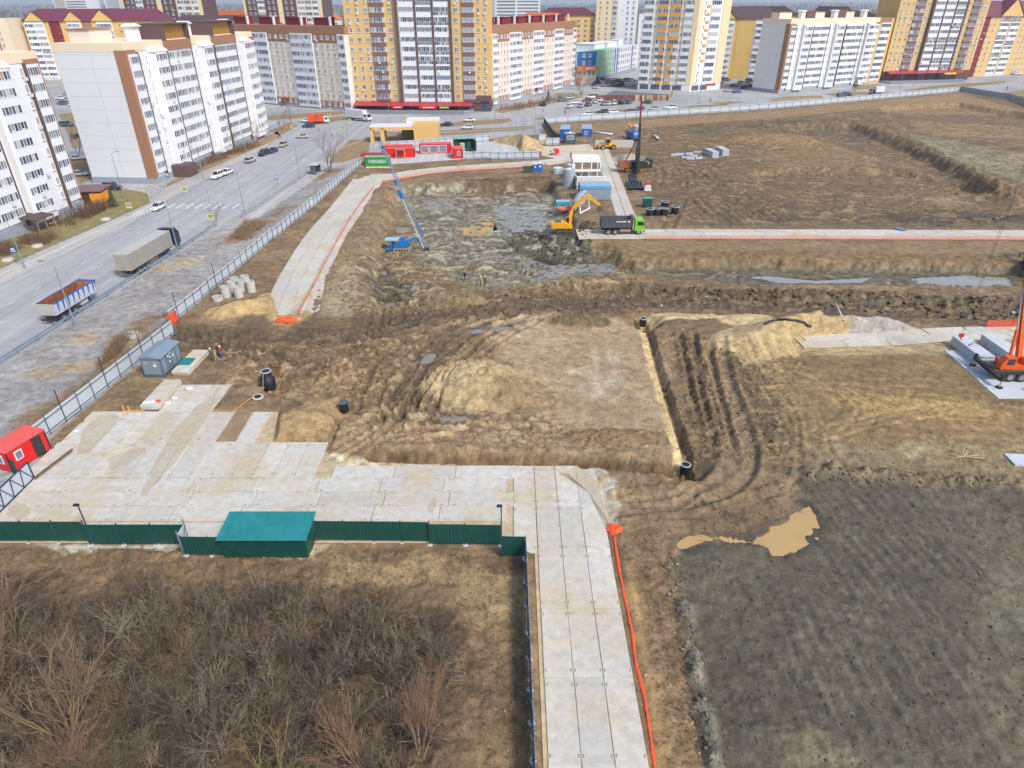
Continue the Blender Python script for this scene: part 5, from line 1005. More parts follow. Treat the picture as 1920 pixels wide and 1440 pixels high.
B = Bld('apartment_tower', 'beige tower with glazed stair strip behind the school', (62, 560), (92, 556), 20, 60, W_BEIGE); B.bals(12, 15, 1, 3.4, 17, 3, W_GREY, .3, low=.9); B.wins([3, 8, 20], 1, 3.4, 17, 1.5, 1.8, 3); B.strip(16, 29.8, W_WHITE, .1, 0); B.wins([23, 27], 1, 3.4, 17, 1.5, 1.8, 3, off=.1)
B = Bld('apartment_block', 'white block with brown top behind the school roof', (86, 512), (116, 508), 16, 34, W_WHITE); B.wins([3, 8, 13, 18, 23], 1, 3.3, 9, 1.6, 1.8, 3); b = MB(); b.box(9, 30.1, -.1, 16.1, 31, 34.5, W_BROWN); b.build('parapet', B.root)
# distant town: one house or slab at a time
HR = random.Random(21)
DIST = [('orange roofed apartment block far behind the cream block', -520, 640, 60, 22, 24, ROOF_ORANGE, W_BEIGE), ('orange roofed apartment block beside a pale yellow one, far left', -440, 690, 50, 22, 26, ROOF_ORANGE, W_CREAM), ('pale yellow far block with flat orange roof', -395, 760, 44, 20, 27, ROOF_ORANGE, W_YELLOW), ('far purple roofed gabled block behind the brown tower', -330, 600, 40, 20, 31, ROOF_PURPLE, W_YELLOW), ('far cream block with arched orange gables', -300, 720, 60, 20, 29, ROOF_ORANGE, W_CREAM), ('orange roofed far block between the two brown towers', -215, 760, 40, 18, 26, ROOF_ORANGE, W_PEACH), ('far orange roofed block left of the amber tower', -118, 640, 44, 18, 27, ROOF_ORANGE, W_PEACH),
        ('orange roofed block behind the right peach block', 5, 520, 34, 16, 29, ROOF_ORANGE, W_YELLOW), ('dark red roofed yellow block behind the right peach block', 22, 560, 40, 16, 32, ROOF_PURPLE, W_YELLOW), ('brown roofed yellow block behind the far white block', 150, 520, 44, 18, 33, ROOF_BROWN, W_YELLOW), ('pale flat block behind the far white block', 210, 560, 60, 18, 30, ROOF_BROWN, W_CREAM), ('brown gabled block beside the far amber tower', 205, 500, 20, 16, 33, ROOF_BROWN, W_BROWN), ('long far block with brown roof at the right', 250, 720, 80, 20, 27, ROOF_BROWN, W_CREAM)]
for lab, x, y, w, d, h, rm, wm in DIST:
    r = thing('far_building', lab, 'building', (x, y, 0), R(HR.uniform(-12, 12))); MB().box(0, w, 0, d, -.5, h, wm).build('wall', r); b = MB(); b.prof([(-1, h), (w + 1, h), (w * .8, h + 5), (w * .2, h + 5)], -1, d + 1, rm); b.build('roof', r)
    n = int(w / 5)
    for i in range(n):
        for k in range(int(h / 3.3)): inst('window', window_mesh(2.2, 1.8, 3, HR.randrange(5)), r, (2 + i * 5, 0, 1 + 3.3 * k))
for i, (x, y, w, h) in enumerate(((-900, 1500, 30, 66), (-860, 1520, 28, 70), (-820, 1540, 30, 70), (-770, 1500, 26, 62), (-720, 1550, 30, 66), (-690, 1180, 34, 62), (-560, 1240, 30, 50), (-190, 1500, 40, 48), (-120, 1600, 60, 46), (-60, 1540, 40, 50), (-20, 900, 26, 60), (4, 920, 30, 62), (320, 1500, 60, 44))):
    o = MB().box(0, w, 0, 24, -2, h, W_GREY if i % 3 else W_PEACH); rr = thing('far_tower', ('distant grey tower block with window bands on the hazy horizon', 'distant peach tower block with window bands on the hazy horizon')[i % 3 == 0], 'building', (x, y, 0), 0, ('distant grey towers', 'distant peach towers')[i % 3 == 0]); o.build('wall', rr)
    b = MB()
    for k in range(int(h / 3.5)): b.box(2, w - 2, -.15, .0, 2 + 3.5 * k, 3.8 + 3.5 * k, GLASS[1])
    b.build('window_band', rr); MB().box(-.3, w + .3, -.3, 24.3, h, h + .8, W_GREY).build('roof', rr)
for i in range(46):
    x = HR.uniform(20, 110) if i < 16 else HR.uniform(-700, 900); y = HR.uniform(600, 860) if i < 16 else HR.uniform(900, 2200)
    ri = HR.randrange(4); rm = [ROOF_BROWN, ROOF_PURPLE, ROOF_ORANGE, mat('pale_roof', lin(206, 212, 216), .8)][ri]; rn = ['brown', 'dark red', 'orange', 'pale'][ri]; w, d, h = HR.uniform(9, 15), HR.uniform(8, 11), HR.uniform(4, 7)
    r = thing('country_house', 'small house with %s pitched roof among bare trees beyond the blocks' % rn, 'house', (x, y, -.4), HR.uniform(-1, 1), 'small %s roofed houses beyond the blocks' % rn); MB().box(0, w, 0, d, 0, h, HR.choice([W_CREAM, W_WHITE, W_BROWN, W_GREY])).build('wall', r); b = MB(); b.prof([(-.6, h), (w + .6, h), (w / 2, h + w * .38)], -.6, d + .6, rm); b.build('roof', r)
r = thing('warehouse', 'long low white warehouse on the hazy horizon', 'building', (60, 1250, 0), 0); MB().box(0, 110, 0, 30, -1, 9, W_WHITE).build('wall', r); MB().box(-1, 111, -1, 31, 9, 10.5, W_GREY).build('roof', r)
# ---------------------------------------------------------------- vehicles
RUB = mat('tyre_rubber', lin(52, 50, 50), .9, dirt=.5, dirtcol=lin(120, 108, 92)); RIM = mat('steel_rim', lin(170, 170, 172), .4, .5); CARGLASS = mat('car_glass', lin(38, 42, 50), .08, spec=.8); LAMP = mat('headlight_glass', lin(232, 234, 238), .15); TAIL = mat('tail_light_glass', lin(170, 20, 22), .2); CHASS = mat('chassis_black', lin(48, 46, 46), .8, dirt=.4, dirtcol=lin(104, 92, 78)); MUDM = mat('dusty_underside', lin(120, 108, 92), .9)
def wheel_mesh(r, w, n=16):
    b = MB(); b.cyl((0, -w / 2, 0), (0, w / 2, 0), r, RUB, n=n); t = b.mesh('wheel'); return t
def rim_mesh(r, w): b = MB(); b.cyl((0, -w / 2 - .012, 0), (0, w / 2 + .012, 0), r * .58, RIM, n=12); return b.mesh('rim')
WM = {}
def wheel(par, x, y, r, w, name='wheel'):
    k = (r, w)
    if k not in WM: WM[k] = (wheel_mesh(r, w), rim_mesh(r, w))
    o = inst(name, WM[k][0], par, (x, y, r)); inst('rim', WM[k][1], o); return o
CARS = {}
def paint(c): return mat('car_paint_%d_%d_%d' % c, lin(*c), .3, var=.03, coat=.5, dirt=.12, dirtcol=lin(150, 140, 128))
def car_proto(kind, c):
    if (kind, c) in CARS: return CARS[(kind, c)]
    r = thing('parked_car', 'car', 'car'); p = paint(c); s = {'sedan': (2.25, .92, 1.42), 'hatch': (2.05, .95, 1.48), 'suv': (2.3, 1.08, 1.74), 'van': (2.5, 1.15, 2.05)}[kind]; l, bz, tz = s; w = .88 if kind != 'suv' else .92
    def ring(x, hw, zb, zt_): c_ = .12; return [(x, -hw + c_, zb), (x, hw - c_, zb), (x, hw, zb + c_), (x, hw, zt_ - .16), (x, hw - .1, zt_), (x, -hw + .1, zt_), (x, -hw, zt_ - .16), (x, -hw, zb + c_)]
    b = MB(); b.loft([ring(-l, w - .12, .42, bz - .12), ring(-l + .18, w - .02, .28, bz - .02), ring(-l * .6, w, .24, bz), ring(l * .1, w, .24, bz - .02), ring(l * .45, w, .24, bz - .04), ring(l * .82, w - .03, .26, bz - .16), ring(l - .08, w - .1, .32, bz - .26), ring(l, w - .2, .38, bz - .34)], p, smooth=True); b.build('body', r)
    xr0, xr1, xf1, xf0 = {'sedan': (-l * .72, -l * .42, l * .05, l * .42), 'hatch': (-l * .93, -l * .74, l * .08, l * .46), 'suv': (-l * .94, -l * .82, l * .08, l * .42), 'van': (-l * .98, -l * .95, l * .5, l * .78)}[kind]
    b = MB(); q = [(xr0, .78, bz - .03), (xr1, .62, tz), (xf1, .62, tz), (xf0, .78, bz - .05)]
    L_ = [(x, y, z) for x, y, z in q]; R_ = [(x, -y, z) for x, y, z in q]
    b.add(L_ + R_, [(0, 3, 2, 1)[::-1], (4, 5, 6, 7)[::-1], (0, 1, 5, 4)[::-1], (2, 3, 7, 6)[::-1]], CARGLASS); b.build('window', r)
    b = MB(); b.box(xr1 - .04, xf1 + .04, -.64, .64, tz - .03, tz + .03, p); 
    for sy in (-1, 1):
        for xa, xb, in ((xr0, xr1), (xf0, xf1)): b.bar((xa, sy * .78, bz - .02), (xb, sy * .62, tz), .07, .09, p)
        xm = (xr1 + xf1) / 2; b.bar((xm, sy * .79, bz - .02), (xm, sy * .635, tz), .06, .09, p)
    b.build('roof', r)
    rr = .32 if kind not in ('suv', 'van') else .37
    for x in (-l * .62, l * .62):
        for y in (-w + .08, w - .08): wheel(r, x, y, rr, .22)
    for sy in (-1, 1):
        MB().box(l - .2, l - .05, sy * .62 - .16, sy * .62 + .16, bz - .42, bz - .28, LAMP).build('headlight', r); MB().box(-l - .0, -l + .12, sy * .66 - .12, sy * .66 + .12, bz - .4, bz - .18, TAIL).build('tail_light', r)
    CARS[(kind, c)] = r; return r
WH, SV, BK, DB, GY, RD, BG, TQ = (232, 233, 235), (176, 178, 180), (34, 35, 40), (30, 42, 84), (96, 100, 106), (146, 24, 32), (178, 168, 150), (58, 92, 108)
CN = {WH: 'white', SV: 'silver', BK: 'black', DB: 'dark blue', GY: 'grey', RD: 'red', BG: 'beige', TQ: 'teal'}; KN = {'sedan': 'sedan', 'hatch': 'hatchback', 'suv': 'crossover', 'van': 'van'}
def car(px, py, hd, kind, c, label, group=None, s=1.0):
    if label.startswith('car '): label = CN[c] + ' ' + KN[kind] + label[3:]; group = CN[c] + ' ' + KN[kind] + ' ' + group
    x, y = G(px, py); p = first_or_dup(car_proto(kind, c), (x, y, .03), R(hd), label, group)
    p.scale = (s, s, s)
    return p
car(297, 393, 268, 'hatch', WH, 'white hatchback parked by the white bollards on the wide street'); car(408, 334, 262, 'suv', WH, 'white crossover parked at the kerb beside the long white block'); car(426, 327, 262, 'sedan', WH, 'white sedan tucked behind the parked white crossover')
car(470, 304, 80, 'hatch', SV, 'silver hatchback parked beside the dark car on the wide street'); car(495, 291, 262, 'suv', BK, 'black off-roader parked ahead of the silver hatchback'); car(512, 286, 262, 'sedan', DB, 'dark blue sedan hidden behind the black off-roader')
car(531, 275, 262, 'hatch', BG, 'beige hatchback parked alone along the wide street'); car(567, 259, 190, 'sedan', SV, 'silver sedan turning off the crossroads'); car(579, 239, 190, 'suv', DB, 'dark blue crossover beside the red delivery truck'); car(574, 229, 190, 'sedan', WH, 'white sedan behind the dark blue crossover')
car(838, 236, 183, 'sedan', DB, 'dark blue sedan driving past the sand heap', s=1.05); car(876, 242, 183, 'hatch', WH, 'white hatchback following the dark blue sedan on the cross street', s=1.05); car(880, 228, 183, 'sedan', WH, 'white sedan parked by the dry verge before the tower', s=1.05)
car(212, 355, 350, 'suv', (26, 52, 92), 'navy blue crossover parked beside the brown kiosk'); car(146, 300, 20, 'sedan', SV, 'silver sedan in the gap between the two white blocks'); car(126, 237, 350, 'suv', TQ, 'blue grey crossover in the courtyard between the white blocks', s=1.1)
for i, (a, c_, k) in enumerate((((116, 187), WH, 'sedan'), ((132, 190), SV, 'hatch'), ((120, 196), GY, 'sedan'), ((140, 200), WH, 'hatch'), ((128, 178), SV, 'sedan'))): car(a[0], a[1], 5, k, c_, 'car in the courtyard rows glimpsed between the white blocks', 'courtyard cars between the white blocks', 1.15)
car(150, 330, 10, 'sedan', SV, 'silver sedan behind the dark red kiosk roof'); car(152, 258, 10, 'sedan', DB, 'dark blue car beside the courtyard shrubs')
for a, h, k, c_, lab in (((1100, 217), 182, 'hatch', WH, 'white hatchback at the end of the row behind the site fence'), ((1129, 214), 182, 'suv', BK, 'black off-roader in the row behind the site fence'), ((1148, 213), 182, 'sedan', WH, 'white sedan touching the black off-roader'), ((1179, 212), 182, 'hatch', RD, 'dark red hatchback in the row behind the site fence'), ((1197, 209), 182, 'suv', GY, 'grey crossover next to the dark red hatchback'), ((1225, 207), 185, 'hatch', SV, 'silver hatchback on the street behind the site fence'), ((1256, 205), 185, 'suv', WH, 'white crossover on the street behind the site fence'),
                         ((1018, 198), 280, 'suv', BK, 'black off-roader leaving the car park by the peach block'), ((1055, 190), 200, 'sedan', GY, 'grey sedan at the edge of the car park'), ((1067, 186), 200, 'sedan', SV, 'silver sedan beside the grey sedan in the car park'), ((1078, 195), 190, 'hatch', WH, 'white hatchback at the front of the car park'), ((1140, 187), 200, 'hatch', RD, 'bright red hatchback in the car park'), ((1101, 190), 210, 'sedan', (110, 40, 48), 'maroon sedan in the car park'), ((1110, 185), 190, 'van', WH, 'white van in the middle of the car park'), ((1213, 194), 182, 'sedan', BK, 'black sedan parked by the plank fence'),
                         ((1578, 182), 12, 'suv', TQ, 'teal grey crossover on the street by the far white block'), ((1588, 180), 12, 'suv', BK, 'black crossover ahead of the teal grey one'), ((1382, 174), 20, 'sedan', (40, 96, 168), 'bright blue sedan beside the far white block'), ((1366, 172), 20, 'sedan', SV, 'silver sedan beside the bright blue sedan'), ((1375, 163), 10, 'sedan', TQ, 'teal car in the yard behind the bright blue sedan')):
    car(*a, h, k, c_, lab, None, 1.12)
for i, (a, c_, k) in enumerate((((1068, 202), WH, 'sedan'), ((1088, 201), SV, 'hatch'), ((1103, 199), GY, 'sedan'), ((1116, 193), WH, 'hatch'), ((1126, 190), WH, 'sedan'), ((1132, 197), SV, 'suv'), ((1142, 197), WH, 'hatch'), ((1151, 196), WH, 'suv'), ((1158, 195), GY, 'sedan'), ((1166, 195), DB, 'hatch'), ((1179, 194), GY, 'suv'))): car(a[0], a[1], 60 + 30 * (i % 2), k, c_, 'car packed into the rows of the car park by the plank fence', 'cars in the car park by the plank fence', 1.1)
CR = random.Random(4)
for i in range(22): car(1118 + 11 * (i % 7) + CR.uniform(-2, 2), 152 + 5 * (i // 7) + CR.uniform(-1, 1), 40 + 90 * (i % 2), CR.choice(['sedan', 'hatch', 'suv']), CR.choice([WH, SV, GY, BK, DB]), 'car parked in the rows in front of the school', 'cars parked before the school', 1.15)
for i, a in enumerate(((1333, 147), (1340, 150), (1352, 150), (1348, 157), (1362, 152), (1395, 166), (1402, 160), (1410, 164), (1420, 158), (1390, 158), (1405, 153))): car(a[0], a[1], 20 * (i % 3), CR.choice(['sedan', 'hatch', 'suv']), CR.choice([WH, SV, GY, BK, TQ]), 'car parked in the yard beside the orange balcony tower', 'cars by the orange balcony tower', 1.2)
for a, c_ in (((1845, 140), GY), ((1868, 140), SV), ((1905, 140), WH), ((1892, 138), RD)): car(a[0], a[1], 10, 'sedan', c_, 'car on the street before the far gabled block', 'cars before the far gabled block', 1.25)
# articulated lorry
TW = [.52, .3]
t = thing('semi_truck', 'muddy grey curtain sided articulated lorry with a dark blue cab', 'truck', (-64.6, 105.2, .02), R(86.2)); TARP = mat('dusty_grey_tarpaulin', lin(158, 155, 146), .75, var=.08, scale=.5, dirt=.35, dirtcol=lin(158, 142, 116)); CABB = mat('dark_blue_cab', lin(34, 44, 74), .35, coat=.3, dirt=.2); ALU = mat('trailer_roof_sheet', lin(186, 184, 180), .6, dirt=.2, dirtcol=lin(160, 150, 134))
b = MB(); b.box(0, 13.6, -1.25, 1.25, 1.25, 3.95, TARP); b.build('trailer_side', t); b = MB(); b.box(-.02, 13.62, -1.27, 1.27, 3.95, 4.02, ALU)
for i in range(14): b.box(i + .2, i + .25, -1.2, 1.2, 4.02, 4.04, ALU)
b.build('trailer_roof', t)
for y0 in (-1.22, .02): MB().box(-.06, 0, y0, y0 + 1.2, 1.3, 3.9, mat('rear_door', lin(168, 164, 154), .7, dirt=.4, dirtcol=lin(140, 124, 100))).build('rear_door', t)
for y0 in (-.95, .75): MB().box(-.085, -.06, y0, y0 + .2, 1.4, 2.0, mat('orange_marker', lin(246, 150, 30), .5)).build('marker_plate', t)
b = MB(); b.box(0, 13.4, -.5, .5, .95, 1.25, CHASS); b.box(-.1, .1, -1.2, 1.2, .45, .62, MUDM); b.box(5.6, 8.2, -1.2, -.8, .55, 1.0, MUDM); b.box(5.6, 8.2, .8, 1.2, .55, 1.0, MUDM); b.build('chassis', t)
for x in (2.2, 3.5, 4.8):
    for y in (-1.05, 1.05): wheel(t, x, y, .5, .38)
b = MB(); b.box(14.4, 16.5, -1.22, 1.22, 1.0, 3.2, CABB); b.prof([(14.5, 3.2), (16.3, 3.2), (15.6, 4.0), (14.6, 4.05)], -1.15, 1.15, CABB); b.build('cab', t); b = MB(); b.box(16.5, 16.53, -1.1, 1.1, 2.0, 3.0, CARGLASS); b.box(15.4, 16.2, -1.235, -1.22, 2.0, 2.9, CARGLASS); b.box(15.4, 16.2, 1.22, 1.235, 2.0, 2.9, CARGLASS); b.build('window', t)
b = MB(); b.box(11.3, 16.4, -.45, .45, .7, 1.0, CHASS); b.box(12.6, 14.2, -1.2, -.7, .5, 1.05, ALU); b.build('tractor_frame', t)
b = MB(); b.box(14.2, 14.45, -1.3, 1.3, 3.9, 4.15, CABB); b.build('air_deflector', t)
for x in (12.0, 15.6):
    for y in (-1.02, 1.02): wheel(t, x, y, .5, .36)
# tipper trailer
t = thing('tipper_trailer', 'blue ribbed tipper trailer with rusty interior parked without a tractor', 'trailer', (-66.1, 86.9, .02), R(86.2)); RUST = mat('rusty_steel', lin(158, 92, 54), .85, var=.3, scale=1.2, dirt=.5, dirtcol=lin(104, 66, 44)); BLUEP = mat('blue_trailer_paint', lin(30, 92, 178), .5, dirt=.25, dirtcol=lin(120, 120, 120)); PALES = mat('pale_trailer_side', lin(196, 202, 212), .6, dirt=.3, dirtcol=lin(150, 140, 126))
x0, x1, hw, zb, ztp = 0, 9.2, 1.25, 1.35, 3.05
b = MB()
for sy in (-1, 1): b.box(x0, x1, sy * hw - .03, sy * hw + .03, zb, ztp, PALES)
b.build('side_wall', t); b = MB()
for sy in (-1, 1): b.box(x0 + .06, x1 - .06, sy * (hw - .06) - .025, sy * (hw - .06) + .025, zb + .08, ztp - .02, RUST)
b.box(x0 + .05, x1 - .05, -hw + .06, hw - .06, zb, zb + .08, RUST); b.add([(x1 - .9, -hw + .07, zb + .09), (x1 - .9, hw - .07, zb + .09), (x1 - .1, hw - .07, ztp - .03), (x1 - .1, -hw + .07, ztp - .03)], [(3, 2, 1, 0)], RUST); b.build('load_bed', t)
MB().box(x0 - .05, x0 + .03, -hw, hw, zb - .05, ztp - .05, mat('grey_tailgate', lin(186, 184, 178), .6, dirt=.3, dirtcol=lin(150, 140, 124))).build('tailgate', t)
b = MB(); b.add([(x1 - .2, -hw, zb), (x1 - .2, hw, zb), (x1 + .5, hw, ztp), (x1 + .5, -hw, ztp)], [(0, 1, 2, 3)], BLUEP); b.box(x1 + .1, x1 + .5, -hw, hw, ztp - .12, ztp, BLUEP); b.build('front_wall', t)
for sy in (-1, 1):
    MB().box(x0, x1 + .5, sy * hw - .07, sy * hw + .07, ztp - .08, ztp + .06, BLUEP).build('top_rail', t)
    for i in range(8): xx = .6 + i * 1.15; b = MB(); b.prof([(xx, zb + .15), (xx + .08, zb + .15), (xx + .34, ztp - .1), (xx, ztp - .1)], sy * (hw + .03) - .05, sy * (hw + .03) + .05, BLUEP); b.build('rib', t)
b = MB(); b.box(-.2, 9.0, -.45, .45, .95, 1.3, CHASS); b.box(-.3, -.15, -1.15, 1.15, .5, .75, CHASS); b.box(5.4, 7.0, -1.2, -.75, .6, 1.05, ALU); b.build('chassis', t)
for x in (1.2, 2.5, 3.8):
    for y in (-1.02, 1.02): wheel(t, x, y, .52, .4)
    b = MB(); b.box(x - .55, x + .55, -1.25, -.8, 1.08, 1.14, CHASS); b.box(x - .55, x + .55, .8, 1.25, 1.08, 1.14, CHASS); b.build('mudguard', t)
for y in (-.8, .8): MB().box(7.6, 7.8, y - .1, y + .1, .0, 1.0, CHASS).build('landing_leg', t)
# dump truck with green cab
GRN = mat('lime_cab_paint', lin(126, 206, 30), .4, coat=.3, dirt=.15); TIP = mat('grey_tipper_steel', lin(84, 88, 98), .6, dirt=.4, dirtcol=lin(128, 120, 108))
t = thing('dump_truck', 'grey tipper lorry with a lime green cab on the slab road', 'truck', (21.8, 130.2, .05), R(1)); b = MB()
zb, ztp = 1.45, 3.1
for sy in (-1, 1): b.box(-4.2, 1.75, sy * 1.22 - .04, sy * 1.22 + .04, zb, ztp, TIP)
b.box(-4.2, 1.75, -1.2, 1.2, zb - .1, zb, TIP); b.box(-4.25, -4.17, -1.22, 1.22, zb, ztp - .1, TIP); b.box(1.67, 1.75, -1.22, 1.22, zb, ztp + .3, TIP); b.box(1.7, 2.3, -1.2, 1.2, ztp + .24, ztp + .32, TIP); b.build('tipper_body', t)
b = MB(); b.box(-4.1, 1.6, -1.15, 1.15, zb, zb + .5, mat('dark_soil_load', lin(84, 78, 66), .95, var=.3, scale=3)); b.build('soil_load', t)
for sy in (-1, 1):
    for i in range(9): xx = -4.1 + i * .7; MB().box(xx, xx + .12, sy * 1.3 - .06, sy * 1.3 + .06, zb, ztp, TIP).build('rib', t)
    for z in (zb + .05, (zb + ztp) / 2, ztp - .08): MB().box(-4.2, 1.75, sy * 1.29 - .05, sy * 1.29 + .05, z, z + .1, TIP).build('side_rail', t)
    q = MB().box(-1.3, .7, sy * 1.38 - .01, sy * 1.38 + .01, ztp - .55, ztp - .35, M_WHITE).build('lettering_band', t); MB().cyl((1.2, sy * 1.37, ztp - .45), (1.2, sy * 1.39, ztp - .45), .2, M_WHITE, n=14).build('round_emblem', t)
b = MB(); b.prof([(2.45, .75), (4.35, .75), (4.4, 1.5), (4.25, 2.75), (3.9, 2.95), (2.5, 2.95)], -1.22, 1.22, GRN); b.build('cab', t)
b = MB(); b.add([(4.42, -1.05, 1.75), (4.42, 1.05, 1.75), (4.31, 1.05, 2.6), (4.31, -1.05, 2.6)], [(0, 1, 2, 3)], CARGLASS)
for sy in (-1, 1): b.box(2.95, 4.1, sy * 1.225 - .01, sy * 1.225 + .01, 1.85, 2.6, CARGLASS)
b.build('window', t); b = MB(); b.box(-4.0, 4.2, -.45, .45, .75, 1.1, CHASS); b.box(4.3, 4.5, -1.2, 1.2, .5, .8, CHASS); b.box(-.4, 1.7, -1.2, -.7, .55, 1.1, mat('rusty_tank', lin(164, 130, 108), .7, dirt=.4)); b.box(1.8, 2.35, -1.15, 1.15, .6, 2.7, CHASS); b.build('chassis', t); b = MB(); b.cyl((2.1, -1.2, 1.0), (2.1, -1.2, 3.0), .12, ALU, n=10); b.build('exhaust', t)
for x in (-2.7, -1.35, 3.3):
    for y in (-1.0, 1.0): wheel(t, x, y, .53, .42)
for sy in (-1, 1): MB().box(4.4, 4.44, sy * .85 - .18, sy * .85 + .18, .9, 1.1, LAMP).build('headlight', t); MB().box(4.3, 4.38, sy * 1.42 - .1, sy * 1.42 + .1, 1.9, 2.5, CHASS).build('mirror', t)
# excavators
YEL = mat('excavator_yellow', lin(240, 174, 24), .45, dirt=.12, dirtcol=lin(150, 120, 60)); TRK = mat('track_steel', lin(92, 84, 72), .8, dirt=.5, dirtcol=lin(120, 106, 84)); DKG = mat('engine_cover_grey', lin(88, 98, 106), .6)
def boom_seg(b, pts, ws, y, wd, m):
    rings = []
    for k, (x, z) in enumerate(pts):
        if k == 0: d = (pts[1][0] - x, pts[1][1] - z)
        elif k == len(pts) - 1: d = (x - pts[-2][0], z - pts[-2][1])
        else: d = (pts[k + 1][0] - pts[k - 1][0], pts[k + 1][1] - pts[k - 1][1])
        l = math.hypot(*d); n = (-d[1] / l * ws[k] / 2, d[0] / l * ws[k] / 2); rings.append([(x - n[0], y - wd / 2, z - n[1]), (x - n[0], y + wd / 2, z - n[1]), (x + n[0], y + wd / 2, z + n[1]), (x + n[0], y - wd / 2, z + n[1])])
    b.loft(rings, m)
def tracks(t, L=3.6, gauge=1.15, w=.6, h=.95, m=None):
    for sy in (-1, 1):
        b = MB(); pr = []
        for i in range(20):
            a = 2 * math.pi * i / 20; cx = (L / 2 - h / 2) * (1 if math.cos(a) > 0 else -1); pr.append((cx + math.cos(a) * h / 2, h / 2 + math.sin(a) * h / 2))
        b.prof(pr, sy * gauge - w / 2, sy * gauge + w / 2, m or TRK)
        for i in range(12): x = -L / 2 + .4 + i * (L - .8) / 11; b.box(x - .05, x + .05, sy * gauge - w / 2 - .02, sy * gauge + w / 2 + .02, h - .02, h + .05, CHASS)
        o = b.build('track', t); b = MB()
        for i in range(5): x = -L / 2 + .6 + i * (L - 1.2) / 4; b.cyl((x, sy * (gauge + w / 2) - .02, h * .42), (x, sy * (gauge + w / 2) + .03, h * .42), h * .27, CHASS, n=10)
        b.build('roller', o)
    MB().box(-L * .3, L * .3, -gauge, gauge, h * .35, h * .8, CHASS).build('undercarriage', t)
def excavator(label, x, y, z, rz, m, arm, track_rz=0.0, name='excavator'):
    t = thing(name, label, 'excavator', (x, y, z), rz); tracks(t)
    b = MB(); b.prof([(-2.6, 1.15), (1.3, 1.15), (1.3, 1.6), (-.2, 2.25), (-2.3, 2.25), (-2.75, 1.9)], -1.25, 1.25, m); b.build('engine_body', t); MB().box(-2.1, -.9, -.8, .9, 2.25, 2.42, DKG).build('engine_cover', t); MB().box(-2.9, -2.4, -1.2, 1.2, 1.2, 2.1, m).build('counterweight', t)
    b = MB(); b.box(.1, 1.5, .35, 1.25, 1.2, 1.5, m); b.prof([(.05, 2.9), (1.25, 2.9), (1.25, 3.0), (.05, 3.0)], .32, 1.28, m)
    for xx in (.1, 1.35): 
        for yy in (.38, 1.22): b.bar((xx, yy, 1.5), (xx - .1 if xx > 1 else xx, yy, 2.92), .08, .08, m)
    b.build('cab', t); MB().box(.14, 1.3, .42, 1.18, 1.5, 2.88, CARGLASS).build('window', t)
    b = MB(); boom_seg(b, arm[0], [.45, .75, .8, .6, .45], -.15, .45, m); b.build('boom', t); b = MB(); boom_seg(b, arm[1], [.5, .7, .4], -.15, .36, m); b.build('stick', t)
    b = MB(); p = arm[2]; b.cyl((arm[0][0][0] + .5, .2, 1.5), (arm[0][2][0], .2, arm[0][2][1] - .2), .08, CHASS, n=8); b.cyl((arm[0][0][0] + .5, -.5, 1.5), (arm[0][2][0], -.5, arm[0][2][1] - .2), .08, CHASS, n=8); b.cyl((arm[0][3][0], -.15, arm[0][3][1] + .45), (arm[1][0][0], -.15, arm[1][0][1] + .4), .07, CHASS, n=8); b.build('hydraulic_ram', t)
    b = MB(); ex, ez = arm[1][-1]; b.prof([(ex - .1, ez), (ex + .45, ez - .1), (ex + .55, ez - .7), (ex + .1, ez - 1.15), (ex - .55, ez - 1.0), (ex - .35, ez - .55)], -.75, .45, mat('bucket_steel', lin(96, 88, 78), .7, dirt=.5)); b.build('bucket', t)
    return t
ARM1 = ([(.9, 1.7), (.9, 3.5), (1.6, 5.2), (2.8, 6.5), (4.2, 7.3)], [(3.8, 7.7), (4.6, 7.1), (6.6, 5.6)], 0)
x, y = 10.8, 131.6; excavator('yellow tracked excavator with raised boom on the dark clods', x, y, zt(x, y) + .05, R(-2), YEL, ARM1)
ARM2 = ([(.9, 1.7), (1.4, 3.0), (2.3, 4.0), (3.6, 4.2), (5.0, 3.6)], [(4.8, 4.0), (5.4, 3.3), (5.8, 1.2)], 0)
x, y, z = GT(1932, 506); excavator('yellow and blue excavator working at the end of the long trench', x, y, z, R(70), mat('dusty_yellow_blue', lin(196, 150, 60), .5, dirt=.4, dirtcol=lin(70, 84, 110)), ARM2)
# blue drilling rig
RIGB = mat('rig_blue', lin(16, 116, 190), .45, dirt=.15, dirtcol=lin(90, 120, 140)); MASTM = mat('mast_steel', lin(150, 166, 186), .5, .3, dirt=.2)
x, y = G(755, 466, -2.0); z = zt(x, y); t = thing('drilling_rig', 'blue crawler drilling rig with a long leaning lattice mast', 'drilling rig', (x, y, z + .02), 0); tracks(t, 3.4, .95, .45, .75, mat('tan_track', lin(168, 150, 124), .8))
b = MB(); b.box(-1.6, 1.2, -.9, .9, .8, 1.3, RIGB); b.box(-.4, .9, -.8, .8, 1.3, 2.1, RIGB); b.build('engine_body', t); b = MB(); b.box(-3.2, -1.7, -.9, .9, .25, .5, RIGB); b.box(-2.1, -1.8, -.9, -.6, .5, 2.2, RIGB); b.box(-2.1, -1.8, .6, .9, .5, 2.2, RIGB); b.build('operator_platform', t); MB().box(-3.2, -.6, -1.0, 1.0, 2.2, 2.32, mat('pale_canopy', lin(166, 196, 218), .5)).build('canopy', t)
b = MB(); b.box(-.2, .5, -.4, .4, 2.1, 2.6, RIGB); b.build('winch_box', t); b = MB(); b.bar((.8, 0, 1.5), (2.6, 0, 2.5), .35, .45, RIGB); b.bar((2.6, 0, 2.5), (4.0, 0, 1.6), .4, .5, RIGB); b.build('boom', t)
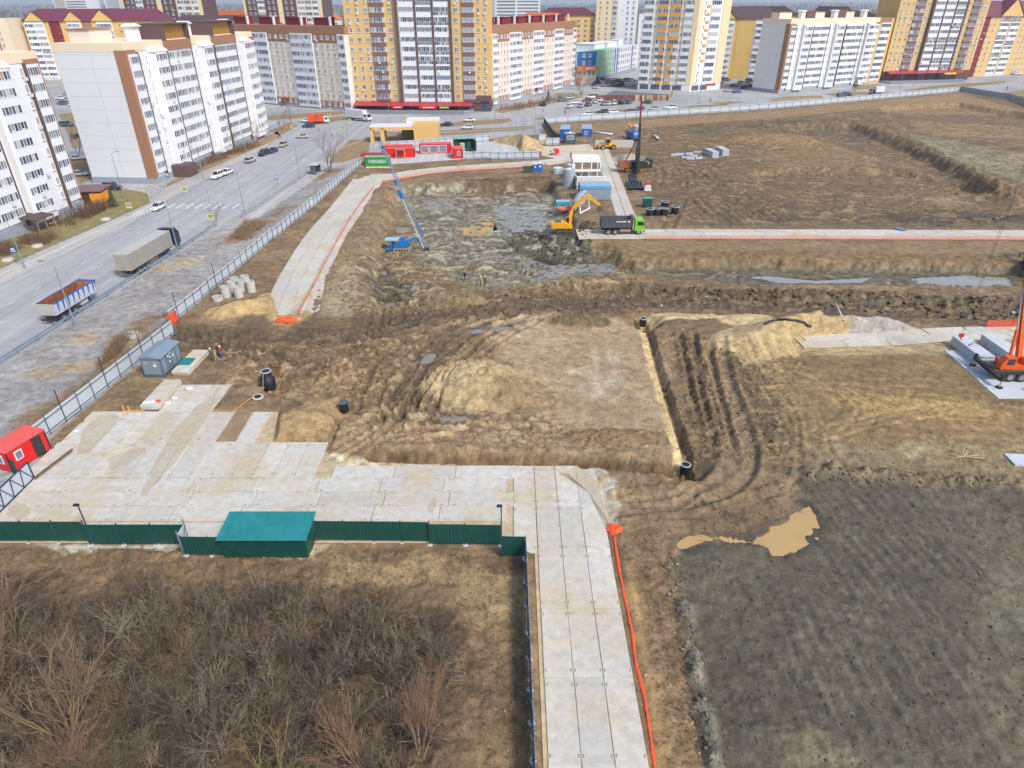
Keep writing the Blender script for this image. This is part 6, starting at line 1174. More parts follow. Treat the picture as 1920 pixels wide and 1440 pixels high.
mb, mt = Vector((4.7, 0, .1)), Vector((-2.6, .6, 20.5)); d = (mt - mb).normalized(); b = MB(); u = d.orthogonal().normalized() * .22; v = d.cross(u).normalized() * .22
for a, c_ in ((1, 1), (1, -1), (-1, 1), (-1, -1)): b.bar(mb + u * a + v * c_, mt + u * a + v * c_, .07, .07, MASTM)
n = 26
for k in range(n):
    p, q = mb + (mt - mb) * (k / n), mb + (mt - mb) * ((k + 1) / n)
    b.bar(p + u + v, q - u + v, .05, .05, MASTM); b.bar(p - u - v, q + u - v, .05, .05, MASTM); b.bar(p + u - v, q + u + v, .05, .05, MASTM)
b.build('mast', t); b = MB(); b.bar(mb + (mt - mb) * .02 - u * 2.2, mb + (mt - mb) * .5 - u * 2.2, .16, .16, mat('drill_rod', lin(226, 206, 160), .5)); b.build('drill_rod', t)
b = MB(); p = mb + (mt - mb) * .5; b.bar(p - u * 2.4, p + d * 1.6 - u * 2.4, .55, .6, RIGB); p = mb + (mt - mb) * .62; b.bar(p - u * 2, p + d * 1.0 - u * 2, .45, .4, RIGB); p = mb + (mt - mb) * .12; b.bar(p + u * 2, p + d * 3.0 + u * 2, .4, .35, RIGB); p = mb + (mt - mb) * .93; b.bar(p, p + d * .5, .5, .5, mat('rig_violet_blue', lin(70, 80, 170), .5)); b.build('drill_head', t); b = MB(); b.box(4.2, 5.2, -.5, .5, .0, .5, CHASS); b.build('foot_clamp', t)
# dark pile driving rig with red topped mast
x, y = G(1190, 322); t = thing('piling_rig', 'dark pile driving rig with a tall mast painted red on top', 'piling rig', (x, y, zt(x, y)), 0); OCH = mat('rust_orange_machine', lin(168, 96, 44), .7, dirt=.5, dirtcol=lin(90, 70, 54)); PILB = mat('black_mast', lin(42, 42, 44), .6, dirt=.2)
tracks(t, 5.4, 1.7, .75, 1.0, mat('ochre_track', lin(150, 118, 60), .8)); MB().box(-4.6, -1.2, -1.3, 1.3, 1.1, 2.6, OCH).build('counterweight', t); b = MB(); b.box(-1.2, 3.2, -1.4, 1.4, 1.1, 2.7, PILB); b.box(.8, 2.6, .0, 1.4, 2.7, 3.6, mat('machine_grey', lin(150, 150, 146), .6)); b.build('engine_body', t); b = MB(); b.box(2.8, 4.4, -1.2, 1.2, 1.0, 3.2, mat('winch_dark', lin(40, 56, 60), .6)); b.cyl((3.0, -1.3, 2.4), (3.0, 1.3, 2.4), .5, YEL, n=12); b.build('winch', t)
b = MB(); b.loft([[(-.6, -2.9, .2), (.6, -2.9, .2), (.6, -1.9, .2), (-.6, -1.9, .2)], [(-.5, -2.8, 6.5), (.5, -2.8, 6.5), (.5, -1.9, 6.5), (-.5, -1.9, 6.5)], [(-.35, -2.6, 8), (.35, -2.6, 8), (.35, -2.0, 8), (-.35, -2.0, 8)], [(-.35, -2.55, 12.6), (.15, -2.55, 12.6), (.15, -2.05, 12.6), (-.35, -2.05, 12.6)]], PILB); b.build('lower_mast', t)
b = MB(); b.loft([[(-.35, -2.5, 12.3), (.05, -2.5, 12.3), (.05, -2.1, 12.3), (-.35, -2.1, 12.3)], [(-.55, -2.5, 19.4), (-.25, -2.5, 19.4), (-.25, -2.2, 19.4), (-.55, -2.2, 19.4)]], mat('red_mast', lin(150, 40, 34), .5, dirt=.3, dirtcol=lin(70, 36, 34)))
for k in range(8): z = 12.9 + k * .8; xx = -.15 - (z - 12.3) * .035; b.box(xx - .3, xx + .3, -2.56, -2.04, z, z + .12, PILB)
b.build('upper_mast', t); MB().cyl((0, -3.3, .3), (0, -3.3, 3.2), .65, PILB, n=12).build('pile_hammer', t); b = MB(); b.cyl((-2.8, -.6, 2.6), (-.1, -2.3, 9.5), .09, OCH, n=6); b.cyl((-2.8, .6, 2.6), (-.1, -2.2, 9.5), .09, OCH, n=6); b.build('back_stay', t)
# wheel loader
x, y = G(1137, 279); t = thing('wheel_loader', 'yellow wheel loader with dark cab beside the blue container', 'loader', (x, y, zt(x, y)), R(186))
b = MB(); b.box(-3.0, -.4, -.9, .9, .9, 1.9, YEL); b.box(-.4, 1.4, -.6, .6, .8, 1.3, YEL); b.build('body', t); MB().box(-1.0, .4, -.7, .7, 1.9, 3.1, CARGLASS).build('cab', t); MB().box(-1.1, .5, -.8, .8, 3.1, 3.25, YEL).build('cab_roof', t)
for xx in (-2.0, 1.3):
    for yy in (-1.1, 1.1): wheel(t, xx, yy, .75, .55)
b = MB(); b.bar((1.0, -.5, 1.6), (3.0, -.5, .7), .25, .35, YEL); b.bar((1.0, .5, 1.6), (3.0, .5, .7), .25, .35, YEL); b.build('lift_arm', t); b = MB(); b.prof([(2.7, .1), (4.1, .1), (3.9, .25), (3.0, .3), (3.0, 1.2), (2.8, 1.2)], -1.3, 1.3, OCH); b.build('bucket', t)
# blue truck carrying a pump boom
x, y = G(1187, 262); t = thing('blue_truck', 'blue truck with white drum and orange chute facing the site', 'truck', (x, y, zt(x, y)), R(-80)); b = MB(); b.box(1.5, 3.6, -1.25, 1.25, .9, 3.1, RIGB); b.build('cab', t); MB().box(3.6, 3.63, -1.1, 1.1, 2.0, 2.9, mat('pale_windscreen', lin(150, 180, 214), .15)).build('window', t); b = MB(); b.box(-4.2, 3.6, -.5, .5, .7, 1.0, CHASS); b.box(3.5, 3.75, -1.25, 1.25, .45, .9, CHASS); b.build('chassis', t)
for xx in (-3.0, -1.7, 2.5):
    for yy in (-1.05, 1.05): wheel(t, xx, yy, .55, .4)
MB().box(-4.4, 1.3, -1.25, 1.25, 1.1, 2.4, mat('truck_bed_blue', lin(36, 110, 190), .5)).build('truck_bed', t); b = MB(); b.cyl((-.3, .4, 2.4), (.5, .4, 4.6), .8, ALU, n=12); b.build('drum', t); b = MB(); b.bar((-.5, -.6, 3.6), (-2.6, -1.2, 4.6), .7, .5, mat('orange_chute', lin(236, 138, 44), .6)); b.build('chute', t)
# orange truck crane
ORC = mat('crane_orange', lin(232, 96, 22), .45, dirt=.15, dirtcol=lin(150, 90, 60)); t = thing('truck_crane', 'orange truck crane on outriggers over the new slabs', 'crane', (58.2, 71.4, .05), R(-2)); b = MB(); b.box(-.2, 10.5, -1.3, 1.3, .95, 1.4, CHASS); b.box(.2, 4.0, -1.25, 1.25, 1.4, 1.5, mat('crane_deck', lin(110, 100, 88), .8, dirt=.4)); b.build('chassis', t)
for xx in (2.2, 3.6, 8.6):
    for yy in (-1.15, 1.15): wheel(t, xx, yy, .62, .45)
for xx in (.2, 5.6):
    b = MB(); b.box(xx - .22, xx + .22, -2.9, 2.9, .9, 1.25, CHASS); b.build('outrigger_beam', t)
    for yy in (-2.8, 2.8):
        b = MB(); b.cyl((xx, yy, .12), (xx, yy, 1.3), .09, ALU, n=8); b.cyl((xx, yy, .0), (xx, yy, .14), .38, CHASS, n=10); b.box(xx - .12, xx + .12, yy - .14, yy + .14, 1.0, 1.7, CHASS); b.build('outrigger_leg', t)
b = MB()
for k in range(5): b.box(-.06, .02, -1.2 + k * .5, -.95 + k * .5, 1.0, 1.3, ORC)
b.build('hazard_stripe', t)
b = MB(); b.box(1.4, 5.6, -1.2, 1.2, 1.6, 2.2, ORC); b.box(3.4, 5.7, -1.2, .2, 2.2, 2.9, ORC); b.build('turntable', t); b = MB(); b.prof([(.6, 1.7), (2.2, 1.7), (2.2, 3.2), (1.1, 3.2), (.6, 2.4)], -1.3, -.35, ORC); b.build('cab', t); b = MB(); b.box(1.2, 2.05, -1.32, -1.3, 2.3, 3.05, CARGLASS); b.add([(.59, -1.22, 2.3), (.59, -.43, 2.3), (1.05, -.43, 3.12), (1.05, -1.22, 3.12)], [(3, 2, 1, 0)], CARGLASS); b.box(1.2, 2.05, -.36, -.33, 2.3, 3.05, CARGLASS); b.build('window', t)
bm, bt = Vector((3.3, .1, 2.6)), Vector((.6, 7.5, 30)); b = MB(); b.bar(bm, bm + (bt - bm) * .45, .5, .6, ORC); b.build('boom', t); b = MB(); b.bar(bm + (bt - bm) * .44, bt, .38, .42, ORC); b.build('boom_extension', t); b = MB(); b.bar((2.4, .2, 2.2), bm + (bt - bm) * .12 + Vector((-.5, 0, 0)), .28, .28, ORC); b.bar(bm + (bt - bm) * .12 + Vector((-.5, 0, 0)), bm + (bt - bm) * .3 + Vector((-.3, 0, 0)), .16, .16, ALU); b.build('boom_ram', t)
b = MB(); b.cyl((bt.x, bt.y, bt.z), (bt.x, bt.y, 2.15), .02, CHASS, n=5); b.cyl((bt.x + .25, bt.y, bt.z), (bt.x + .25, bt.y, 2.15), .02, CHASS, n=5); b.build('hoist_rope', t); b = MB(); b.box(bt.x - .12, bt.x + .4, bt.y - .15, bt.y + .15, 1.75, 2.2, M_REDS); b.tube([(bt.x + .15, bt.y, 1.75), (bt.x + .15, bt.y, 1.5), (bt.x + .3, bt.y, 1.4), (bt.x + .4, bt.y, 1.5)], .06, CHASS); b.build('hook_block', t)
# delivery trucks by the crossroads
def box_truck(label, px, py, hd, boxm, cabm, L=5.5, s=1.05):
    x, y = G(px, py); t = thing('box_truck', label, 'truck', (x, y, .02), R(hd)); t.scale = (s, s, s); MB().box(-L / 2 - .6, L / 2 - .6, -1.15, 1.15, .95, 3.3, boxm).build('cargo_box', t); b = MB(); x0 = L / 2 - .5; b.prof([(x0, .6), (x0 + 1.9, .6), (x0 + 1.9, 1.2), (x0 + 1.3, 2.3), (x0, 2.4)], -1.02, 1.02, cabm); b.build('cab', t); b = MB(); b.add([(x0 + 1.88, -.9, 1.28), (x0 + 1.88, .9, 1.28), (x0 + 1.36, .9, 2.25), (x0 + 1.36, -.9, 2.25)], [(0, 1, 2, 3)], CARGLASS); b.box(x0 + .3, x0 + 1.2, -1.035, -1.02, 1.4, 2.15, CARGLASS); b.box(x0 + .3, x0 + 1.2, 1.02, 1.035, 1.4, 2.15, CARGLASS); b.build('window', t); MB().box(-L / 2 - .5, L / 2 + 1.2, -.4, .4, .55, .95, CHASS).build('chassis', t)
    for xx in (-L / 2 + .8, x0 + 1.1):
        for yy in (-.9, .9): wheel(t, xx, yy, .4, .28)
    return t
t = box_truck('red and orange box truck at the crossroads', 596, 232, 20, mat('red_orange_livery', lin(226, 84, 40), .5, var=.5, scale=.5), M_WHITE); box_truck('white box truck turning before the amber tower', 672, 226, -28, mat('truck_box_white', lin(206, 210, 216), .5), M_WHITE, 7, 1.2)
x, y = G(1645, 178); t = box_truck('white flatbed truck with folded red crane near the far white block', 1643, 178, 190, M_WHITE, M_WHITE, 4, 1.2); t.children[0].data = MB().box(-2.6, 1.4, -1.15, 1.15, .95, 1.15, CHASS).mesh('flatbed'); t.children[0].name = 'flatbed'; b = MB(); b.bar((-.5, 0, 1.2), (-3.0, 0, 3.0), .3, .3, M_REDS); b.bar((-3.0, 0, 3.0), (-1.0, 0, 2.0), .25, .25, M_REDS); b.build('folded_crane', t)
# ---------------------------------------------------------------- site furniture
REDC = mat('red_container_paint', lin(226, 24, 28), .45, var=.06, scale=.6, dirt=.06); REDR = mat('faded_red_roof', lin(232, 92, 84), .55, var=.06, scale=.5, dirt=.12, dirtcol=lin(190, 120, 110)); BLUC = mat('blue_container_paint', lin(20, 100, 190), .5, dirt=.1); BLUR = mat('faded_blue_roof', lin(150, 176, 196), .6, dirt=.2, dirtcol=lin(150, 150, 146)); DKTRIM = mat('dark_trim', lin(50, 36, 40), .6)
def cabin(label, x, y, rz, L, W, H_, wall, roofm, wins=(), name='site_cabin', cat='cabin', z=None, rib=True, trim=True):
    z = zt(x, y) if z is None else z; t = thing(name, label, cat, (x, y, z), rz); MB().box(-L / 2, L / 2, -W / 2, W / 2, .12, H_ - .08, wall).build('wall', t); MB().box(-L / 2 - .1, L / 2 + .1, -W / 2 - .1, W / 2 + .1, H_ - .08, H_ + .04, roofm).build('roof', t); MB().box(-L / 2 + .1, L / 2 - .1, -W / 2 + .1, W / 2 - .1, -.15, .12, CHASS).build('base_frame', t)
    if rib:
        b = MB()
        for i in range(int(L / .5) + 1): xx = -L / 2 + i * L / int(L / .5); b.box(xx - .03, xx + .03, -W / 2 - .03, -W / 2, .2, H_ - .1, wall); b.box(xx - .03, xx + .03, W / 2, W / 2 + .03, .2, H_ - .1, wall)
        b.build('wall_rib', t)
    if trim:
        for xx in (-L / 2, L / 2):
            for yy in (-W / 2, W / 2): MB().box(xx - .06, xx + .06, yy - .06, yy + .06, .1, H_ - .08, DKTRIM).build('corner_post', t)
    for side, a, zz, w, h in wins:
        b = MB(); bb = MB(); d = .05; p = {'f': (a, -W / 2), 'b': (a, W / 2), 'r': (L / 2, a), 'l': (-L / 2, a)}[side]
        if side in 'fb':
            s_ = -1 if side == 'f' else 1; b.box(p[0] - w / 2, p[0] + w / 2, min(p[1], p[1] + s_ * d), max(p[1], p[1] + s_ * d), zz, zz + h, FRAME); bb.box(p[0] - w / 2 + .1, p[0] + w / 2 - .1, min(p[1], p[1] + s_ * (d + .012)), max(p[1], p[1] + s_ * (d + .012)), zz + .1, zz + h - .1, GLASS[1])
        else:
            s_ = 1 if side == 'r' else -1; b.box(min(p[0], p[0] + s_ * d), max(p[0], p[0] + s_ * d), p[1] - w / 2, p[1] + w / 2, zz, zz + h, FRAME); bb.box(min(p[0], p[0] + s_ * (d + .012)), max(p[0], p[0] + s_ * (d + .012)), p[1] - w / 2 + .1, p[1] + w / 2 - .1, zz + .1, zz + h - .1, GLASS[1])
        o = b.build('window', t); bb.build('pane', o)
    return t
# red cabin at the gate: short window side towards the thicket, long side with doorway towards the yard
t = cabin('bright red site cabin with white windows by the sliding gate', -49.4, 54.35, R(73), 4.2, 2.5, 2.45, REDC, REDR, [('l', -.1, .95, .95, 1.05), ('f', -1.0, 1.0, .8, 1.0)], z=.0, rib=False)
MB().box(.55, 1.55, -1.31, -1.25, .15, 2.3, CHASS).build('doorway', t); MB().box(-2.1, -1.75, -1.33, -1.27, .15, 1.5, M_GREEN).build('green_sheet', t)
# white guide marks: timber ramp next to the cabin
b = MB(); b.bar((0, 0, .12), (1.0, 5.0, .14), .14, .12, mat('weathered_timber', lin(112, 92, 74), .9)); b.bar((.25, 0, .12), (1.2, 4.6, .14), .1, .1, mat('weathered_timber2', lin(140, 116, 88), .9)); tag(b.build('timber_beam', None, (-46.3, 50.9, .0)), 'two weathered timber beams lying before the red cabin', 'timber')
# transformer kiosk
KGR = mat('kiosk_grey', lin(138, 154, 168), .5, .15, var=.05, dirt=.1); KDK = mat('kiosk_trim', lin(92, 106, 122), .5, .2); t = thing('transformer_kiosk', 'grey metal transformer kiosk with yellow warning signs and gabled roof', 'transformer', (-43.95, 73.6, .02), R(90 - 3)); MB().box(-2.35, 2.35, -1.35, 1.35, -.15, .32, KDK).build('plinth', t); MB().box(-2.25, 2.25, -1.25, 1.25, .32, 2.55, KGR).build('wall', t)
b = MB(); vs = [(-2.45, -1.5, 2.55), (2.45, -1.5, 2.55), (2.45, 1.5, 2.55), (-2.45, 1.5, 2.55), (-2.45, 0, 2.95), (2.45, 0, 2.95)]; b.add(vs, [(0, 1, 5, 4), (2, 3, 4, 5), (3, 0, 4), (1, 2, 5), (3, 2, 1, 0)], KGR); b.build('roof', t)
for xx in (-2.25, -1.1, .1, 1.2, 2.25): MB().box(xx - .04, xx + .04, -1.29, -1.25, .32, 2.55, KDK).build('wall_rib', t)
for a in (-1.25, 1.2): MB().box(-2.3, -2.25, a - .05, a + .05, .32, 2.55, KDK).build('wall_rib', t)
for a in (.65, -.45): b = MB(); b.prof([(a - .16, 1.75), (a + .16, 1.75), (a, 2.05)], -.012, .012, mat('warning_yellow', lin(246, 196, 20), .5)); o = b.build('warning_sign', t, (-2.275, 0, 0)); o.rotation_euler = (0, 0, R(90))
MB().box(-2.28, -2.255, -.6, -.25, 1.4, 1.65, FRAME).build('notice_plate', t); MB().box(-.9, -.1, -1.3, -1.27, .5, 2.3, mat('kiosk_door', lin(104, 124, 128), .5)).build('door', t)
for a, zz in ((-.7, 1.9), (-.3, 1.6), (-.55, 1.1), (.4, 1.5), (-.2, 2.1)): MB().box(a, a + .22, -1.32, -1.302, zz, zz + .24, FRAME).build('notice_plate', t)
# slab stacks, every slab on its own
def slab_stack(label, x, y, rz, n, me, z0=.0, group=None, dz=.2, name='slab_stack'):
    for k in range(n): o = inst('concrete_slab', me, None, (x + rnd.uniform(-.05, .05), y + rnd.uniform(-.05, .05), z0 + .17 + k * dz), rz + rnd.uniform(-.012, .012)); tag(o, label, 'concrete slab', group or label)
slab_stack('weathered slab in the stack with white bags beside the transformer kiosk', -41.0, 66.7, R(90), 3, SLAB, .03, 'slabs in the bagged stack'); slab_stack('pale slab in the stack carrying the teal sheet', -40.9, 74.6, R(88), 3, SLAB_P, .02, 'slabs in the teal sheet stack')
tag(MB().box(-.8, .8, -.95, .95, 0, .03, M_GREENR).build('teal_sheet', None, (-41.2, 74.2, .63)), 'teal metal sheet lying on the slab stack by the kiosk', 'metal sheet')
def bag(x, y, z, s, label, m=None):
    b = MB(); n = 10; rings = [[(math.cos(2 * math.pi * i / n) * s * q * (1 + .2 * rnd.uniform(-1, 1)), math.sin(2 * math.pi * i / n) * s * .7 * q * (1 + .2 * rnd.uniform(-1, 1)), h * s * .55) for i in range(n)] for q, h in ((.85, 0), (1, .4), (.8, .85), (.3, 1.0))]; b.loft(rings, m or M_WHITE, smooth=True); tag(b.build('white_bag', None, (x, y, z)), label, 'bag')
bag(-39.3, 66.1, .03, .4, 'white bag slumped against the bagged slab stack'); bag(-39.6, 65.0, .03, .42, 'crumpled white bag at the corner of the slab stack'); bag(-38.5, 68.3, .03, .55, 'flat white bag beyond the slab stack'); 
o = MB().box(-.7, .7, -.28, .28, 0, .08, M_WHITE).build('foam_board', None, (-41.2, 64.3, .63)); o.rotation_euler = (0, 0, R(15)); tag(o, 'white foam board on the end of the slab stack', 'board'); tag(MB().box(-.3, .3, -.2, .2, 0, .1, M_ORNETS).build('orange_cloth', None, (-40.35, 64.55, .63)), 'folded orange cloth on the slab stack', 'cloth')
bag(-47.0, 59.4, zt(-47, 59.4), .4, 'white bag on the bare soil by the grey fence')
TIM = mat('fresh_timber', lin(214, 160, 92), .8, var=.15, scale=2); b = MB(); b.bar((0, 0, .06), (2.4, 0, .06), .14, .1, TIM); b.bar((.15, 0, .05), (.1, .1, .75), .16, .06, TIM); b.bar((.75, 0, .05), (.7, .1, .7), .16, .06, TIM); tag(b.build('timber_trestle', None, (-43.9, 63.3, .06)), 'low trestle of fresh timber beside the bagged slab stack', 'timber')
b = MB(); b.bar((0, 0, 0), (1.9, 3.4, .5), .1, .04, TIM); tag(b.build('plank', None, (*G(432, 776), .06)), 'pale plank leaning from the slabs to the mud', 'plank')
# concrete rings
RINGM = mat('ring_concrete', lin(196, 194, 188), .9, var=.1, scale=1.0, dirt=.25, dirtcol=lin(160, 150, 134)); n = 20; b = MB(); ro, ri, hh = .58, .46, .9
rr = [[(math.cos(2 * math.pi * i / n) * r_, math.sin(2 * math.pi * i / n) * r_, z) for i in range(n)] for r_, z in ((ro, 0), (ro, hh), (ri, hh), (ri, 0))]; b.loft(rr, RINGM, caps=False); b.add(rr[3] + rr[0], [(i, (i + 1) % n, n + (i + 1) % n, n + i) for i in range(n)], RINGM); RING = b.mesh('concrete_ring')
for px, py, k in ((425, 557, 2), (449, 557, 2), (437, 548, 2), (455, 545, 2), (472, 547, 2), (443, 541, 2), (462, 537, 2)):
    x, y, z = GT(px, py)
    for j in range(k): tag(inst('concrete_ring', RING, None, (x, y, z + .9 * j), rnd.random(), (1.18, 1.18, 1)), ['pale concrete ring standing on the sand by the grey fence, under another ring', 'pale concrete ring by the grey fence, on top of another ring'][j], 'concrete ring', ['lower stacked rings', 'upper stacked rings'][j])
x, y, z = GT(409, 563); tag(inst('concrete_ring', RING, None, (x, y, z), 0, (1.4, 1.4, .7)), 'low wide concrete ring next to the stacked rings', 'concrete ring'); x, y, z = GT(248, 632); tag(inst('concrete_ring', RING, None, (x, y, z), 0, (1.5, 1.5, .6)), 'old concrete well ring on the gravel beside the grey fence', 'concrete ring')
# plastic wells
PLB = mat('black_plastic', lin(34, 35, 40), .4, var=.1); PLR = mat('grey_plastic_rim', lin(180, 184, 188), .5)
def well(label, x, y, z, r, h, neck=0, lid=None, group=None, tilt=0, rim=True, foot=True):
    t = thing('plastic_well', label, 'well shaft', (x, y, z), 0, group); n = 18; b = MB(); rings = [(r, 0), (r, h * (.6 if neck else 1))] + ([(r * .72, h * .68), (r * .72, h)] if neck else [])
    b.loft([[(math.cos(2 * math.pi * i / n) * a, math.sin(2 * math.pi * i / n) * a, zz) for i in range(n)] for a, zz in rings], PLB, smooth=True)
    for k in range(4): zz = h * (.1 + .13 * k); b.cyl((0, 0, zz), (0, 0, zz + .05), r * 1.05, PLB, n=n)
    b.build('shaft', t); rt = rings[-1][0]
    if rim: b = MB(); rr = [[(math.cos(2 * math.pi * i / n) * a, math.sin(2 * math.pi * i / n) * a, h + zz) for i in range(n)] for a, zz in ((rt * 1.06, -.06), (rt * 1.06, .03), (rt * .82, .03), (rt * .82, .005))]; b.loft(rr, PLR, caps=False); b.build('rim', t)
    if lid: MB().cyl((0, 0, h + .04), (0, 0, h + .1), rt * 1.1, lid, n=n).build('lid', t)
    if tilt: t.rotation_euler = (tilt, 0, 0)
    return t
x, y, z = GT(505, 728); t = well('tall black plastic well shaft with a narrower neck and hanging rope', x, y, z - .1, .85, 2.5, neck=1); b = MB(); b.tube([(-.1, -.6, 2.55), (-.25, -.75, 1.6), (-.3, -1.0, .8), (-.6, -1.6, .2), (-1.0, -2.6, .15)], .035, mat('pale_rope', lin(206, 180, 136), .9)); b.build('rope', t)
x, y, z = GT(646, 770); well('short black plastic well with a grey lid in the narrow trench', x, y, z - .05, .5, 1.1, lid=mat('grey_lid', lin(84, 94, 108), .5), rim=False); x, y = G(1206, 598, -.2); well('black plastic well with grey rim at the head of the sand trench', x, y, -1.3, .5, 1.2); x, y = G(1286, 870, -.5); well('black plastic well with pale rim at the foot of the sand trench', x, y, -1.6, .5, 1.05)
for px, py in ((1218, 404), (1231, 403), (1244, 403), (1265, 400), (1246, 390)): x, y, z = GT(px, py); well('black plastic well stored on the bare ground by the green box', x, y, z, .85, 1.45, group='stored wells by the green box')
t = well('grey lidded well ring lying by the long slab road', *GT(1688, 432), .95, .25, lid=mat('blue_grey_lid', lin(96, 120, 142), .5), rim=False); x, y, z = GT(484, 746); t = thing('well_cover', 'pale round well cover lying beside the tall black shaft', 'cover', (x, y, z)); MB().cyl((0, 0, .02), (0, 0, .16), .65, RINGM, n=18).build('cover_disc', t); MB().cyl((0, 0, .16), (0, 0, .2), .4, PLB, n=14).build('hatch', t)
x, y, z = GT(1213, 389); t = thing('green_box', 'dark green cabinet beside the stored black wells', 'cabinet', (x, y, z), R(4)); MB().box(-.95, .95, -.7, .7, .02, 2.1, M_GREEN).build('case', t); MB().box(-1.0, 1.0, -.75, .75, 2.1, 2.2, mat('green_box_top', lin(80, 170, 150), .5)).build('top', t); MB().box(-.02, .02, -.72, -.7, .1, 2.0, CHASS).build('door_seam', t)
# containers of the north yard
cabin('maroon roofed red container behind the green shipping container', -39.4, 197.6, R(3), 7.4, 2.6, 2.7, REDC, mat('maroon_container_roof', lin(170, 56, 66), .6, dirt=.3, dirtcol=lin(140, 110, 104)), name='container', cat='container'); GRC = mat('green_container_paint', lin(10, 150, 62), .5, dirt=.08)
t = cabin('green shipping container with white lettering in the north yard', -37.9, 193.6, R(4), 6.8, 2.5, 2.7, GRC, mat('pale_green_roof', lin(150, 176, 150), .6, dirt=.3), name='container', cat='container'); cu = bpy.data.curves.new('lettering', 'FONT'); cu.body = 'EVERGREEN'; cu.size = 1.25; cu.extrude = .01; cu.offset = .012; cu.align_x = 'CENTER'; cu.align_y = 'CENTER'; q = bpy.data.objects.new('q', cu); me = bpy.data.meshes.new_from_object(q); bpy.data.objects.remove(q); me.materials.append(M_WHITE); o = inst('lettering', me, t, (0, -1.3, 1.45)); o.rotation_euler = (R(90), 0, 0); o.scale = (.72, 1.0, 1)
tag(MB().box(-3.6, 3.6, -.7, .7, 0, .12, mat('plywood', lin(224, 200, 156), .8)).build('plywood_sheets', None, (-37.3, 191.3, .0)), 'pale plywood sheets lying before the green container', 'plywood')
t = cabin('red office cabin with a small timber porch', -33.2, 206.4, R(4), 8.2, 2.6, 2.7, REDC, REDR, [('l', 0, 1, .9, 1.2)]); b = MB(); 
for xx in (-1.2, 1.2): b.box(xx - .08, xx + .08, -3.0, -2.84, 0, 2.5, TIM); b.box(xx - .08, xx + .08, -1.5, -1.36, 0, 2.5, TIM)
b.box(-1.4, 1.4, -3.1, -1.3, 2.5, 2.6, mat('grey_plank', lin(150, 140, 124), .8)); b.box(-1.3, 1.3, -3.0, -1.35, .0, .3, mat('grey_plank', lin(150, 140, 124), .8)); b.build('porch', t)
cabin('red office cabin behind the one with the porch', -34.4, 210.6, R(4), 8.2, 2.6, 2.7, REDC, REDR); t = cabin('long red office cabin with three glazed fronts', -23.6, 212.6, R(6), 9.6, 2.8, 2.9, REDC, REDR, [('f', -3.2, .4, 2.3, 2.1), ('f', -.4, .4, 2.7, 2.1), ('f', 2.4, .4, 2.2, 2.1)])
cabin('small red cabin with one window standing on its own', -16.3, 206.2, R(6), 3.0, 5.4, 2.8, REDC, REDR, [('f', .3, .9, .9, 1.3)]); t = thing('green_tank_store', 'green open shed with tanks behind the small red cabin', 'shed', (-14.2, 216.5, -.05), R(10)); MB().box(2.4, 2.5, -5, 4, 0, 3.4, mat('mid_green_sheet', lin(40, 120, 84), .5, dirt=.2)).build('side_wall', t); MB().box(-3.6, 2.5, 4, 4.1, 0, 3.4, M_GREEN).build('rear_wall', t); MB().box(-4, 2.6, .0, 4.2, 3.4, 3.5, mat('pale_teal_roof', lin(140, 178, 170), .5)).build('roof', t); b = MB(); b.cyl((-1.5, -1, 0), (-1.5, -1, 2.4), .9, mat('pale_green_tank', lin(150, 200, 170), .5), n=14); b.box(-.2, 1.2, -1.8, -.4, 0, 2.6, M_GREEN); b.box(-3.6, -2.6, 0, 1, 0, 2.6, M_GREEN); b.build('tank', t)
# amber portal building
t = thing('portal_building', 'unfinished amber clad portal with pale flat roof beyond the north yard', 'building', (-46.6, 229.5, 0), R(3)); t.scale = (.84, .9, 1); AMB = mat('amber_cladding', lin(228, 184, 112), .6, var=.04)
MB().box(17, 26.5, 0, 9, -.1, 5.6, AMB).build('wall', t); MB().box(0, 1.2, 0, 3, -.1, 4.6, AMB).build('pier', t); MB().box(4, 5.4, 0, 8, -.1, 4.6, AMB).build('pier', t); MB().box(0, 17, 0, .5, 3.8, 4.7, AMB).build('beam', t); MB().box(-.2, 17, .5, 8.5, 4.4, 4.8, mat('roof_membrane', lin(222, 222, 224), .7)).build('roof', t); MB().box(13.5, 26.7, 8, 16, 4.8, 5.8, mat('roof_membrane', lin(222, 222, 224), .7)).build('rear_roof', t); MB().box(12, 17, 4, 8, 0, 4.3, mat('dark_room', lin(106, 84, 66), .9)).build('inner_wall', t); MB().box(12, 26.5, 8.2, 15.8, -.1, 4.8, AMB).build('rear_wall', t)
# toilets, skip, pump, tanks
for i, dx in enumerate((0, 1.35)): x, y = G(1003, 322); t = thing('portable_toilet', ['blue portable toilet next to the dark skip', 'blue portable toilet right of its twin beside the slab lane'][i], 'toilet', (x + dx, y + .1 * i, zt(x + dx, y)), R(4)); MB().box(-.6, .6, -.6, .6, 0, 2.1, BLUC).build('cabin_wall', t); b = MB(); b.prof([(-.65, 2.1), (.65, 2.1), (.55, 2.35), (-.55, 2.35)], -.65, .65, M_WHITE); b.build('roof', t); MB().box(-.25, .2, -.62, -.6, 1.2, 1.7, M_WHITE).build('notice_plate', t); MB().box(-.42, .42, -.612, -.6, .1, 1.95, mat('toilet_door', lin(30, 116, 206), .4)).build('door', t)
x, y = G(991, 323); t = thing('waste_skip', 'dark green waste skip beside the blue toilets', 'skip', (x, y, zt(x, y)), R(4)); SKP = mat('skip_green', lin(58, 78, 76), .6, dirt=.3); b = MB()
for sy in (-1, 1): b.prof([(-1.2, .1), (1.2, .1), (1.6, 1.5), (-1.6, 1.5)], sy * .9 - .03, sy * .9 + .03, SKP)
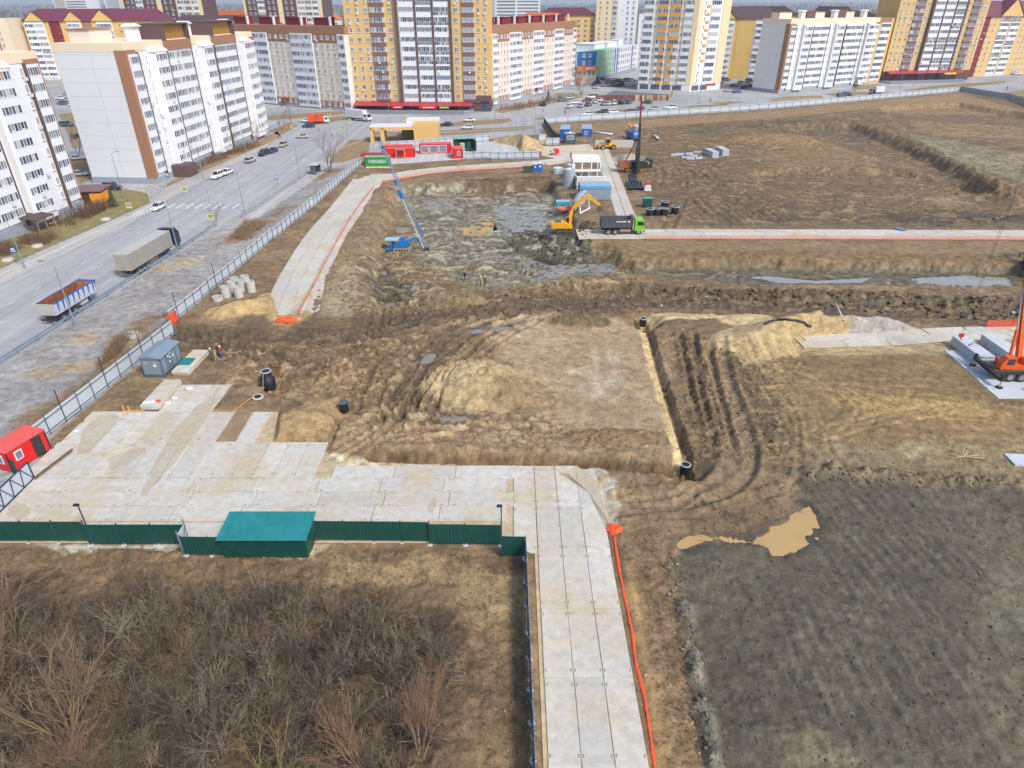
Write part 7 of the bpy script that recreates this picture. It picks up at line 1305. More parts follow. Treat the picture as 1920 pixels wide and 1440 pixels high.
b.add([(-1.2, -.9, .1), (-1.2, .9, .1), (-1.6, .9, 1.5), (-1.6, -.9, 1.5), (1.2, -.9, .1), (1.2, .9, .1), (1.6, .9, 1.5), (1.6, -.9, 1.5)], [(0, 1, 2, 3), (7, 6, 5, 4), (0, 4, 5, 1)], SKP); b.build('hopper', t)
def tank(label, px, py, r, h, m, name='tank'):
    x, y = G(px, py); t = thing(name, label, 'tank', (x, y, zt(x, y) - .05)); MB().cyl((0, 0, 0), (0, 0, h), r, m, n=18).build('shell', t); MB().cyl((0, 0, h), (0, 0, h + .12), r * .4, FRAME, n=10).build('hatch', t); return t
tank('low pale round tank near the washing bay', 1046, 324, 1.3, 1.5, M_WHITE); tank('pale round tank beside the washing bay roof', 1071, 318, 1.1, 1.6, M_WHITE); tank('tall grey corrugated tank left of the washing bay', 1066, 348, 1.5, 4.2, mat('grey_tank', lin(170, 176, 182), .5))
x, y = G(1040, 290); t = thing('mobile_pump', 'small red and white pump trailer by the guard booth', 'pump', (x, y, -.02), R(15)); MB().box(-.2, 1.2, -.6, .6, .4, 1.7, M_REDS).build('case', t); MB().box(-1.4, -.2, -.5, .5, .4, 1.3, ALU).build('motor', t); wheel(t, -.8, -.6, .32, .2); wheel(t, -.8, .6, .32, .2)
# blue containers and booth
t = cabin('blue container next to the dark green fence', 18.3, 240, R(84), 9.5, 3.2, 3.3, BLUC, BLUR, name='container', cat='container'); t = cabin('blue container standing apart near the wheel loader', 25.6, 240.5, R(84), 9.5, 3.2, 3.3, BLUC, BLUR, [('l', .2, 1.3, 1.0, 1.2)], name='container', cat='container')
t = cabin('dark grey guard booth with a wide window before the blue container', 18.9, 229.2, R(2), 3.4, 3.0, 3.1, mat('booth_grey', lin(74, 92, 112), .5), BLUR, [('f', .2, 1.3, 2.2, 1.2), ('r', 0, 1.3, 1.4, 1.2)], name='guard_booth', cat='booth', rib=False); MB().cyl((-.1, -1.7, 3.5), (-.1, -1.66, 3.5), .45, M_WHITE, n=14).build('round_sign', t)
# washing bay
t = thing('washing_bay', 'white framed lorry washing bay with pale sloping roof', 'washing bay', (19.4, 170, -.05), R(1)); WB = mat('white_sheet_roof', lin(226, 224, 216), .6, dirt=.15, dirtcol=lin(190, 184, 170)); b = MB(); b.add([(-3.6, 6, 4.6), (3.6, 6, 4.6), (3.6, 11, 5.6), (-3.6, 11, 5.6), (-3.6, 6, 4.5), (3.6, 6, 4.5), (3.6, 11, 5.5), (-3.6, 11, 5.5)], [(0, 1, 2, 3), (7, 6, 5, 4), (4, 5, 1, 0), (5, 6, 2, 1), (7, 4, 0, 3)], WB); b.build('roof', t)
for xx in (-3.5, -1.2, 1.2, 3.5): MB().box(xx - .12, xx + .12, 6, 6.24, 0, 4.5, FRAME).build('post', t); MB().box(xx - .12, xx + .12, 10.7, 10.94, 0, 5.5, FRAME).build('post', t)
MB().box(-3.5, 3.5, 4.2, 6.0, 2.6, 2.8, FRAME).build('cross_beam', t); MB().box(-3.5, 3.5, -3.5, 5.8, 0, .5, WB).build('wash_platform', t)
for sx in (-1, 1): MB().box(sx * 3.5 - .08, sx * 3.5 + .08, -3.5, 6, .5, 2.8, WB).build('splash_wall', t)
MB().box(-3.6, 3.6, -4.8, -3.5, 2.2, 3.2, WB).build('header', t)
t = thing('equipment_container', 'grey container with a blue top band at the foot of the washing bay', 'container', (19.4, 158.2, -.05), R(1)); MB().box(-3.6, 3.6, -2.4, 2.4, .1, 2.6, mat('blue_grey_panel', lin(140, 156, 172), .5, dirt=.15)).build('wall', t); MB().box(-3.65, 3.65, -2.45, 2.45, 2.6, 3.2, mat('light_blue_band', lin(92, 160, 216), .5)).build('top_band', t); MB().box(-3.5, 3.5, -2.3, 2.3, 3.2, 3.3, BLUR).build('roof', t); MB().box(-3.3, -2.9, -2.47, -2.45, 2.2, 2.6, BLUC).build('sign_plate', t)
# compressor, silo drum
x, y = G(1055, 384); t = thing('compressor', 'cyan mobile compressor with dark lettering', 'compressor', (x, y, zt(x, y)), R(0)); CY = mat('cyan_case', lin(20, 170, 200), .45); MB().box(-1.5, 1.5, -.8, .8, .5, 1.9, CY).build('case', t); MB().box(-1.52, 1.52, -.82, .82, 1.9, 2.05, mat('pale_top', lin(160, 186, 200), .5)).build('top', t)
for i_ in range(4): MB().box(-.55 + i_ * .3, -.35 + i_ * .3, -.82, -.8, 1.0, 1.25, CHASS).build('lettering', t)
wheel(t, -.6, -.7, .36, .2); wheel(t, -.6, .7, .36, .2); MB().bar((1.5, 0, .6), (2.4, 0, .4), .1, .1, CHASS).build('drawbar', t)
x, y = 15.0, 146.5; t = thing('mixer_drum', 'grey conical mixer drum on a white frame behind the excavator boom', 'mixer', (x, y, zt(x, y)), R(60)); b = MB(); n = 16; rr = []
for s_, r_ in ((0, .5), (.5, 1.1), (2.2, 1.35), (3.6, 1.1), (5.0, .55)): rr.append([(-2.2 + s_ * .92, math.cos(2 * math.pi * i / n) * r_, 1.9 + s_ * .36 + math.sin(2 * math.pi * i / n) * r_) for i in range(n)])
b.loft(rr, mat('drum_grey', lin(160, 168, 176), .5, dirt=.2), smooth=True); b.build('drum', t); b = MB()
for sy in (-1, 1): b.bar((-2.6, sy * 1.2, .3), (3.0, sy * 1.2, .3), .2, .25, FRAME); b.bar((2.4, sy * 1.2, .3), (2.6, sy * .7, 3.4), .18, .18, FRAME); b.bar((-2.2, sy * 1.2, .3), (-1.8, sy * .8, 1.6), .18, .18, FRAME)
b.build('frame', t)
# stacks, pipes, blocks of the far field
NB = mat('new_block_concrete', lin(186, 192, 200), .8, var=.05); BLK = MB().box(-3, 3, -1.0, 1.0, 0, .42, NB).mesh('precast_block')
for px, py, rz, k in ((1333, 293, 100, 4), (1353, 289, 96, 4)):
    x, y, z = GT(px, py)
    for j in range(k): tag(inst('precast_block', BLK, None, (x, y, z + .45 * j), R(rz + rnd.uniform(-1, 1))), 'grey concrete panel in the twin stacks on the dug field', 'concrete panel', 'panels in the twin stacks on the field')
FB = MB().box(-1.2, 1.2, -.3, .3, 0, .58, NB).mesh('foundation_block')
for px, py, rz in ((1265, 292, 3), (1275, 291, 8), (1285, 297, -4), (1292, 290, 12), (1300, 294, 0), (1310, 298, 20), (1308, 287, -8), (1294, 299, 5)): x, y, z = GT(px, py); tag(inst('foundation_block', FB, None, (x, y, z), R(rz)), 'loose grey foundation block in the row on the dug field', 'concrete block', 'loose foundation blocks on the field')
def pipe(label, a, c_, r, m, z=.0, group=None):
    (x0, y0, z0), (x1, y1, z1) = GT(*a), GT(*c_); b = MB(); L = math.hypot(x1 - x0, y1 - y0); n = 14; rr = [[(s_, math.cos(2 * math.pi * i / n) * q, r + math.sin(2 * math.pi * i / n) * q) for i in range(n)] for s_, q in ((0, r * .8), (0, r), (L, r), (L, r * .8))]; b.loft(rr, m, caps=False, smooth=True); zz = max(z0, z1); o = b.build('pipe', None, (x0, y0, zz + z)); o.rotation_euler = (0, 0, math.atan2(y1 - y0, x1 - x0)); return tag(o, label, 'pipe', group)
pipe('long pale pipe lying behind the wheel loader', (1108, 249), (1149, 254), .3, M_WHITE); pipe('short white pipe alone on the dug field', (1226, 256), (1235, 264), .4, M_WHITE); pipe('thin white pipe on the sand heap', (1561, 592), (1580, 609), .1, M_WHITE, .5)
DPL = mat('dark_corrugated_pipe', lin(58, 72, 80), .5)
for j in range(6): pipe('dark ribbed pipe in the bundle on the ground below the piling rig', (1180 + 5 * j, 357), (1174 + 5.4 * j, 344), .28, DPL, .0, 'dark ribbed pipes in the near bundle')
for j in range(4): pipe('dark ribbed pipe in the short bundle at the foot of the piling rig', (1184 + 3.6 * j, 343), (1180 + 3.4 * j, 329), .24, DPL, .0, 'dark ribbed pipes in the far bundle')
P = [GT(1435 + 85 * k / 12, 609 - 9 * math.sin(math.pi * (k / 12) ** .8) + 6 * (k / 12) ** 2) for k in range(13)]; P0 = P[0]; b = MB(); b.tube([(p[0] - P0[0], p[1] - P0[1], p[2] - P0[2] + .16) for p in P], .16, PLB, n=10); tag(b.build('flexible_pipe', None, P0), 'curved black flexible pipe across the sand heap', 'pipe')
x, y = G(1214, 357); t = thing('water_barrier', 'white and red plastic barrier beside the pipe bundle', 'barrier', (x, y, zt(x, y))); b = MB(); b.prof([(-.9, 0), (.9, 0), (.6, 1.5), (-.6, 1.5)], -.4, .4, M_WHITE); b.build('body', t); MB().box(-.65, .65, -.42, .42, 1.5, 1.9, M_REDS).build('top', t)
# gravel bunker walls
b = MB(); b.box(-6, 6, -.3, .3, 0, 2.2, RINGM); tag(b.build('bunker_wall', None, (32.5, 221, zt(32, 221))), 'pale concrete wall behind the gravel heap', 'wall')
# stacks of slabs by the crane
slab_stack('bluish new slab in the tall stack left of the crane', 60.2, 77.4, R(90), 6, SLAB_N, .03, 'slabs in the stack left of the crane', .21); slab_stack('bluish new slab in the tall stack behind the crane cab', 64.4, 77.9, R(90), 6, SLAB_N, .03, 'slabs in the stack behind the crane', .21); slab_stack('bluish new slab in the stack on the soil below the crane', 62.6, 64.9, R(90), 5, SLAB_N, .05, 'slabs in the stack below the crane', .21)
x, y, z = GT(1935, 866); tag(inst('concrete_slab', SLAB_N, None, (x + .8, y, z + .2), R(-4)), 'single bluish slab lying on the soil by itself', 'concrete slab'); b = MB(); b.tube([(0, 0, .06), (.8, .5, .3), (1.8, -.3, .1), (2.6, .3, .25)], .05, CHASS); tag(b.build('sling_chain', None, (59.4, 77.2, 1.3)), 'dark lifting sling lying on the slab stack', 'sling')
# kiosk shop, bus shelter
t = thing('kiosk', 'brown roofed kiosk with an orange side panel near the white block', 'kiosk', (*G(168, 384), 0), R(8)); MB().box(-3, 3, 0, 6, 0, 2.9, mat('dark_brown_kiosk', lin(84, 54, 44), .7)).build('wall', t); MB().box(-3.3, 3.3, -.4, 6.4, 2.9, 3.1, mat('mauve_kiosk_roof', lin(130, 96, 96), .7)).build('roof', t); MB().box(.6, 3.0, -.12, -.02, .3, 2.5, mat('orange_panel', lin(244, 156, 36), .6)).build('side_panel', t); MB().box(3.02, 3.1, 0, 4, .3, 2.5, mat('orange_panel', lin(244, 156, 36), .6)).build('side_panel', t)
t = thing('bus_shelter', 'small grey bus shelter with a flat roof by the bare tree', 'bus shelter', (*G(594, 325), 0), R(84)); MB().box(-1.6, 1.6, .9, 1.0, .1, 2.4, mat('shelter_glass', lin(130, 150, 160), .2)).build('rear_panel', t); MB().box(-1.9, 1.9, -1.1, 1.3, 2.4, 2.55, mat('shelter_roof', lin(196, 196, 190), .6)).build('roof', t)
for sx in (-1, 1): MB().box(sx * 1.6 - .04, sx * 1.6 + .04, -.6, 1.0, .1, 2.4, KDK).build('side_panel', t)
# plank fence of the car park
t = thing('plank_fence', 'weathered plank fence around the sports court by the orange tower', 'fence', (*G(1116, 190), 0), 0); (x0, y0), (x1, y1) = G(1116, 190), G(1252, 189); a0 = math.atan2(y1 - y0, x1 - x0); L = math.hypot(x1 - x0, y1 - y0); PK = [MB().box(0, 1.0, -.06, .06, 0, 2.6, mat('plank_%d' % i, lin(*c_), .9, var=.2)).mesh('plank') for i, c_ in enumerate(((118, 74, 70), (170, 146, 118), (196, 180, 156), (140, 96, 84)))]
for i in range(int(L / 1.05)): s_ = i * 1.05; inst('plank', PK[0 if i < 18 else WR.choice([0, 1, 2, 1, 3])], t, (math.cos(a0) * s_, math.sin(a0) * s_, 0), a0)
(x2, y2) = G(1262, 178); a1 = math.atan2(y2 - y1, x2 - x1); L2 = math.hypot(x2 - x1, y2 - y1)
for i in range(int(L2 / 1.05)): s_ = i * 1.05; inst('plank', PK[WR.choice([0, 1, 2])], t, (x1 - x0 + math.cos(a1) * s_, y1 - y0 + math.sin(a1) * s_, 0), a1)
sheet('court_floor', GL([(1118, 188), (1250, 187), (1262, 177), (1150, 170)]), .05, mat('court_grey', lin(104, 110, 118), .9, var=.1, scale=.2))
# street lamps and signs
LMP = mat('lamp_post_paint', lin(150, 164, 172), .5, .3); lp = thing('street_lamp', 'lamp', 'street lamp'); b = MB(); b.cyl((0, 0, -.2), (0, 0, 9.0), .11, LMP, r1=.06, n=8); b.build('pole', lp); b = MB(); b.tube([(0, 0, 8.9), (.4, 0, 9.5), (1.4, 0, 9.7)], .04, LMP, n=6); b.build('arm', lp); MB().box(1.3, 2.0, -.14, .14, 9.62, 9.78, LMP).build('lamp_head', lp); MB().cyl((0, 0, -.1), (0, 0, .25), .2, LMP, n=8).build('base', lp)
for px, py, rz, lab in ((47, 503, -5, 'tall grey street lamp by the bus stop sign'), (142, 612, 175, 'tall grey street lamp in front of the blue tipper trailer'), (337, 482, 175, 'tall grey street lamp beside the guard rail near the lorry cab'), (458, 397, 175, 'grey street lamp on the footpath by the crossing'), (382, 336, -5, 'grey street lamp by the parked white crossover'), (230, 362, -5, 'grey street lamp near the brown kiosk'), (462, 290, -5, 'grey street lamp by the parked silver hatchback'), (562, 334, 175, 'grey street lamp before the bus shelter'), (528, 258, -5, 'grey street lamp at the corner of the long white block'), (560, 210, 260, 'grey street lamp before the peach block'), (652, 258, 175, 'grey street lamp at the crossroads kerb'), (730, 216, 260, 'grey street lamp left of the shop canopy'), (828, 220, 260, 'grey street lamp before the shop signs'), (928, 222, 260, 'grey street lamp on the dry verge before the amber tower'), (1003, 262, 90, 'grey street lamp near the dark green fence'), (1092, 200, 260, 'grey street lamp beside the car park'), (1172, 206, 260, 'grey street lamp behind the dark red hatchback'), (1310, 195, 260, 'grey street lamp on the lawn strip by the orange tower'), (1420, 188, 260, 'grey street lamp by the far white block'), (1686, 165, 260, 'tall grey street lamp before the far amber tower'), (1725, 166, 260, 'grey street lamp beside the far shop canopy'), (1770, 156, 260, 'grey street lamp at the end of the far shop canopy'), (1800, 152, 260, 'grey street lamp on the far lawn strip')):
    x, y = G(px, py); first_or_dup(lp, (x, y, 0), R(rz), lab, 'street lamps')
SGY = mat('sign_yellow_border', lin(240, 220, 20), .5); SGB = mat('sign_blue', lin(20, 104, 186), .5)
def sign(label, px, py, h, kind='cross', rz=0.0, arm=0.0):
    x, y = G(px, py); t = thing('street_sign', label, 'sign', (x, y, 0), R(rz)); MB().cyl((0, .03, -.2), (0, .03, h), .04, LMP, n=6).build('post', t)
    if arm: b = MB(); b.tube([(0, .03, h), (-arm * .3, .03, h + .5), (-arm, .03, h + .6)], .05, LMP); b.build('arm', t)
    ox = -arm; z = h + (.1 if arm else -.4)
    if kind == 'cross':
        MB().box(ox - .55, ox + .55, -.04, 0, z - .55, z + .55, SGY).build('backing', t); MB().box(ox - .36, ox + .36, -.05, -.04, z - .36, z + .36, SGB).build('blue_square', t); b = MB(); b.prof([(ox - .28, z - .28), (ox + .28, z - .28), (ox, z + .26)], -.06, -.05, M_WHITE); b.build('white_triangle', t); b = MB(); b.prof([(ox - .1, z - .25), (ox - .02, z - .25), (ox + .02, z - .05), (ox + .1, z - .25), (ox + .16, z - .25), (ox + .05, z + .08), (ox - .04, z + .08)], -.066, -.06, CHASS); b.build('walking_figure', t)
    elif kind == 'bus': MB().box(ox - .4, ox + .4, -.04, 0, z - .5, z + .5, SGB).build('blue_board', t); MB().box(ox - .3, ox + .3, -.05, -.04, z + .1, z + .38, M_WHITE).build('bus_symbol', t); MB().box(ox - .4, ox + .4, -.05, -.04, z - .2, z - .05, M_WHITE).build('white_band', t)
    elif kind == 'blue': MB().cyl((ox, -.04, z), (ox, 0, z), .4, SGB, n=16).build('blue_disc', t); b = MB(); b.bar((ox - .2, -.05, z - .2), (ox + .2, -.05, z + .2), .03, .1, M_WHITE); b.bar((ox - .2, -.05, z + .2), (ox + .2, -.05, z - .2), .03, .1, M_WHITE); b.build('white_arrow', t)
    elif kind == 'red': MB().cyl((ox, -.04, z), (ox, 0, z), .4, M_REDS, n=16).build('red_disc', t); MB().box(ox - .25, ox + .25, -.05, -.04, z - .07, z + .07, M_WHITE).build('white_bar', t)
sign('yellow bordered pedestrian crossing sign by the white bollards', 248, 408, 3.0, rz=4); sign('yellow bordered pedestrian crossing sign at the end of the guard rail', 400, 430, 3.0, rz=4); sign('yellow bordered crossing sign hung on a curved arm over the street', 398, 402, 5.4, rz=4, arm=4.6); sign('yellow bordered crossing sign at the corner of the long white block', 550, 252, 3.0); sign('yellow bordered crossing sign beside the crossroads kerb', 645, 258, 3.4); sign('yellow bordered crossing sign near the red box truck', 619, 232, 3.4); sign('second yellow sign above the crossroads island', 622, 226, 4.4); sign('yellow bordered crossing sign beside the white box truck', 657, 240, 3.0)
sign('blue and white bus stop sign beside the lawn', 34, 494, 2.8, 'bus', 4); sign('blue and white bus stop sign on the far kerb', 521, 350, 2.6, 'bus', 4); sign('blue turn sign by the crossroads', 624, 268, 2.8, 'blue'); sign('small blue sign near the dark green fence', 1012, 256, 2.6, 'blue'); sign('small blue sign on the car park island', 1018, 219, 2.8, 'blue'); sign('blue sign by the plank fence', 1240, 192, 3.2, 'blue'); sign('blue sign on the far street by the amber tower', 1710, 168, 3.0, 'blue'); sign('red round sign beyond the far lawn', 1860, 160, 2.8, 'red'); sign('blue parking sign before the long white block', 318, 345, 2.6, 'bus')
bl = MB().cyl((0, 0, 0), (0, 0, .9), .07, M_WHITE, n=8).mesh('bollard')
bl2 = thing('railing', 'white tubular pedestrian railing at the crossing', 'railing', (*G(246, 412), 0), R(70)); 
for i in range(9): inst('upright', bl, bl2, (i * .9, 0, 0))
MB().box(0, 7.2, -.03, .03, .85, .92, M_WHITE).build('handrail', bl2); MB().box(0, 7.2, -.03, .03, .4, .46, M_WHITE).build('midrail', bl2)
r2 = thing('railing', 'low white railing along the footpath beside the far lawns', 'railing', (*G(1440, 191), 0), R(14))
for i in range(14): inst('upright', bl, r2, (i * 2, 0, 0))
MB().box(0, 26, -.03, .03, .85, .92, M_WHITE).build('handrail', r2)
# manhole slabs on the lawn
for px, py, lab in ((70, 462, 'round concrete manhole collar on the lawn by the porch'), (15, 488, 'round concrete manhole collar on the lawn near the bus stop'), (198, 412, 'pale green manhole cover on the lawn by the hedge')): x, y = G(px, py); t = thing('manhole_collar', lab, 'manhole', (x, y, .03)); MB().cyl((0, 0, 0), (0, 0, .25), 1.0, RINGM, r1=.9, n=14).build('collar', t); MB().cyl((0, 0, .25), (0, 0, .32), .45, RINGM, n=12).build('lid', t)
# stakes with white cloths along the lane net, tripod
ST = MB().cyl((0, 0, -.2), (0, 0, 1.0), .04, TIM, n=5).mesh('stake'); 
for px, py in ((585, 560), (600, 530), (612, 500), (625, 470), (640, 440), (655, 412)): x, y, z = GT(px, py); t = thing('marker_stake', 'timber marker stake with a white cloth along the lane net', 'stake', (x, y, z), 0, 'cloth marked stakes along the lane net'); inst('stake', ST, t); MB().box(.02, .3, -.2, .2, .0, .12, M_WHITE).build('cloth', t)
b = MB(); 
for a in (0, 120, 240): b.bar((math.cos(R(a)) * 1.0, math.sin(R(a)) * 1.0, 0), (0, 0, 2.4), .08, .08, TIM)
tag(b.build('timber_tripod', None, GT(726, 372)), 'timber tripod standing on the pit rim behind the drilling mast', 'tripod')
# oddments of litter and rubble
for i in range(26):
    px, py = rnd.uniform(1150, 1900), rnd.uniform(520, 600); x, y, z = GT(px, py)
    if rnd.random() < .5: continue
    s_ = rnd.uniform(.12, .3); b = MB(); b.box(-s_, s_, -s_ * .5, s_ * .5, 0, s_ * .5, RINGM); o = b.build('rubble_piece', None, (x, y, z)); o.rotation_euler = (0, 0, rnd.random() * 3); tag(o, 'small pale rubble piece on the trench mud', 'rubble', 'rubble on the trench mud')
b = MB(); 
for i in range(16): a = rnd.uniform(-.5, 3.6); l = rnd.uniform(.8, 2.0); b.bar((0, 0, .1), (math.cos(a) * l, math.sin(a) * l * .6, rnd.uniform(.05, .4)), .05, .05, mat('pale_root', lin(196, 176, 132), .9))
tag(b.build('root_pile', None, GT(1808, 858)), 'pale tangle of pulled roots on the right field', 'roots')
# ---------------------------------------------------------------- vegetation: bare shrubs, saplings, dry grass
VR = np.random.RandomState(9)
def twig_mesh(name, segs, mats, cols=None):
    """segs: array n x 8 (p0, p1, r0, r1); three-sided tapering twigs"""
    S = np.array(segs, float); n = len(S); p0, p1 = S[:, 0:3], S[:, 3:6]; d = p1 - p0; l = np.linalg.norm(d, axis=1, keepdims=True) + 1e-9; d = d / l
    ref = np.where(np.abs(d[:, 2:3]) < .9, np.array([[0, 0, 1.0]]), np.array([[1.0, 0, 0]])); u = np.cross(d, ref); u /= np.linalg.norm(u, axis=1, keepdims=True) + 1e-9; w = np.cross(d, u)
    V = np.zeros((n, 6, 3))
    for k in range(3):
        a = 2 * np.pi * k / 3; o = u * np.cos(a) + w * np.sin(a); V[:, k] = p0 + o * S[:, 6:7]; V[:, 3 + k] = p1 + o * S[:, 7:8]
    base = (np.arange(n) * 6)[:, None, None]; F = (base + np.array([[0, 1, 4, 3], [1, 2, 5, 4], [2, 0, 3, 5]])[None]).reshape(-1, 4)
    me = bpy.data.meshes.new(name); me.vertices.add(n * 6); me.vertices.foreach_set('co', V.astype(np.float32).ravel()); nf = len(F)
    me.loops.add(nf * 4); me.loops.foreach_set('vertex_index', F.ravel().astype(np.int32)); me.polygons.add(nf); me.polygons.foreach_set('loop_start', np.arange(0, nf * 4, 4, dtype=np.int32)); me.update(calc_edges=True)
    if cols is not None:
        ca = me.attributes.new('bark', 'FLOAT_COLOR', 'POINT'); cc = np.repeat(np.concatenate([np.array(cols), np.ones((n, 1))], 1), 6, 0); ca.data.foreach_set('color', cc.astype(np.float32).ravel())
    me.materials.append(mats); return me
def bark_mat():
    m = bpy.data.materials.new('bare_bark'); m.use_nodes = True; N = m.node_tree.nodes; L = m.node_tree.links; b = N['Principled BSDF']; b.inputs['Roughness'].default_value = .9; b.inputs['Specular IOR Level'].default_value = .2
    a = N.new('ShaderNodeAttribute'); a.attribute_name = 'bark'; tc = N.new('ShaderNodeTexCoord'); n = N.new('ShaderNodeTexNoise'); n.inputs['Scale'].default_value = 3; L.new(tc.outputs['Object'], n.inputs[0])
    r = N.new('ShaderNodeMapRange'); r.inputs[3].default_value = .7; r.inputs[4].default_value = 1.3; L.new(n.outputs[0], r.inputs[0]); v = N.new('ShaderNodeVectorMath'); v.operation = 'SCALE'; L.new(a.outputs['Color'], v.inputs[0]); L.new(r.outputs[0], v.inputs['Scale']); L.new(v.outputs[0], b.inputs['Base Color']); return m
M_BARK = bark_mat()
def grow(segs, p, d, L, r, lev, maxlev, rng, bend=.25, kids=(3, 5), spread=.6, up=.15):
    n = 3 if lev < maxlev else 2; pts = [np.array(p, float)]; d = np.array(d, float); d /= np.linalg.norm(d)
    for k in range(n):
        d = d + rng.normal(0, bend * .35, 3) + np.array([0, 0, up * .3]); d /= np.linalg.norm(d); pts.append(pts[-1] + d * L / n)
        f0, f1 = 1 - k / n * .6, 1 - (k + 1) / n * .6; segs[lev].append((*pts[-2], *pts[-1], r * f0, r * f1))
    if lev < maxlev:
        for j in range(rng.randint(kids[0], kids[1] + 1)):
            t = rng.uniform(.25, 1.0) * n; k = min(int(t), n - 1); q = pts[k] + (pts[k + 1] - pts[k]) * (t - k); dd = d + rng.normal(0, spread, 3); dd[2] += up
            grow(segs, q, dd, L * rng.uniform(.42, .68), r * .5, lev + 1, maxlev, rng, bend, kids, spread, up)
def tree(label, x, y, h, stems=1, lean=(0, 0), spread=.55, maxlev=3, trunkc=(130, 118, 100), twigc=(140, 116, 96), r=.09, seed=0, name='bare_tree', kids=(3, 5), group=None, fan=.35, z=None, cat='tree'):
    rng = np.random.RandomState(seed + 100); z = zt(x, y) - .1 if z is None else z; t = thing(name, label, cat, (x, y, z), 0, group); segs = [[] for _ in range(maxlev + 1)]
    for s in range(stems):
        a = rng.uniform(0, 2 * np.pi); q = 0 if stems == 1 else fan * rng.uniform(.4, 1.2); d = np.array([math.cos(a) * q + lean[0], math.sin(a) * q + lean[1], 1.0])
        grow(segs, (math.cos(a) * .15 * (stems > 1), math.sin(a) * .15 * (stems > 1), 0), d, h * rng.uniform(.6, .78), r * rng.uniform(.8, 1.1), 0, maxlev, rng, .2, kids, spread, .18)
    tr = segs[0]; cr = sum(segs[1:], []); tc = lin(*trunkc); wc = np.array(lin(*twigc)); o = bpy.data.objects.new('trunk', twig_mesh('trunk', tr, M_BARK, [tc] * len(tr))); C.objects.link(o); o.parent = t
    cols = wc[None] * VR.uniform(.8, 1.25, (len(cr), 1)); o = bpy.data.objects.new('crown', twig_mesh('crown', cr, M_BARK, cols)); C.objects.link(o); o.parent = t; return t
# the thicket: one mass nobody could count
def thicket():
    poly = GL([(-60, 1110), (120, 1140), (330, 1105), (560, 1120), (700, 1140), (800, 1175), (850, 1230), (850, 1330), (815, 1440), (780, 1600), (-200, 1700), (-300, 1200)]); P = np.array(poly); segs = []; cols = []; n = 0; tries = 0
    pal = [np.array(lin(*c)) for c in ((128, 114, 98), (108, 96, 84), (146, 132, 112), (118, 102, 90), (150, 134, 100), (98, 90, 82), (164, 150, 130))]
    while n < 1050 and tries < 18000:
        tries += 1; x = VR.uniform(P[:, 0].min(), P[:, 0].max()); y = VR.uniform(max(13.5, P[:, 1].min()), P[:, 1].max())
        if sd_poly(np.array([x]), np.array([y]), poly)[0] > -.2 + VR.normal(0, .4): continue
        n += 1; z = zt(x, y); c = pal[VR.randint(len(pal))] * VR.uniform(.75, 1.15); h = VR.uniform(1.2, 2.9) * (1 + .3 * float(pn(np.array([x / 5]), np.array([y / 5]))[0])); lean = VR.normal(0, .25, 2)
        for s in range(VR.randint(10, 16)):
            a = VR.uniform(0, 2 * np.pi); q = VR.uniform(.1, .75); d = np.array([math.cos(a) * q + lean[0], math.sin(a) * q + lean[1], 1]); d /= np.linalg.norm(d); p = np.array([x + VR.normal(0, .15), y + VR.normal(0, .15), z - .05]); L = h * VR.uniform(.6, 1.1); r = VR.uniform(.013, .028)
            for k in range(3):
                d2 = d + VR.normal(0, .14, 3); d2 /= np.linalg.norm(d2); q2 = p + d2 * L / 3; segs.append((*p, *q2, r * (1 - .28 * k), r * (1 - .28 * (k + 1)))); cols.append(c)
                for m in range(VR.randint(1, 4)):
                    t = VR.uniform(0, 1); b0 = p + (q2 - p) * t; e = d2 + VR.normal(0, .55, 3); e /= np.linalg.norm(e); segs.append((*b0, *(b0 + e * L * VR.uniform(.12, .34)), r * .6, r * .25)); cols.append(c * VR.uniform(.85, 1.3))
                p = q2; d = d2
    o = bpy.data.objects.new('bare_thicket', twig_mesh('bare_thicket', segs, M_BARK, cols)); C.objects.link(o); tag(o, 'dense mass of bare brown shrubs filling the corner below the green fence', 'thicket', kind='stuff')
thicket()
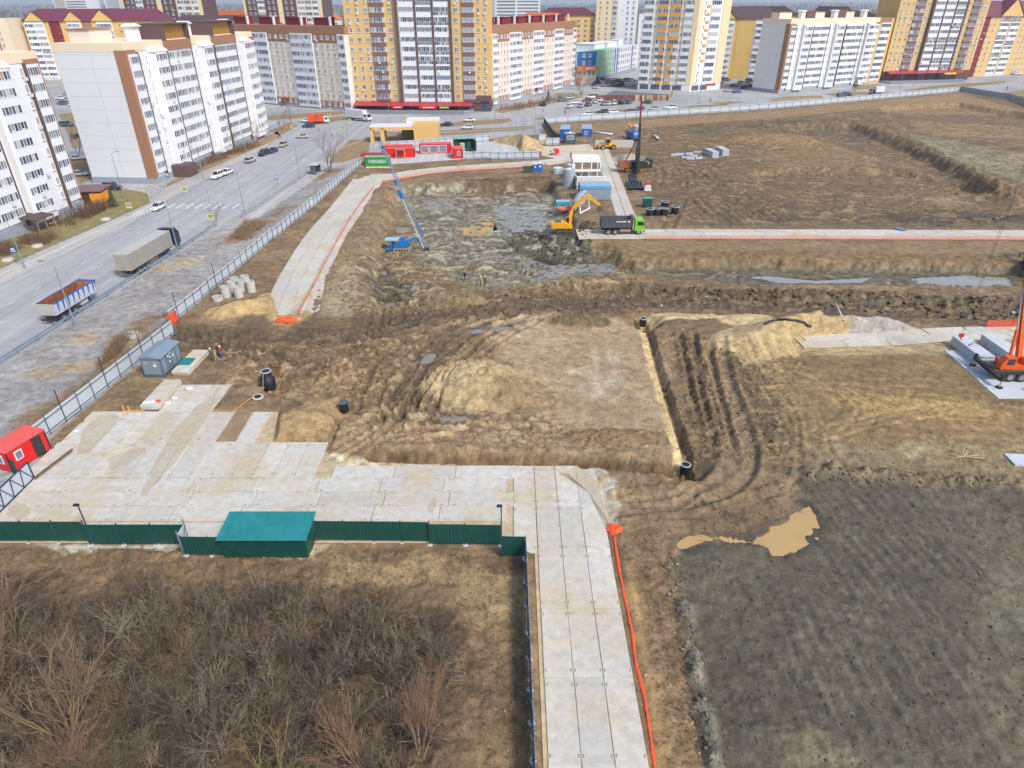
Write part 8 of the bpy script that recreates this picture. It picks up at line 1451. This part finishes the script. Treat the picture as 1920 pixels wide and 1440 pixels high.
for lab, px, py, kw in (('large many-stemmed bare tree with yellowish stems in the thicket', 132, 1388, dict(h=7.2, stems=9, fan=.5, trunkc=(172, 148, 96), twigc=(150, 128, 106), r=.08, kids=(4, 6), spread=.5)), ('bare pinkish tree at the left end of the thicket', 30, 1215, dict(h=6.0, stems=6, fan=.4, trunkc=(150, 124, 96), twigc=(146, 122, 102), kids=(4, 6))), ('bare grey brown tree beside the pinkish one in the thicket', -10, 1330, dict(h=6.0, stems=5, fan=.4, twigc=(138, 112, 92), kids=(4, 6))),
                         ('pink twigged willow leaning out of the thicket', 690, 1452, dict(h=5.2, stems=4, lean=(-.45, .1), fan=.22, trunkc=(176, 160, 134), twigc=(160, 126, 102), r=.05, kids=(5, 7), spread=.35)), ('upright reddish willow at the right edge of the thicket', 790, 1420, dict(h=5.4, stems=6, lean=(.12, .1), fan=.2, trunkc=(164, 144, 116), twigc=(158, 122, 102), r=.045, kids=(5, 7), spread=.3)), ('yellow stemmed shrub among the thicket willows', 525, 1480, dict(h=5.0, stems=6, fan=.35, trunkc=(172, 156, 104), twigc=(152, 132, 92), r=.05)), ('pinkish shrub beside the many-stemmed tree', 165, 1455, dict(h=4.2, stems=7, fan=.35, twigc=(160, 128, 106), r=.04, kids=(4, 6))),
                         ('slim white birch sapling beside the rusty pipe', 266, 1228, dict(h=4.4, stems=1, lean=(-.14, .0), trunkc=(190, 182, 166), twigc=(160, 148, 130), r=.04, maxlev=2, kids=(8, 10), spread=.35)), ('shorter white birch sapling next to the taller one', 284, 1200, dict(h=3.2, stems=1, lean=(-.06, 0), trunkc=(186, 178, 164), twigc=(156, 146, 128), r=.035, maxlev=2, kids=(6, 8), spread=.35)), ('grey bare shrub on the upper edge of the thicket', 330, 1165, dict(h=2.8, stems=5, fan=.5, trunkc=(140, 126, 110), twigc=(138, 124, 110), r=.035)), ('tall bare shrub with dark twigs inside the thicket', 405, 1250, dict(h=4.2, stems=5, fan=.35, trunkc=(138, 122, 98), twigc=(120, 104, 90), r=.045, kids=(4, 6))), ('pale grey twiggy shrub low in the thicket', 420, 1400, dict(h=3.2, stems=5, fan=.55, trunkc=(160, 148, 128), twigc=(150, 138, 120), r=.035, kids=(4, 6)))):
    x, y = G(px, py); tree(lab, x, y, seed=px + py, **kw)
def fallen(label, px, py, d, L, seed, c=(140, 128, 110)):
    x, y, z = GT(px, py); rng = np.random.RandomState(seed); t = thing('fallen_branches', label, 'branches', (x, y, z)); segs = [[] for _ in range(3)]
    for s in range(7): grow(segs, (0, rng.normal(0, .25), .1 + .1 * s / 7), (d[0], d[1] + rng.normal(0, .55), .18 + rng.uniform(-.03, .12)), L * rng.uniform(.7, 1.1), .05, 0, 2, rng, .25, (4, 6), .4, .0)
    cc = np.array(lin(*c)); tr = segs[0]; o = bpy.data.objects.new('branch', twig_mesh('branch', tr, M_BARK, [cc] * len(tr))); C.objects.link(o); o.parent = t; cr = segs[1] + segs[2]; o = bpy.data.objects.new('twigs', twig_mesh('twigs', cr, M_BARK, [cc * .8] * len(cr))); C.objects.link(o); o.parent = t
fallen('felled grey branches with pale butts at the right edge of the thicket', 868, 1242, (-1, .05), 3.2, 3); fallen('felled grey branches just below the other felled pile', 866, 1272, (-1, -.1), 2.8, 4); fallen('small felled branch pile near the reddish willow', 842, 1378, (-1, .1), 1.8, 5); fallen('dry branch pile on the bare soil above the thicket', 735, 1096, (-.45, -1), 2.4, 6, (176, 152, 108))
(x0, y0, z0), (x1, y1, z1) = GT(268, 1022), GT(232, 1168); b = MB(); b.tube([(0, 0, .1), ((x1 - x0) * .5, (y1 - y0) * .5, .12 + (z1 - z0) * .5), (x1 - x0, y1 - y0, z1 - z0 + .12)], .06, RUST, n=8); tag(b.build('rusty_pipe', None, (x0, y0, z0)), 'thin rusty pipe running from the green fence into the thicket', 'pipe')
# street trees, hedges
for lab, px, py, kw in (('broad bare tree beside the bus shelter', 618, 322, dict(h=9.5, stems=5, fan=.4, trunkc=(140, 132, 122), twigc=(158, 148, 136), r=.14, kids=(4, 6))), ('small bare tree by the crossing sign', 403, 425, dict(h=5.0, stems=2, fan=.3, trunkc=(130, 120, 110), twigc=(140, 132, 122), r=.08)), ('bare tree before the long white block', 448, 283, dict(h=7, stems=2, trunkc=(120, 106, 92), twigc=(134, 120, 106), r=.1)), ('bare tree near the far end of the long white block', 482, 268, dict(h=6, stems=2, trunkc=(120, 106, 92), twigc=(140, 124, 108), r=.1)), ('bare tree in the gap between the two white blocks', 148, 290, dict(h=8, stems=3, trunkc=(110, 96, 80), twigc=(120, 104, 88), r=.12)), ('bare tree on the dry verge by the crossroads', 530, 245, dict(h=7, stems=2, trunkc=(124, 110, 98), twigc=(140, 128, 116), r=.12)), ('bare tree before the peach block by the street', 548, 232, dict(h=7, stems=2, trunkc=(124, 110, 98), twigc=(140, 128, 116), r=.12)), ('bare tree beside the car park and the peach block', 1090, 178, dict(h=12, stems=4, trunkc=(136, 124, 112), twigc=(150, 138, 126), r=.2)), ('bare tree at the corner before the school wing', 1084, 170, dict(h=10, stems=3, trunkc=(136, 124, 112), twigc=(146, 132, 120), r=.2))):
    x, y = G(px, py); tree(lab, x, y, seed=px, **kw)
def shrub(label, px, py, w, d, h, c, n=90, seed=0, group=None, name='bare_shrub'):
    x, y = G(px, py); rng = np.random.RandomState(seed); t = thing(name, label, 'shrub', (x, y, zt(x, y)), 0, group); segs = []; cc = np.array(lin(*c)); cols = []
    for i in range(n):
        p = np.array([rng.uniform(-w, w), rng.uniform(-d, d), 0]); q = p + np.array([rng.normal(0, .3), rng.normal(0, .3), h * rng.uniform(.5, 1.1)]); segs.append((*p, *q, .035, .012)); cols.append(cc * rng.uniform(.7, 1.2))
        for k in range(3): t_ = rng.uniform(.3, 1); b0 = p + (q - p) * t_; segs.append((*b0, *(b0 + rng.normal(0, .4, 3) + np.array([0, 0, .25])), .02, .008)); cols.append(cc * rng.uniform(.8, 1.3))
    o = bpy.data.objects.new('twigs', twig_mesh('twigs', segs, M_BARK, cols)); C.objects.link(o); o.parent = t; st = [s for i, s in enumerate(segs) if i % 4 == 0][:20]; o = bpy.data.objects.new('stems', twig_mesh('stems', [(s[0], s[1], -.1, *s[3:6], .05, .02) for s in st], M_BARK, [cc * .7] * len(st))); C.objects.link(o); o.parent = t
for i, (px, py, w, d, h, c) in enumerate(((150, 408, 2.6, 7, 2.4, (116, 92, 76)), (178, 398, 2, 5, 2.2, (122, 98, 82)), (75, 452, 3, 2.5, 1.8, (128, 104, 84)), (8, 472, 2.4, 2.6, 1.8, (128, 104, 84)))): shrub(['long brown hedge at the foot of the left white block', 'brown hedge near the orange kiosk panel', 'brown shrub beside the entrance porch', 'brown shrub on the lawn left of the porch'][i], px, py, w, d, h, c, 260, i)
for i, (px, py) in enumerate(((375, 312), (395, 304), (412, 298), (435, 288), (455, 282), (470, 276))): shrub('dry shrub in the bed along the long white block', px, py, 2.0, 3.5, 1.8, (136, 106, 82), 120, 20 + i, 'dry shrubs along the long white block')
for i, (px, py) in enumerate(((960, 205), (985, 200), (1010, 194), (1035, 188), (1060, 183))): shrub('dry shrub in the bed before the right peach block', px, py, 5, 4, 2.2, (124, 102, 84), 130, 40 + i, 'dry shrubs before the right peach block')
def spruce(label, px, py, h, r):
    x, y = G(px, py); t = thing('spruce', label, 'tree', (x, y, 0)); MB().cyl((0, 0, -.1), (0, 0, h * .9), .09 * h / 3, mat('spruce_bark', lin(90, 70, 54), .9), r1=.02, n=7).build('trunk', t); rng = np.random.RandomState(int(px)); b = MB(); m = mat('spruce_needles', lin(84, 96, 54), .9, var=.35, scale=2)
    for k in range(260):
        f = rng.uniform(.05, 1) ** .8; zz = h * f; a = rng.uniform(0, 2 * np.pi); q = r * (1 - f) * rng.uniform(.5, 1.1) + .08; p = Vector((math.cos(a) * q * .3, math.sin(a) * q * .3, zz)); e = Vector((math.cos(a) * q, math.sin(a) * q, zz - .15 * q + rng.uniform(-.1, .1))); s_ = Vector((-math.sin(a), math.cos(a), 0)) * .16; b.add([p, e - s_ * 1.2, e + Vector((0, 0, .12)), e + s_ * 1.2], [(0, 1, 2), (0, 2, 3), (1, 3, 2)], m)
    b.build('crown', t)
spruce('small olive spruce on the lawn beside the kiosk', 214, 388, 4.2, 1.3); spruce('small spruce before the far white block', 1602, 170, 6.5, 2.2); spruce('small spruce before the right peach block', 1028, 190, 5, 1.6)
# dry grass, reeds: stuff
def tufts(label, name, polys, n, h, cs, wid=.02, spread=.35):
    segs = []; cols = []; 
    for poly, k in polys:
        P = np.array(poly); cnt = 0; tries = 0
        while cnt < n * k and tries < 60000:
            tries += 1; x = VR.uniform(P[:, 0].min(), P[:, 0].max()); y = VR.uniform(P[:, 1].min(), P[:, 1].max())
            if sd_poly(np.array([x]), np.array([y]), poly)[0] > 0: continue
            cnt += 1; z = zt(x, y); c = np.array(lin(*cs[VR.randint(len(cs))]))
            for j in range(4): d = VR.normal(0, spread, 2); hh = h * VR.uniform(.5, 1.2); segs.append((x, y, z - .03, x + d[0] * hh, y + d[1] * hh, z + hh, wid, wid * .25)); cols.append(c * VR.uniform(.8, 1.2))
    o = bpy.data.objects.new(name, twig_mesh(name, segs, M_BARK, cols)); C.objects.link(o); tag(o, label, 'grass', kind='stuff')
tufts('dry reeds growing along the outside of the grey fence', 'dry_reeds', [([(-52.5, 58), (-50.2, 58), (-47.6, 83), (-50, 83)], 1.0), ([(-51, 88), (-49.2, 88), (-47.4, 118), (-49.5, 118)], .5), (GL([(430, 450), (470, 452), (500, 420), (460, 415)]), .8), (GL([(185, 690), (225, 665), (250, 630), (215, 640)]), .6)], 600, 1.1, ((168, 146, 112), (150, 126, 96), (138, 112, 86)), .016)
tufts('dead grass on the bare ground around the thicket', 'dead_grass_tufts', [([(-45, 36.5), (0, 37.5), (1, 41.5), (-45, 41.8)], .7), ([(-6, 14), (.8, 14), (.8, 38), (-5, 36)], .4), ([(-45, 14), (-5, 14), (-5, 36), (-45, 36)], 1.0), (GL([(1240, 1000), (1275, 1060), (1330, 1440), (1250, 1440), (1190, 1000)]), .3)], 1700, .3, ((138, 116, 84), (120, 98, 72), (108, 90, 68)), .012)
# stones and clods
def scatter(label, name, spec, m):
    ico = [(0, 0, 1), (.89, 0, .45), (.28, .85, .45), (-.72, .53, .45), (-.72, -.53, .45), (.28, -.85, .45), (.72, .53, -.45), (-.28, .85, -.45), (-.89, 0, -.45), (-.28, -.85, -.45), (.72, -.53, -.45), (0, 0, -1)]; fi = [(0, 1, 2), (0, 2, 3), (0, 3, 4), (0, 4, 5), (0, 5, 1), (1, 6, 2), (2, 7, 3), (3, 8, 4), (4, 9, 5), (5, 10, 1), (6, 7, 2), (7, 8, 3), (8, 9, 4), (9, 10, 5), (10, 6, 1)]
    ico = np.array(ico); fi = np.array(fi); VV = []; FF = []; CC = []; n = 0
    for poly, cnt, s0, s1, cs in spec:
        P = np.array(poly); k = 0; tr = 0
        while k < cnt and tr < cnt * 8:
            tr += 1; x = VR.uniform(P[:, 0].min(), P[:, 0].max()); y = VR.uniform(P[:, 1].min(), P[:, 1].max())
            if sd_poly(np.array([x]), np.array([y]), poly)[0] > VR.normal(0, .3): continue
            s = s0 + (s1 - s0) * VR.rand() ** 3; v = ico * VR.uniform(.6, 1.25, (12, 1)) * np.array([s * VR.uniform(.8, 1.5), s * VR.uniform(.8, 1.3), s * .75]); a = VR.rand() * 6; v = np.stack([v[:, 0] * math.cos(a) - v[:, 1] * math.sin(a), v[:, 0] * math.sin(a) + v[:, 1] * math.cos(a), v[:, 2]], 1) + np.array([x, y, zt(x, y) + s * .2]); VV.append(v); FF.append(fi + 12 * n); c = (np.array(lin(*cs[VR.randint(len(cs))])) * .35 + ct(x, y) * .65) * VR.uniform(.75, 1.3); CC.append(np.repeat(c[None], 12, 0)); n += 1; k += 1
    V = np.concatenate(VV); F = np.concatenate(FF); CC = np.concatenate(CC); me = bpy.data.meshes.new(name); me.from_pydata(V.tolist(), [], F.tolist()); ca = me.attributes.new('bark', 'FLOAT_COLOR', 'POINT'); ca.data.foreach_set('color', np.concatenate([CC, np.ones((len(CC), 1))], 1).astype(np.float32).ravel()); me.materials.append(m); o = bpy.data.objects.new(name, me); C.objects.link(o); tag(o, label, 'soil', kind='stuff')
brown = ((150, 124, 92), (128, 104, 78), (170, 142, 106)); dark = ((96, 92, 78), (78, 74, 64), (112, 106, 90), (130, 122, 104)); pale = ((184, 172, 150), (166, 154, 132), (192, 182, 164))
scatter('loose clods and stones strewn over the site', 'clods', [(GL([(420, 640), (1190, 600), (1260, 850), (620, 850)]), 3600, .03, .13, brown), (GL([(1230, 620), (1480, 660), (1920, 680), (1920, 890), (1290, 900), (1180, 960)]), 2200, .03, .14, brown), (GL([(640, 480), (1200, 470), (1200, 600), (560, 620)], -.8), 1400, .05, .2, brown), (GL([(1150, 900), (1500, 900), (1500, 980), (1270, 1030)]), 700, .03, .14, brown), (DARK, 3600, .02, .13, dark), (DARK, 90, .03, .1, pale), (GL([(1255, 1040), (1275, 1040), (1355, 1440), (1300, 1440)]), 300, .04, .2, pale + dark + dark), (GL([(1480, 880), (1700, 890), (1920, 900), (1920, 915), (1700, 908), (1500, 905)]), 300, .05, .24, dark + brown), (GL([(1160, 900), (1260, 1010), (1330, 1440), (1240, 1440), (1160, 1000)]), 600, .02, .1, brown + brown + pale),
        (GL([(760, 640), (1000, 680), (1040, 780), (760, 790)]), 700, .03, .18, brown), (GL([(420, 650), (760, 640), (740, 760), (400, 720)]), 900, .05, .3, brown), (GL([(640, 780), (1100, 800), (1280, 850), (640, 850)]), 600, .03, .18, brown), (GL([(1230, 620), (1420, 660), (1500, 860), (1290, 860)]), 900, .04, .24, brown), (GL([(950, 430), (1120, 430), (1100, 490), (980, 490)], -1.5), 900, .08, .5, dark), (GL([(780, 530), (1200, 520), (1200, 600), (700, 620)], -.5), 800, .06, .35, brown), (GL([(1200, 545), (1920, 560), (1920, 600), (1200, 560)]), 900, .06, .45, brown + dark), (GL([(60, 640), (300, 470), (440, 450), (320, 600), (80, 780)]), 700, .03, .1, pale), (GL([(600, 600), (860, 480), (700, 400), (640, 450)], -.5), 600, .05, .28, brown), (GL([(1280, 250), (1900, 200), (1900, 420), (1280, 420)]), 700, .1, .4, brown + pale), (GL([(870, 1110), (985, 1060), (985, 1440), (860, 1440)]), 160, .03, .1, pale)], M_BARK)
# far woods
def woods():
    V = []; F = []; CC = []; rng = np.random.RandomState(2); n = 0
    def patch(x0, x1, y0, y1, cnt, h0, h1, cs):
        nonlocal n
        for i in range(cnt):
            x, y = rng.uniform(x0, x1), rng.uniform(y0, y1); h = rng.uniform(h0, h1); z = zt(x, y); c = np.array(lin(*cs[rng.randint(len(cs))])) * rng.uniform(.8, 1.2)
            for j in range(9):
                a = rng.uniform(0, 6.28); w = h * .28; dx, dy = math.cos(a) * w * rng.uniform(.1, 1), math.sin(a) * w * rng.uniform(.1, 1); ww = h * .09; b = n; V.extend([(x + dx * .2 - ww * .2, y + dy * .2, z), (x + dx - ww, y + dy, z + h * rng.uniform(.4, .7)), (x + dx * .8, y + dy * .8, z + h * rng.uniform(.75, 1.05)), (x + dx + ww, y + dy + ww, z + h * rng.uniform(.4, .7))]); F.append((b, b + 1, b + 2, b + 3)); CC.extend([c] * 4); n += 4
    gb = ((128, 114, 104), (142, 126, 114), (112, 104, 98)); patch(15, 130, 580, 900, 420, 7, 13, gb); patch(-700, 900, 900, 1700, 1500, 8, 14, gb + ((104, 106, 96),)); patch(-2000, 2600, 1700, 4200, 2600, 10, 18, ((104, 104, 100), (116, 108, 100))); patch(-4500, 5500, 4200, 9000, 2600, 14, 26, ((96, 100, 98), (108, 106, 100))); patch(340, 700, 560, 900, 300, 7, 12, gb); patch(-600, -330, 560, 800, 120, 7, 12, gb)
    me = bpy.data.meshes.new('far_woods'); me.from_pydata(V, [], F); ca = me.attributes.new('bark', 'FLOAT_COLOR', 'POINT'); ca.data.foreach_set('color', np.concatenate([np.array(CC), np.ones((len(CC), 1))], 1).astype(np.float32).ravel()); me.materials.append(M_BARK); o = bpy.data.objects.new('far_woods', me); C.objects.link(o); tag(o, 'hazy bare woods beyond the town', 'woods', kind='stuff')
woods()

# ---------------------------------------------------------------- people
def person_mesh(pose):
    J = {}; E = []; rad = {}
    def add(n, p, r, par=None):
        J[n] = len(J); P_.append(p); rad[n] = r
        if par: E.append((J[par], J[n]))
    P_ = []; w = 1 if pose == 'walk' else 0
    add('pelvis', (0, 0, .94), (.155, .115)); add('waist', (0, 0, 1.10), (.15, .11), 'pelvis'); add('chest', (.01, 0, 1.32), (.185, .125), 'waist'); add('collar', (.01, 0, 1.45), (.12, .09), 'chest'); add('neck', (.02, 0, 1.52), (.055, .055), 'collar'); add('jaw', (.04, 0, 1.585), (.075, .08), 'neck'); add('head', (.035, 0, 1.67), (.095, .085), 'jaw'); add('crown', (.025, 0, 1.75), (.07, .065), 'head'); add('nose', (.135, 0, 1.645), (.016, .016), 'head')
    for s, n in ((1, 'l'), (-1, 'r')):
        f = .16 * s * w; add('hip' + n, (0, .1 * s, .88), (.095, .09), 'pelvis'); add('knee' + n, (.05 + f, .11 * s, .49), (.065, .06), 'hip' + n); add('ank' + n, (f * 1.2 - .02, .11 * s, .09), (.048, .045), 'knee' + n); add('toe' + n, (f * 1.2 + .14, .125 * s, .045), (.045, .035), 'ank' + n)
        add('sh' + n, (.0, .19 * s, 1.41), (.075, .07), 'collar'); add('el' + n, (-.04 - f * .4, .25 * s, 1.13), (.052, .05), 'sh' + n); add('wr' + n, (.06 - f * .7, .25 * s, .90), (.036, .032), 'el' + n); add('pa' + n, (.075 - f * .75, .25 * s, .82), (.035, .02), 'wr' + n)
        for k, (dy, l) in enumerate(((-.028, .065), (-.01, .08), (.009, .076), (.027, .06))): add('f%d' % k + n, (.085 - f * .75, .25 * s + dy * s, .82 - l), (.0095, .0095), 'pa' + n)
        add('th' + n, (.11 - f * .7, .22 * s, .815), (.01, .01), 'pa' + n)
    me = bpy.data.meshes.new('skel'); me.from_pydata(P_, E, []); o = bpy.data.objects.new('skel', me); C.objects.link(o); md = o.modifiers.new('s', 'SKIN'); md.use_smooth_shade = True
    for n, i in J.items(): me.skin_vertices[0].data[i].radius = rad[n]; me.skin_vertices[0].data[i].use_root = (n == 'pelvis')
    sb = o.modifiers.new('d', 'SUBSURF'); sb.levels = 1; sb.render_levels = 1; dg = bpy.context.evaluated_depsgraph_get(); m2 = bpy.data.meshes.new_from_object(o.evaluated_get(dg)); bpy.data.objects.remove(o); m2.name = 'body'
    mi = []
    for p in m2.polygons:
        c = p.center
        mi.append(0 if c.z < .1 else 1 if (c.z < .93 and abs(c.y) < .19) else 3 if (c.z > 1.5 or (c.z < .9 and abs(c.y) >= .19)) else 2)
    m2.materials.clear()
    for i in range(4): m2.materials.append(None)
    m2.polygons.foreach_set('material_index', mi); return m2
PM = {k: person_mesh(k) for k in ('stand', 'walk')}; SKIN = mat('skin', lin(214, 164, 134), .6); BOOT = mat('dark_boots', lin(40, 36, 34), .8)
def cloth(c): return mat('cloth_%d_%d_%d' % c, lin(*c), .9, var=.15, scale=6)
def person(label, px, py, rz, jacket, trousers, helmet=None, pose='stand', vest=None, hz=None, s=1.0):
    x, y, z = GT(px, py) if hz is None else (*G(px, py, hz), hz); t = thing('person', label, 'person', (x, y, z - .01), R(rz)); t.scale = (s, s, s); me = PM[pose].copy()
    for i, m in enumerate((BOOT, cloth(trousers), cloth(jacket), SKIN)): me.materials[i] = m
    o = bpy.data.objects.new('body', me); C.objects.link(o); o.parent = t
    b = MB(); hc = mat('helmet_%d_%d_%d' % helmet, lin(*helmet), .4) if helmet else mat('dark_hair', lin(52, 42, 36), .9); n = 12
    rr = [[(.028 + math.cos(2 * math.pi * i / n) * q * 1.12, math.sin(2 * math.pi * i / n) * q, zz) for i in range(n)] for q, zz in ((.115 if helmet else .09, 1.70), (.112 if helmet else .097, 1.735), (.085, 1.80), (.03, 1.83))]; b.loft(rr, hc, smooth=True)
    if helmet: b.box(.1, .2, -.07, .07, 1.70, 1.715, hc)
    b.build('helmet' if helmet else 'hair', t)
    if vest: b = MB(); rr = [[(math.cos(2 * math.pi * i / n) * q * .72, math.sin(2 * math.pi * i / n) * q, zz) for i in range(n)] for q, zz in ((.215, 1.0), (.22, 1.25), (.23, 1.4), (.12, 1.5))]; b.loft(rr, cloth(vest), caps=False, smooth=True); b.build('vest', t)
WHH, ORH = (240, 240, 240), (250, 130, 30)
person('person in dark grey overalls and white helmet beside the khaki one', 398, 676, 30, (88, 88, 96), (74, 74, 82), WHH); person('person in khaki overalls and orange helmet in the small group', 407, 680, 20, (176, 164, 112), (172, 160, 110), ORH, 'walk'); person('person in navy jacket and orange helmet behind the red jacket', 410, 667, 10, (36, 46, 90), (34, 42, 76), ORH); person('person in red jacket, jeans and white helmet in the small group', 417, 671, 190, (206, 24, 34), (66, 98, 150), WHH)
person('person in dark clothes and orange helmet on the churned mud', 872, 527, 200, (52, 50, 70), (44, 44, 58), ORH, 'walk', s=1.05); person('person in yellow safety vest on the churned mud', 902, 537, 180, (70, 74, 70), (44, 60, 70), WHH, vest=(214, 236, 30), s=1.05); person('person in brown jacket just behind the yellow vest', 910, 536, 150, (96, 84, 66), (60, 54, 46), WHH)
person('person in dark jacket with red collar on the sandy yard', 1070, 297, 260, (120, 50, 50), (40, 42, 60), None, 'walk', s=1.1, hz=0); person('person in dark blue walking beside the washing bay', 1082, 303, 250, (44, 44, 84), (40, 40, 70), None, 'walk', s=1.1, hz=0); person('person in black at the corner of the washing bay roof', 1074, 310, 100, (40, 38, 60), (36, 34, 50), None, 'walk', s=1.1, hz=0); person('person in white top walking past the grey fence before the sand heap', 919, 303, 0, (214, 210, 206), (40, 42, 56), None, 'walk', s=1.1)
person('person in red trousers crossing the street by the red truck', 598, 246, 200, (210, 206, 206), (150, 40, 50), None, 'walk', s=1.1, hz=0); person('person in dark coat on the footpath by the car park', 1059, 214, 0, (44, 46, 90), (40, 40, 70), None, 'walk', s=1.15, hz=0); person('person in dark coat on the street behind the site fence', 1331, 192, 0, (40, 40, 60), (36, 36, 50), None, 'walk', s=1.15, hz=0); person('person in dark clothes walking on the far street', 1887, 170, 0, (40, 40, 60), (36, 36, 50), None, 'walk', s=1.2, hz=0)
# ---------------------------------------------------------------- air
hz_ = MB().box(-12500, 12500, -300, 14600, -9, 84, None); me = bpy.data.meshes.new('haze'); me.from_pydata(hz_.v, [], hz_.f); o = bpy.data.objects.new('haze', me); C.objects.link(o); o['kind'] = 'stuff'; o['label'] = 'pale spring haze lying over the town and fields'; o['category'] = 'haze'
m = bpy.data.materials.new('haze_air'); m.use_nodes = True; m.node_tree.nodes.clear(); ou = m.node_tree.nodes.new('ShaderNodeOutputMaterial'); pv = m.node_tree.nodes.new('ShaderNodeVolumePrincipled'); pv.inputs['Color'].default_value = (.86, .91, 1.0, 1); pv.inputs['Density'].default_value = .00012; pv.inputs['Anisotropy'].default_value = .2; m.node_tree.links.new(pv.outputs[0], ou.inputs['Volume']); me.materials.append(m)
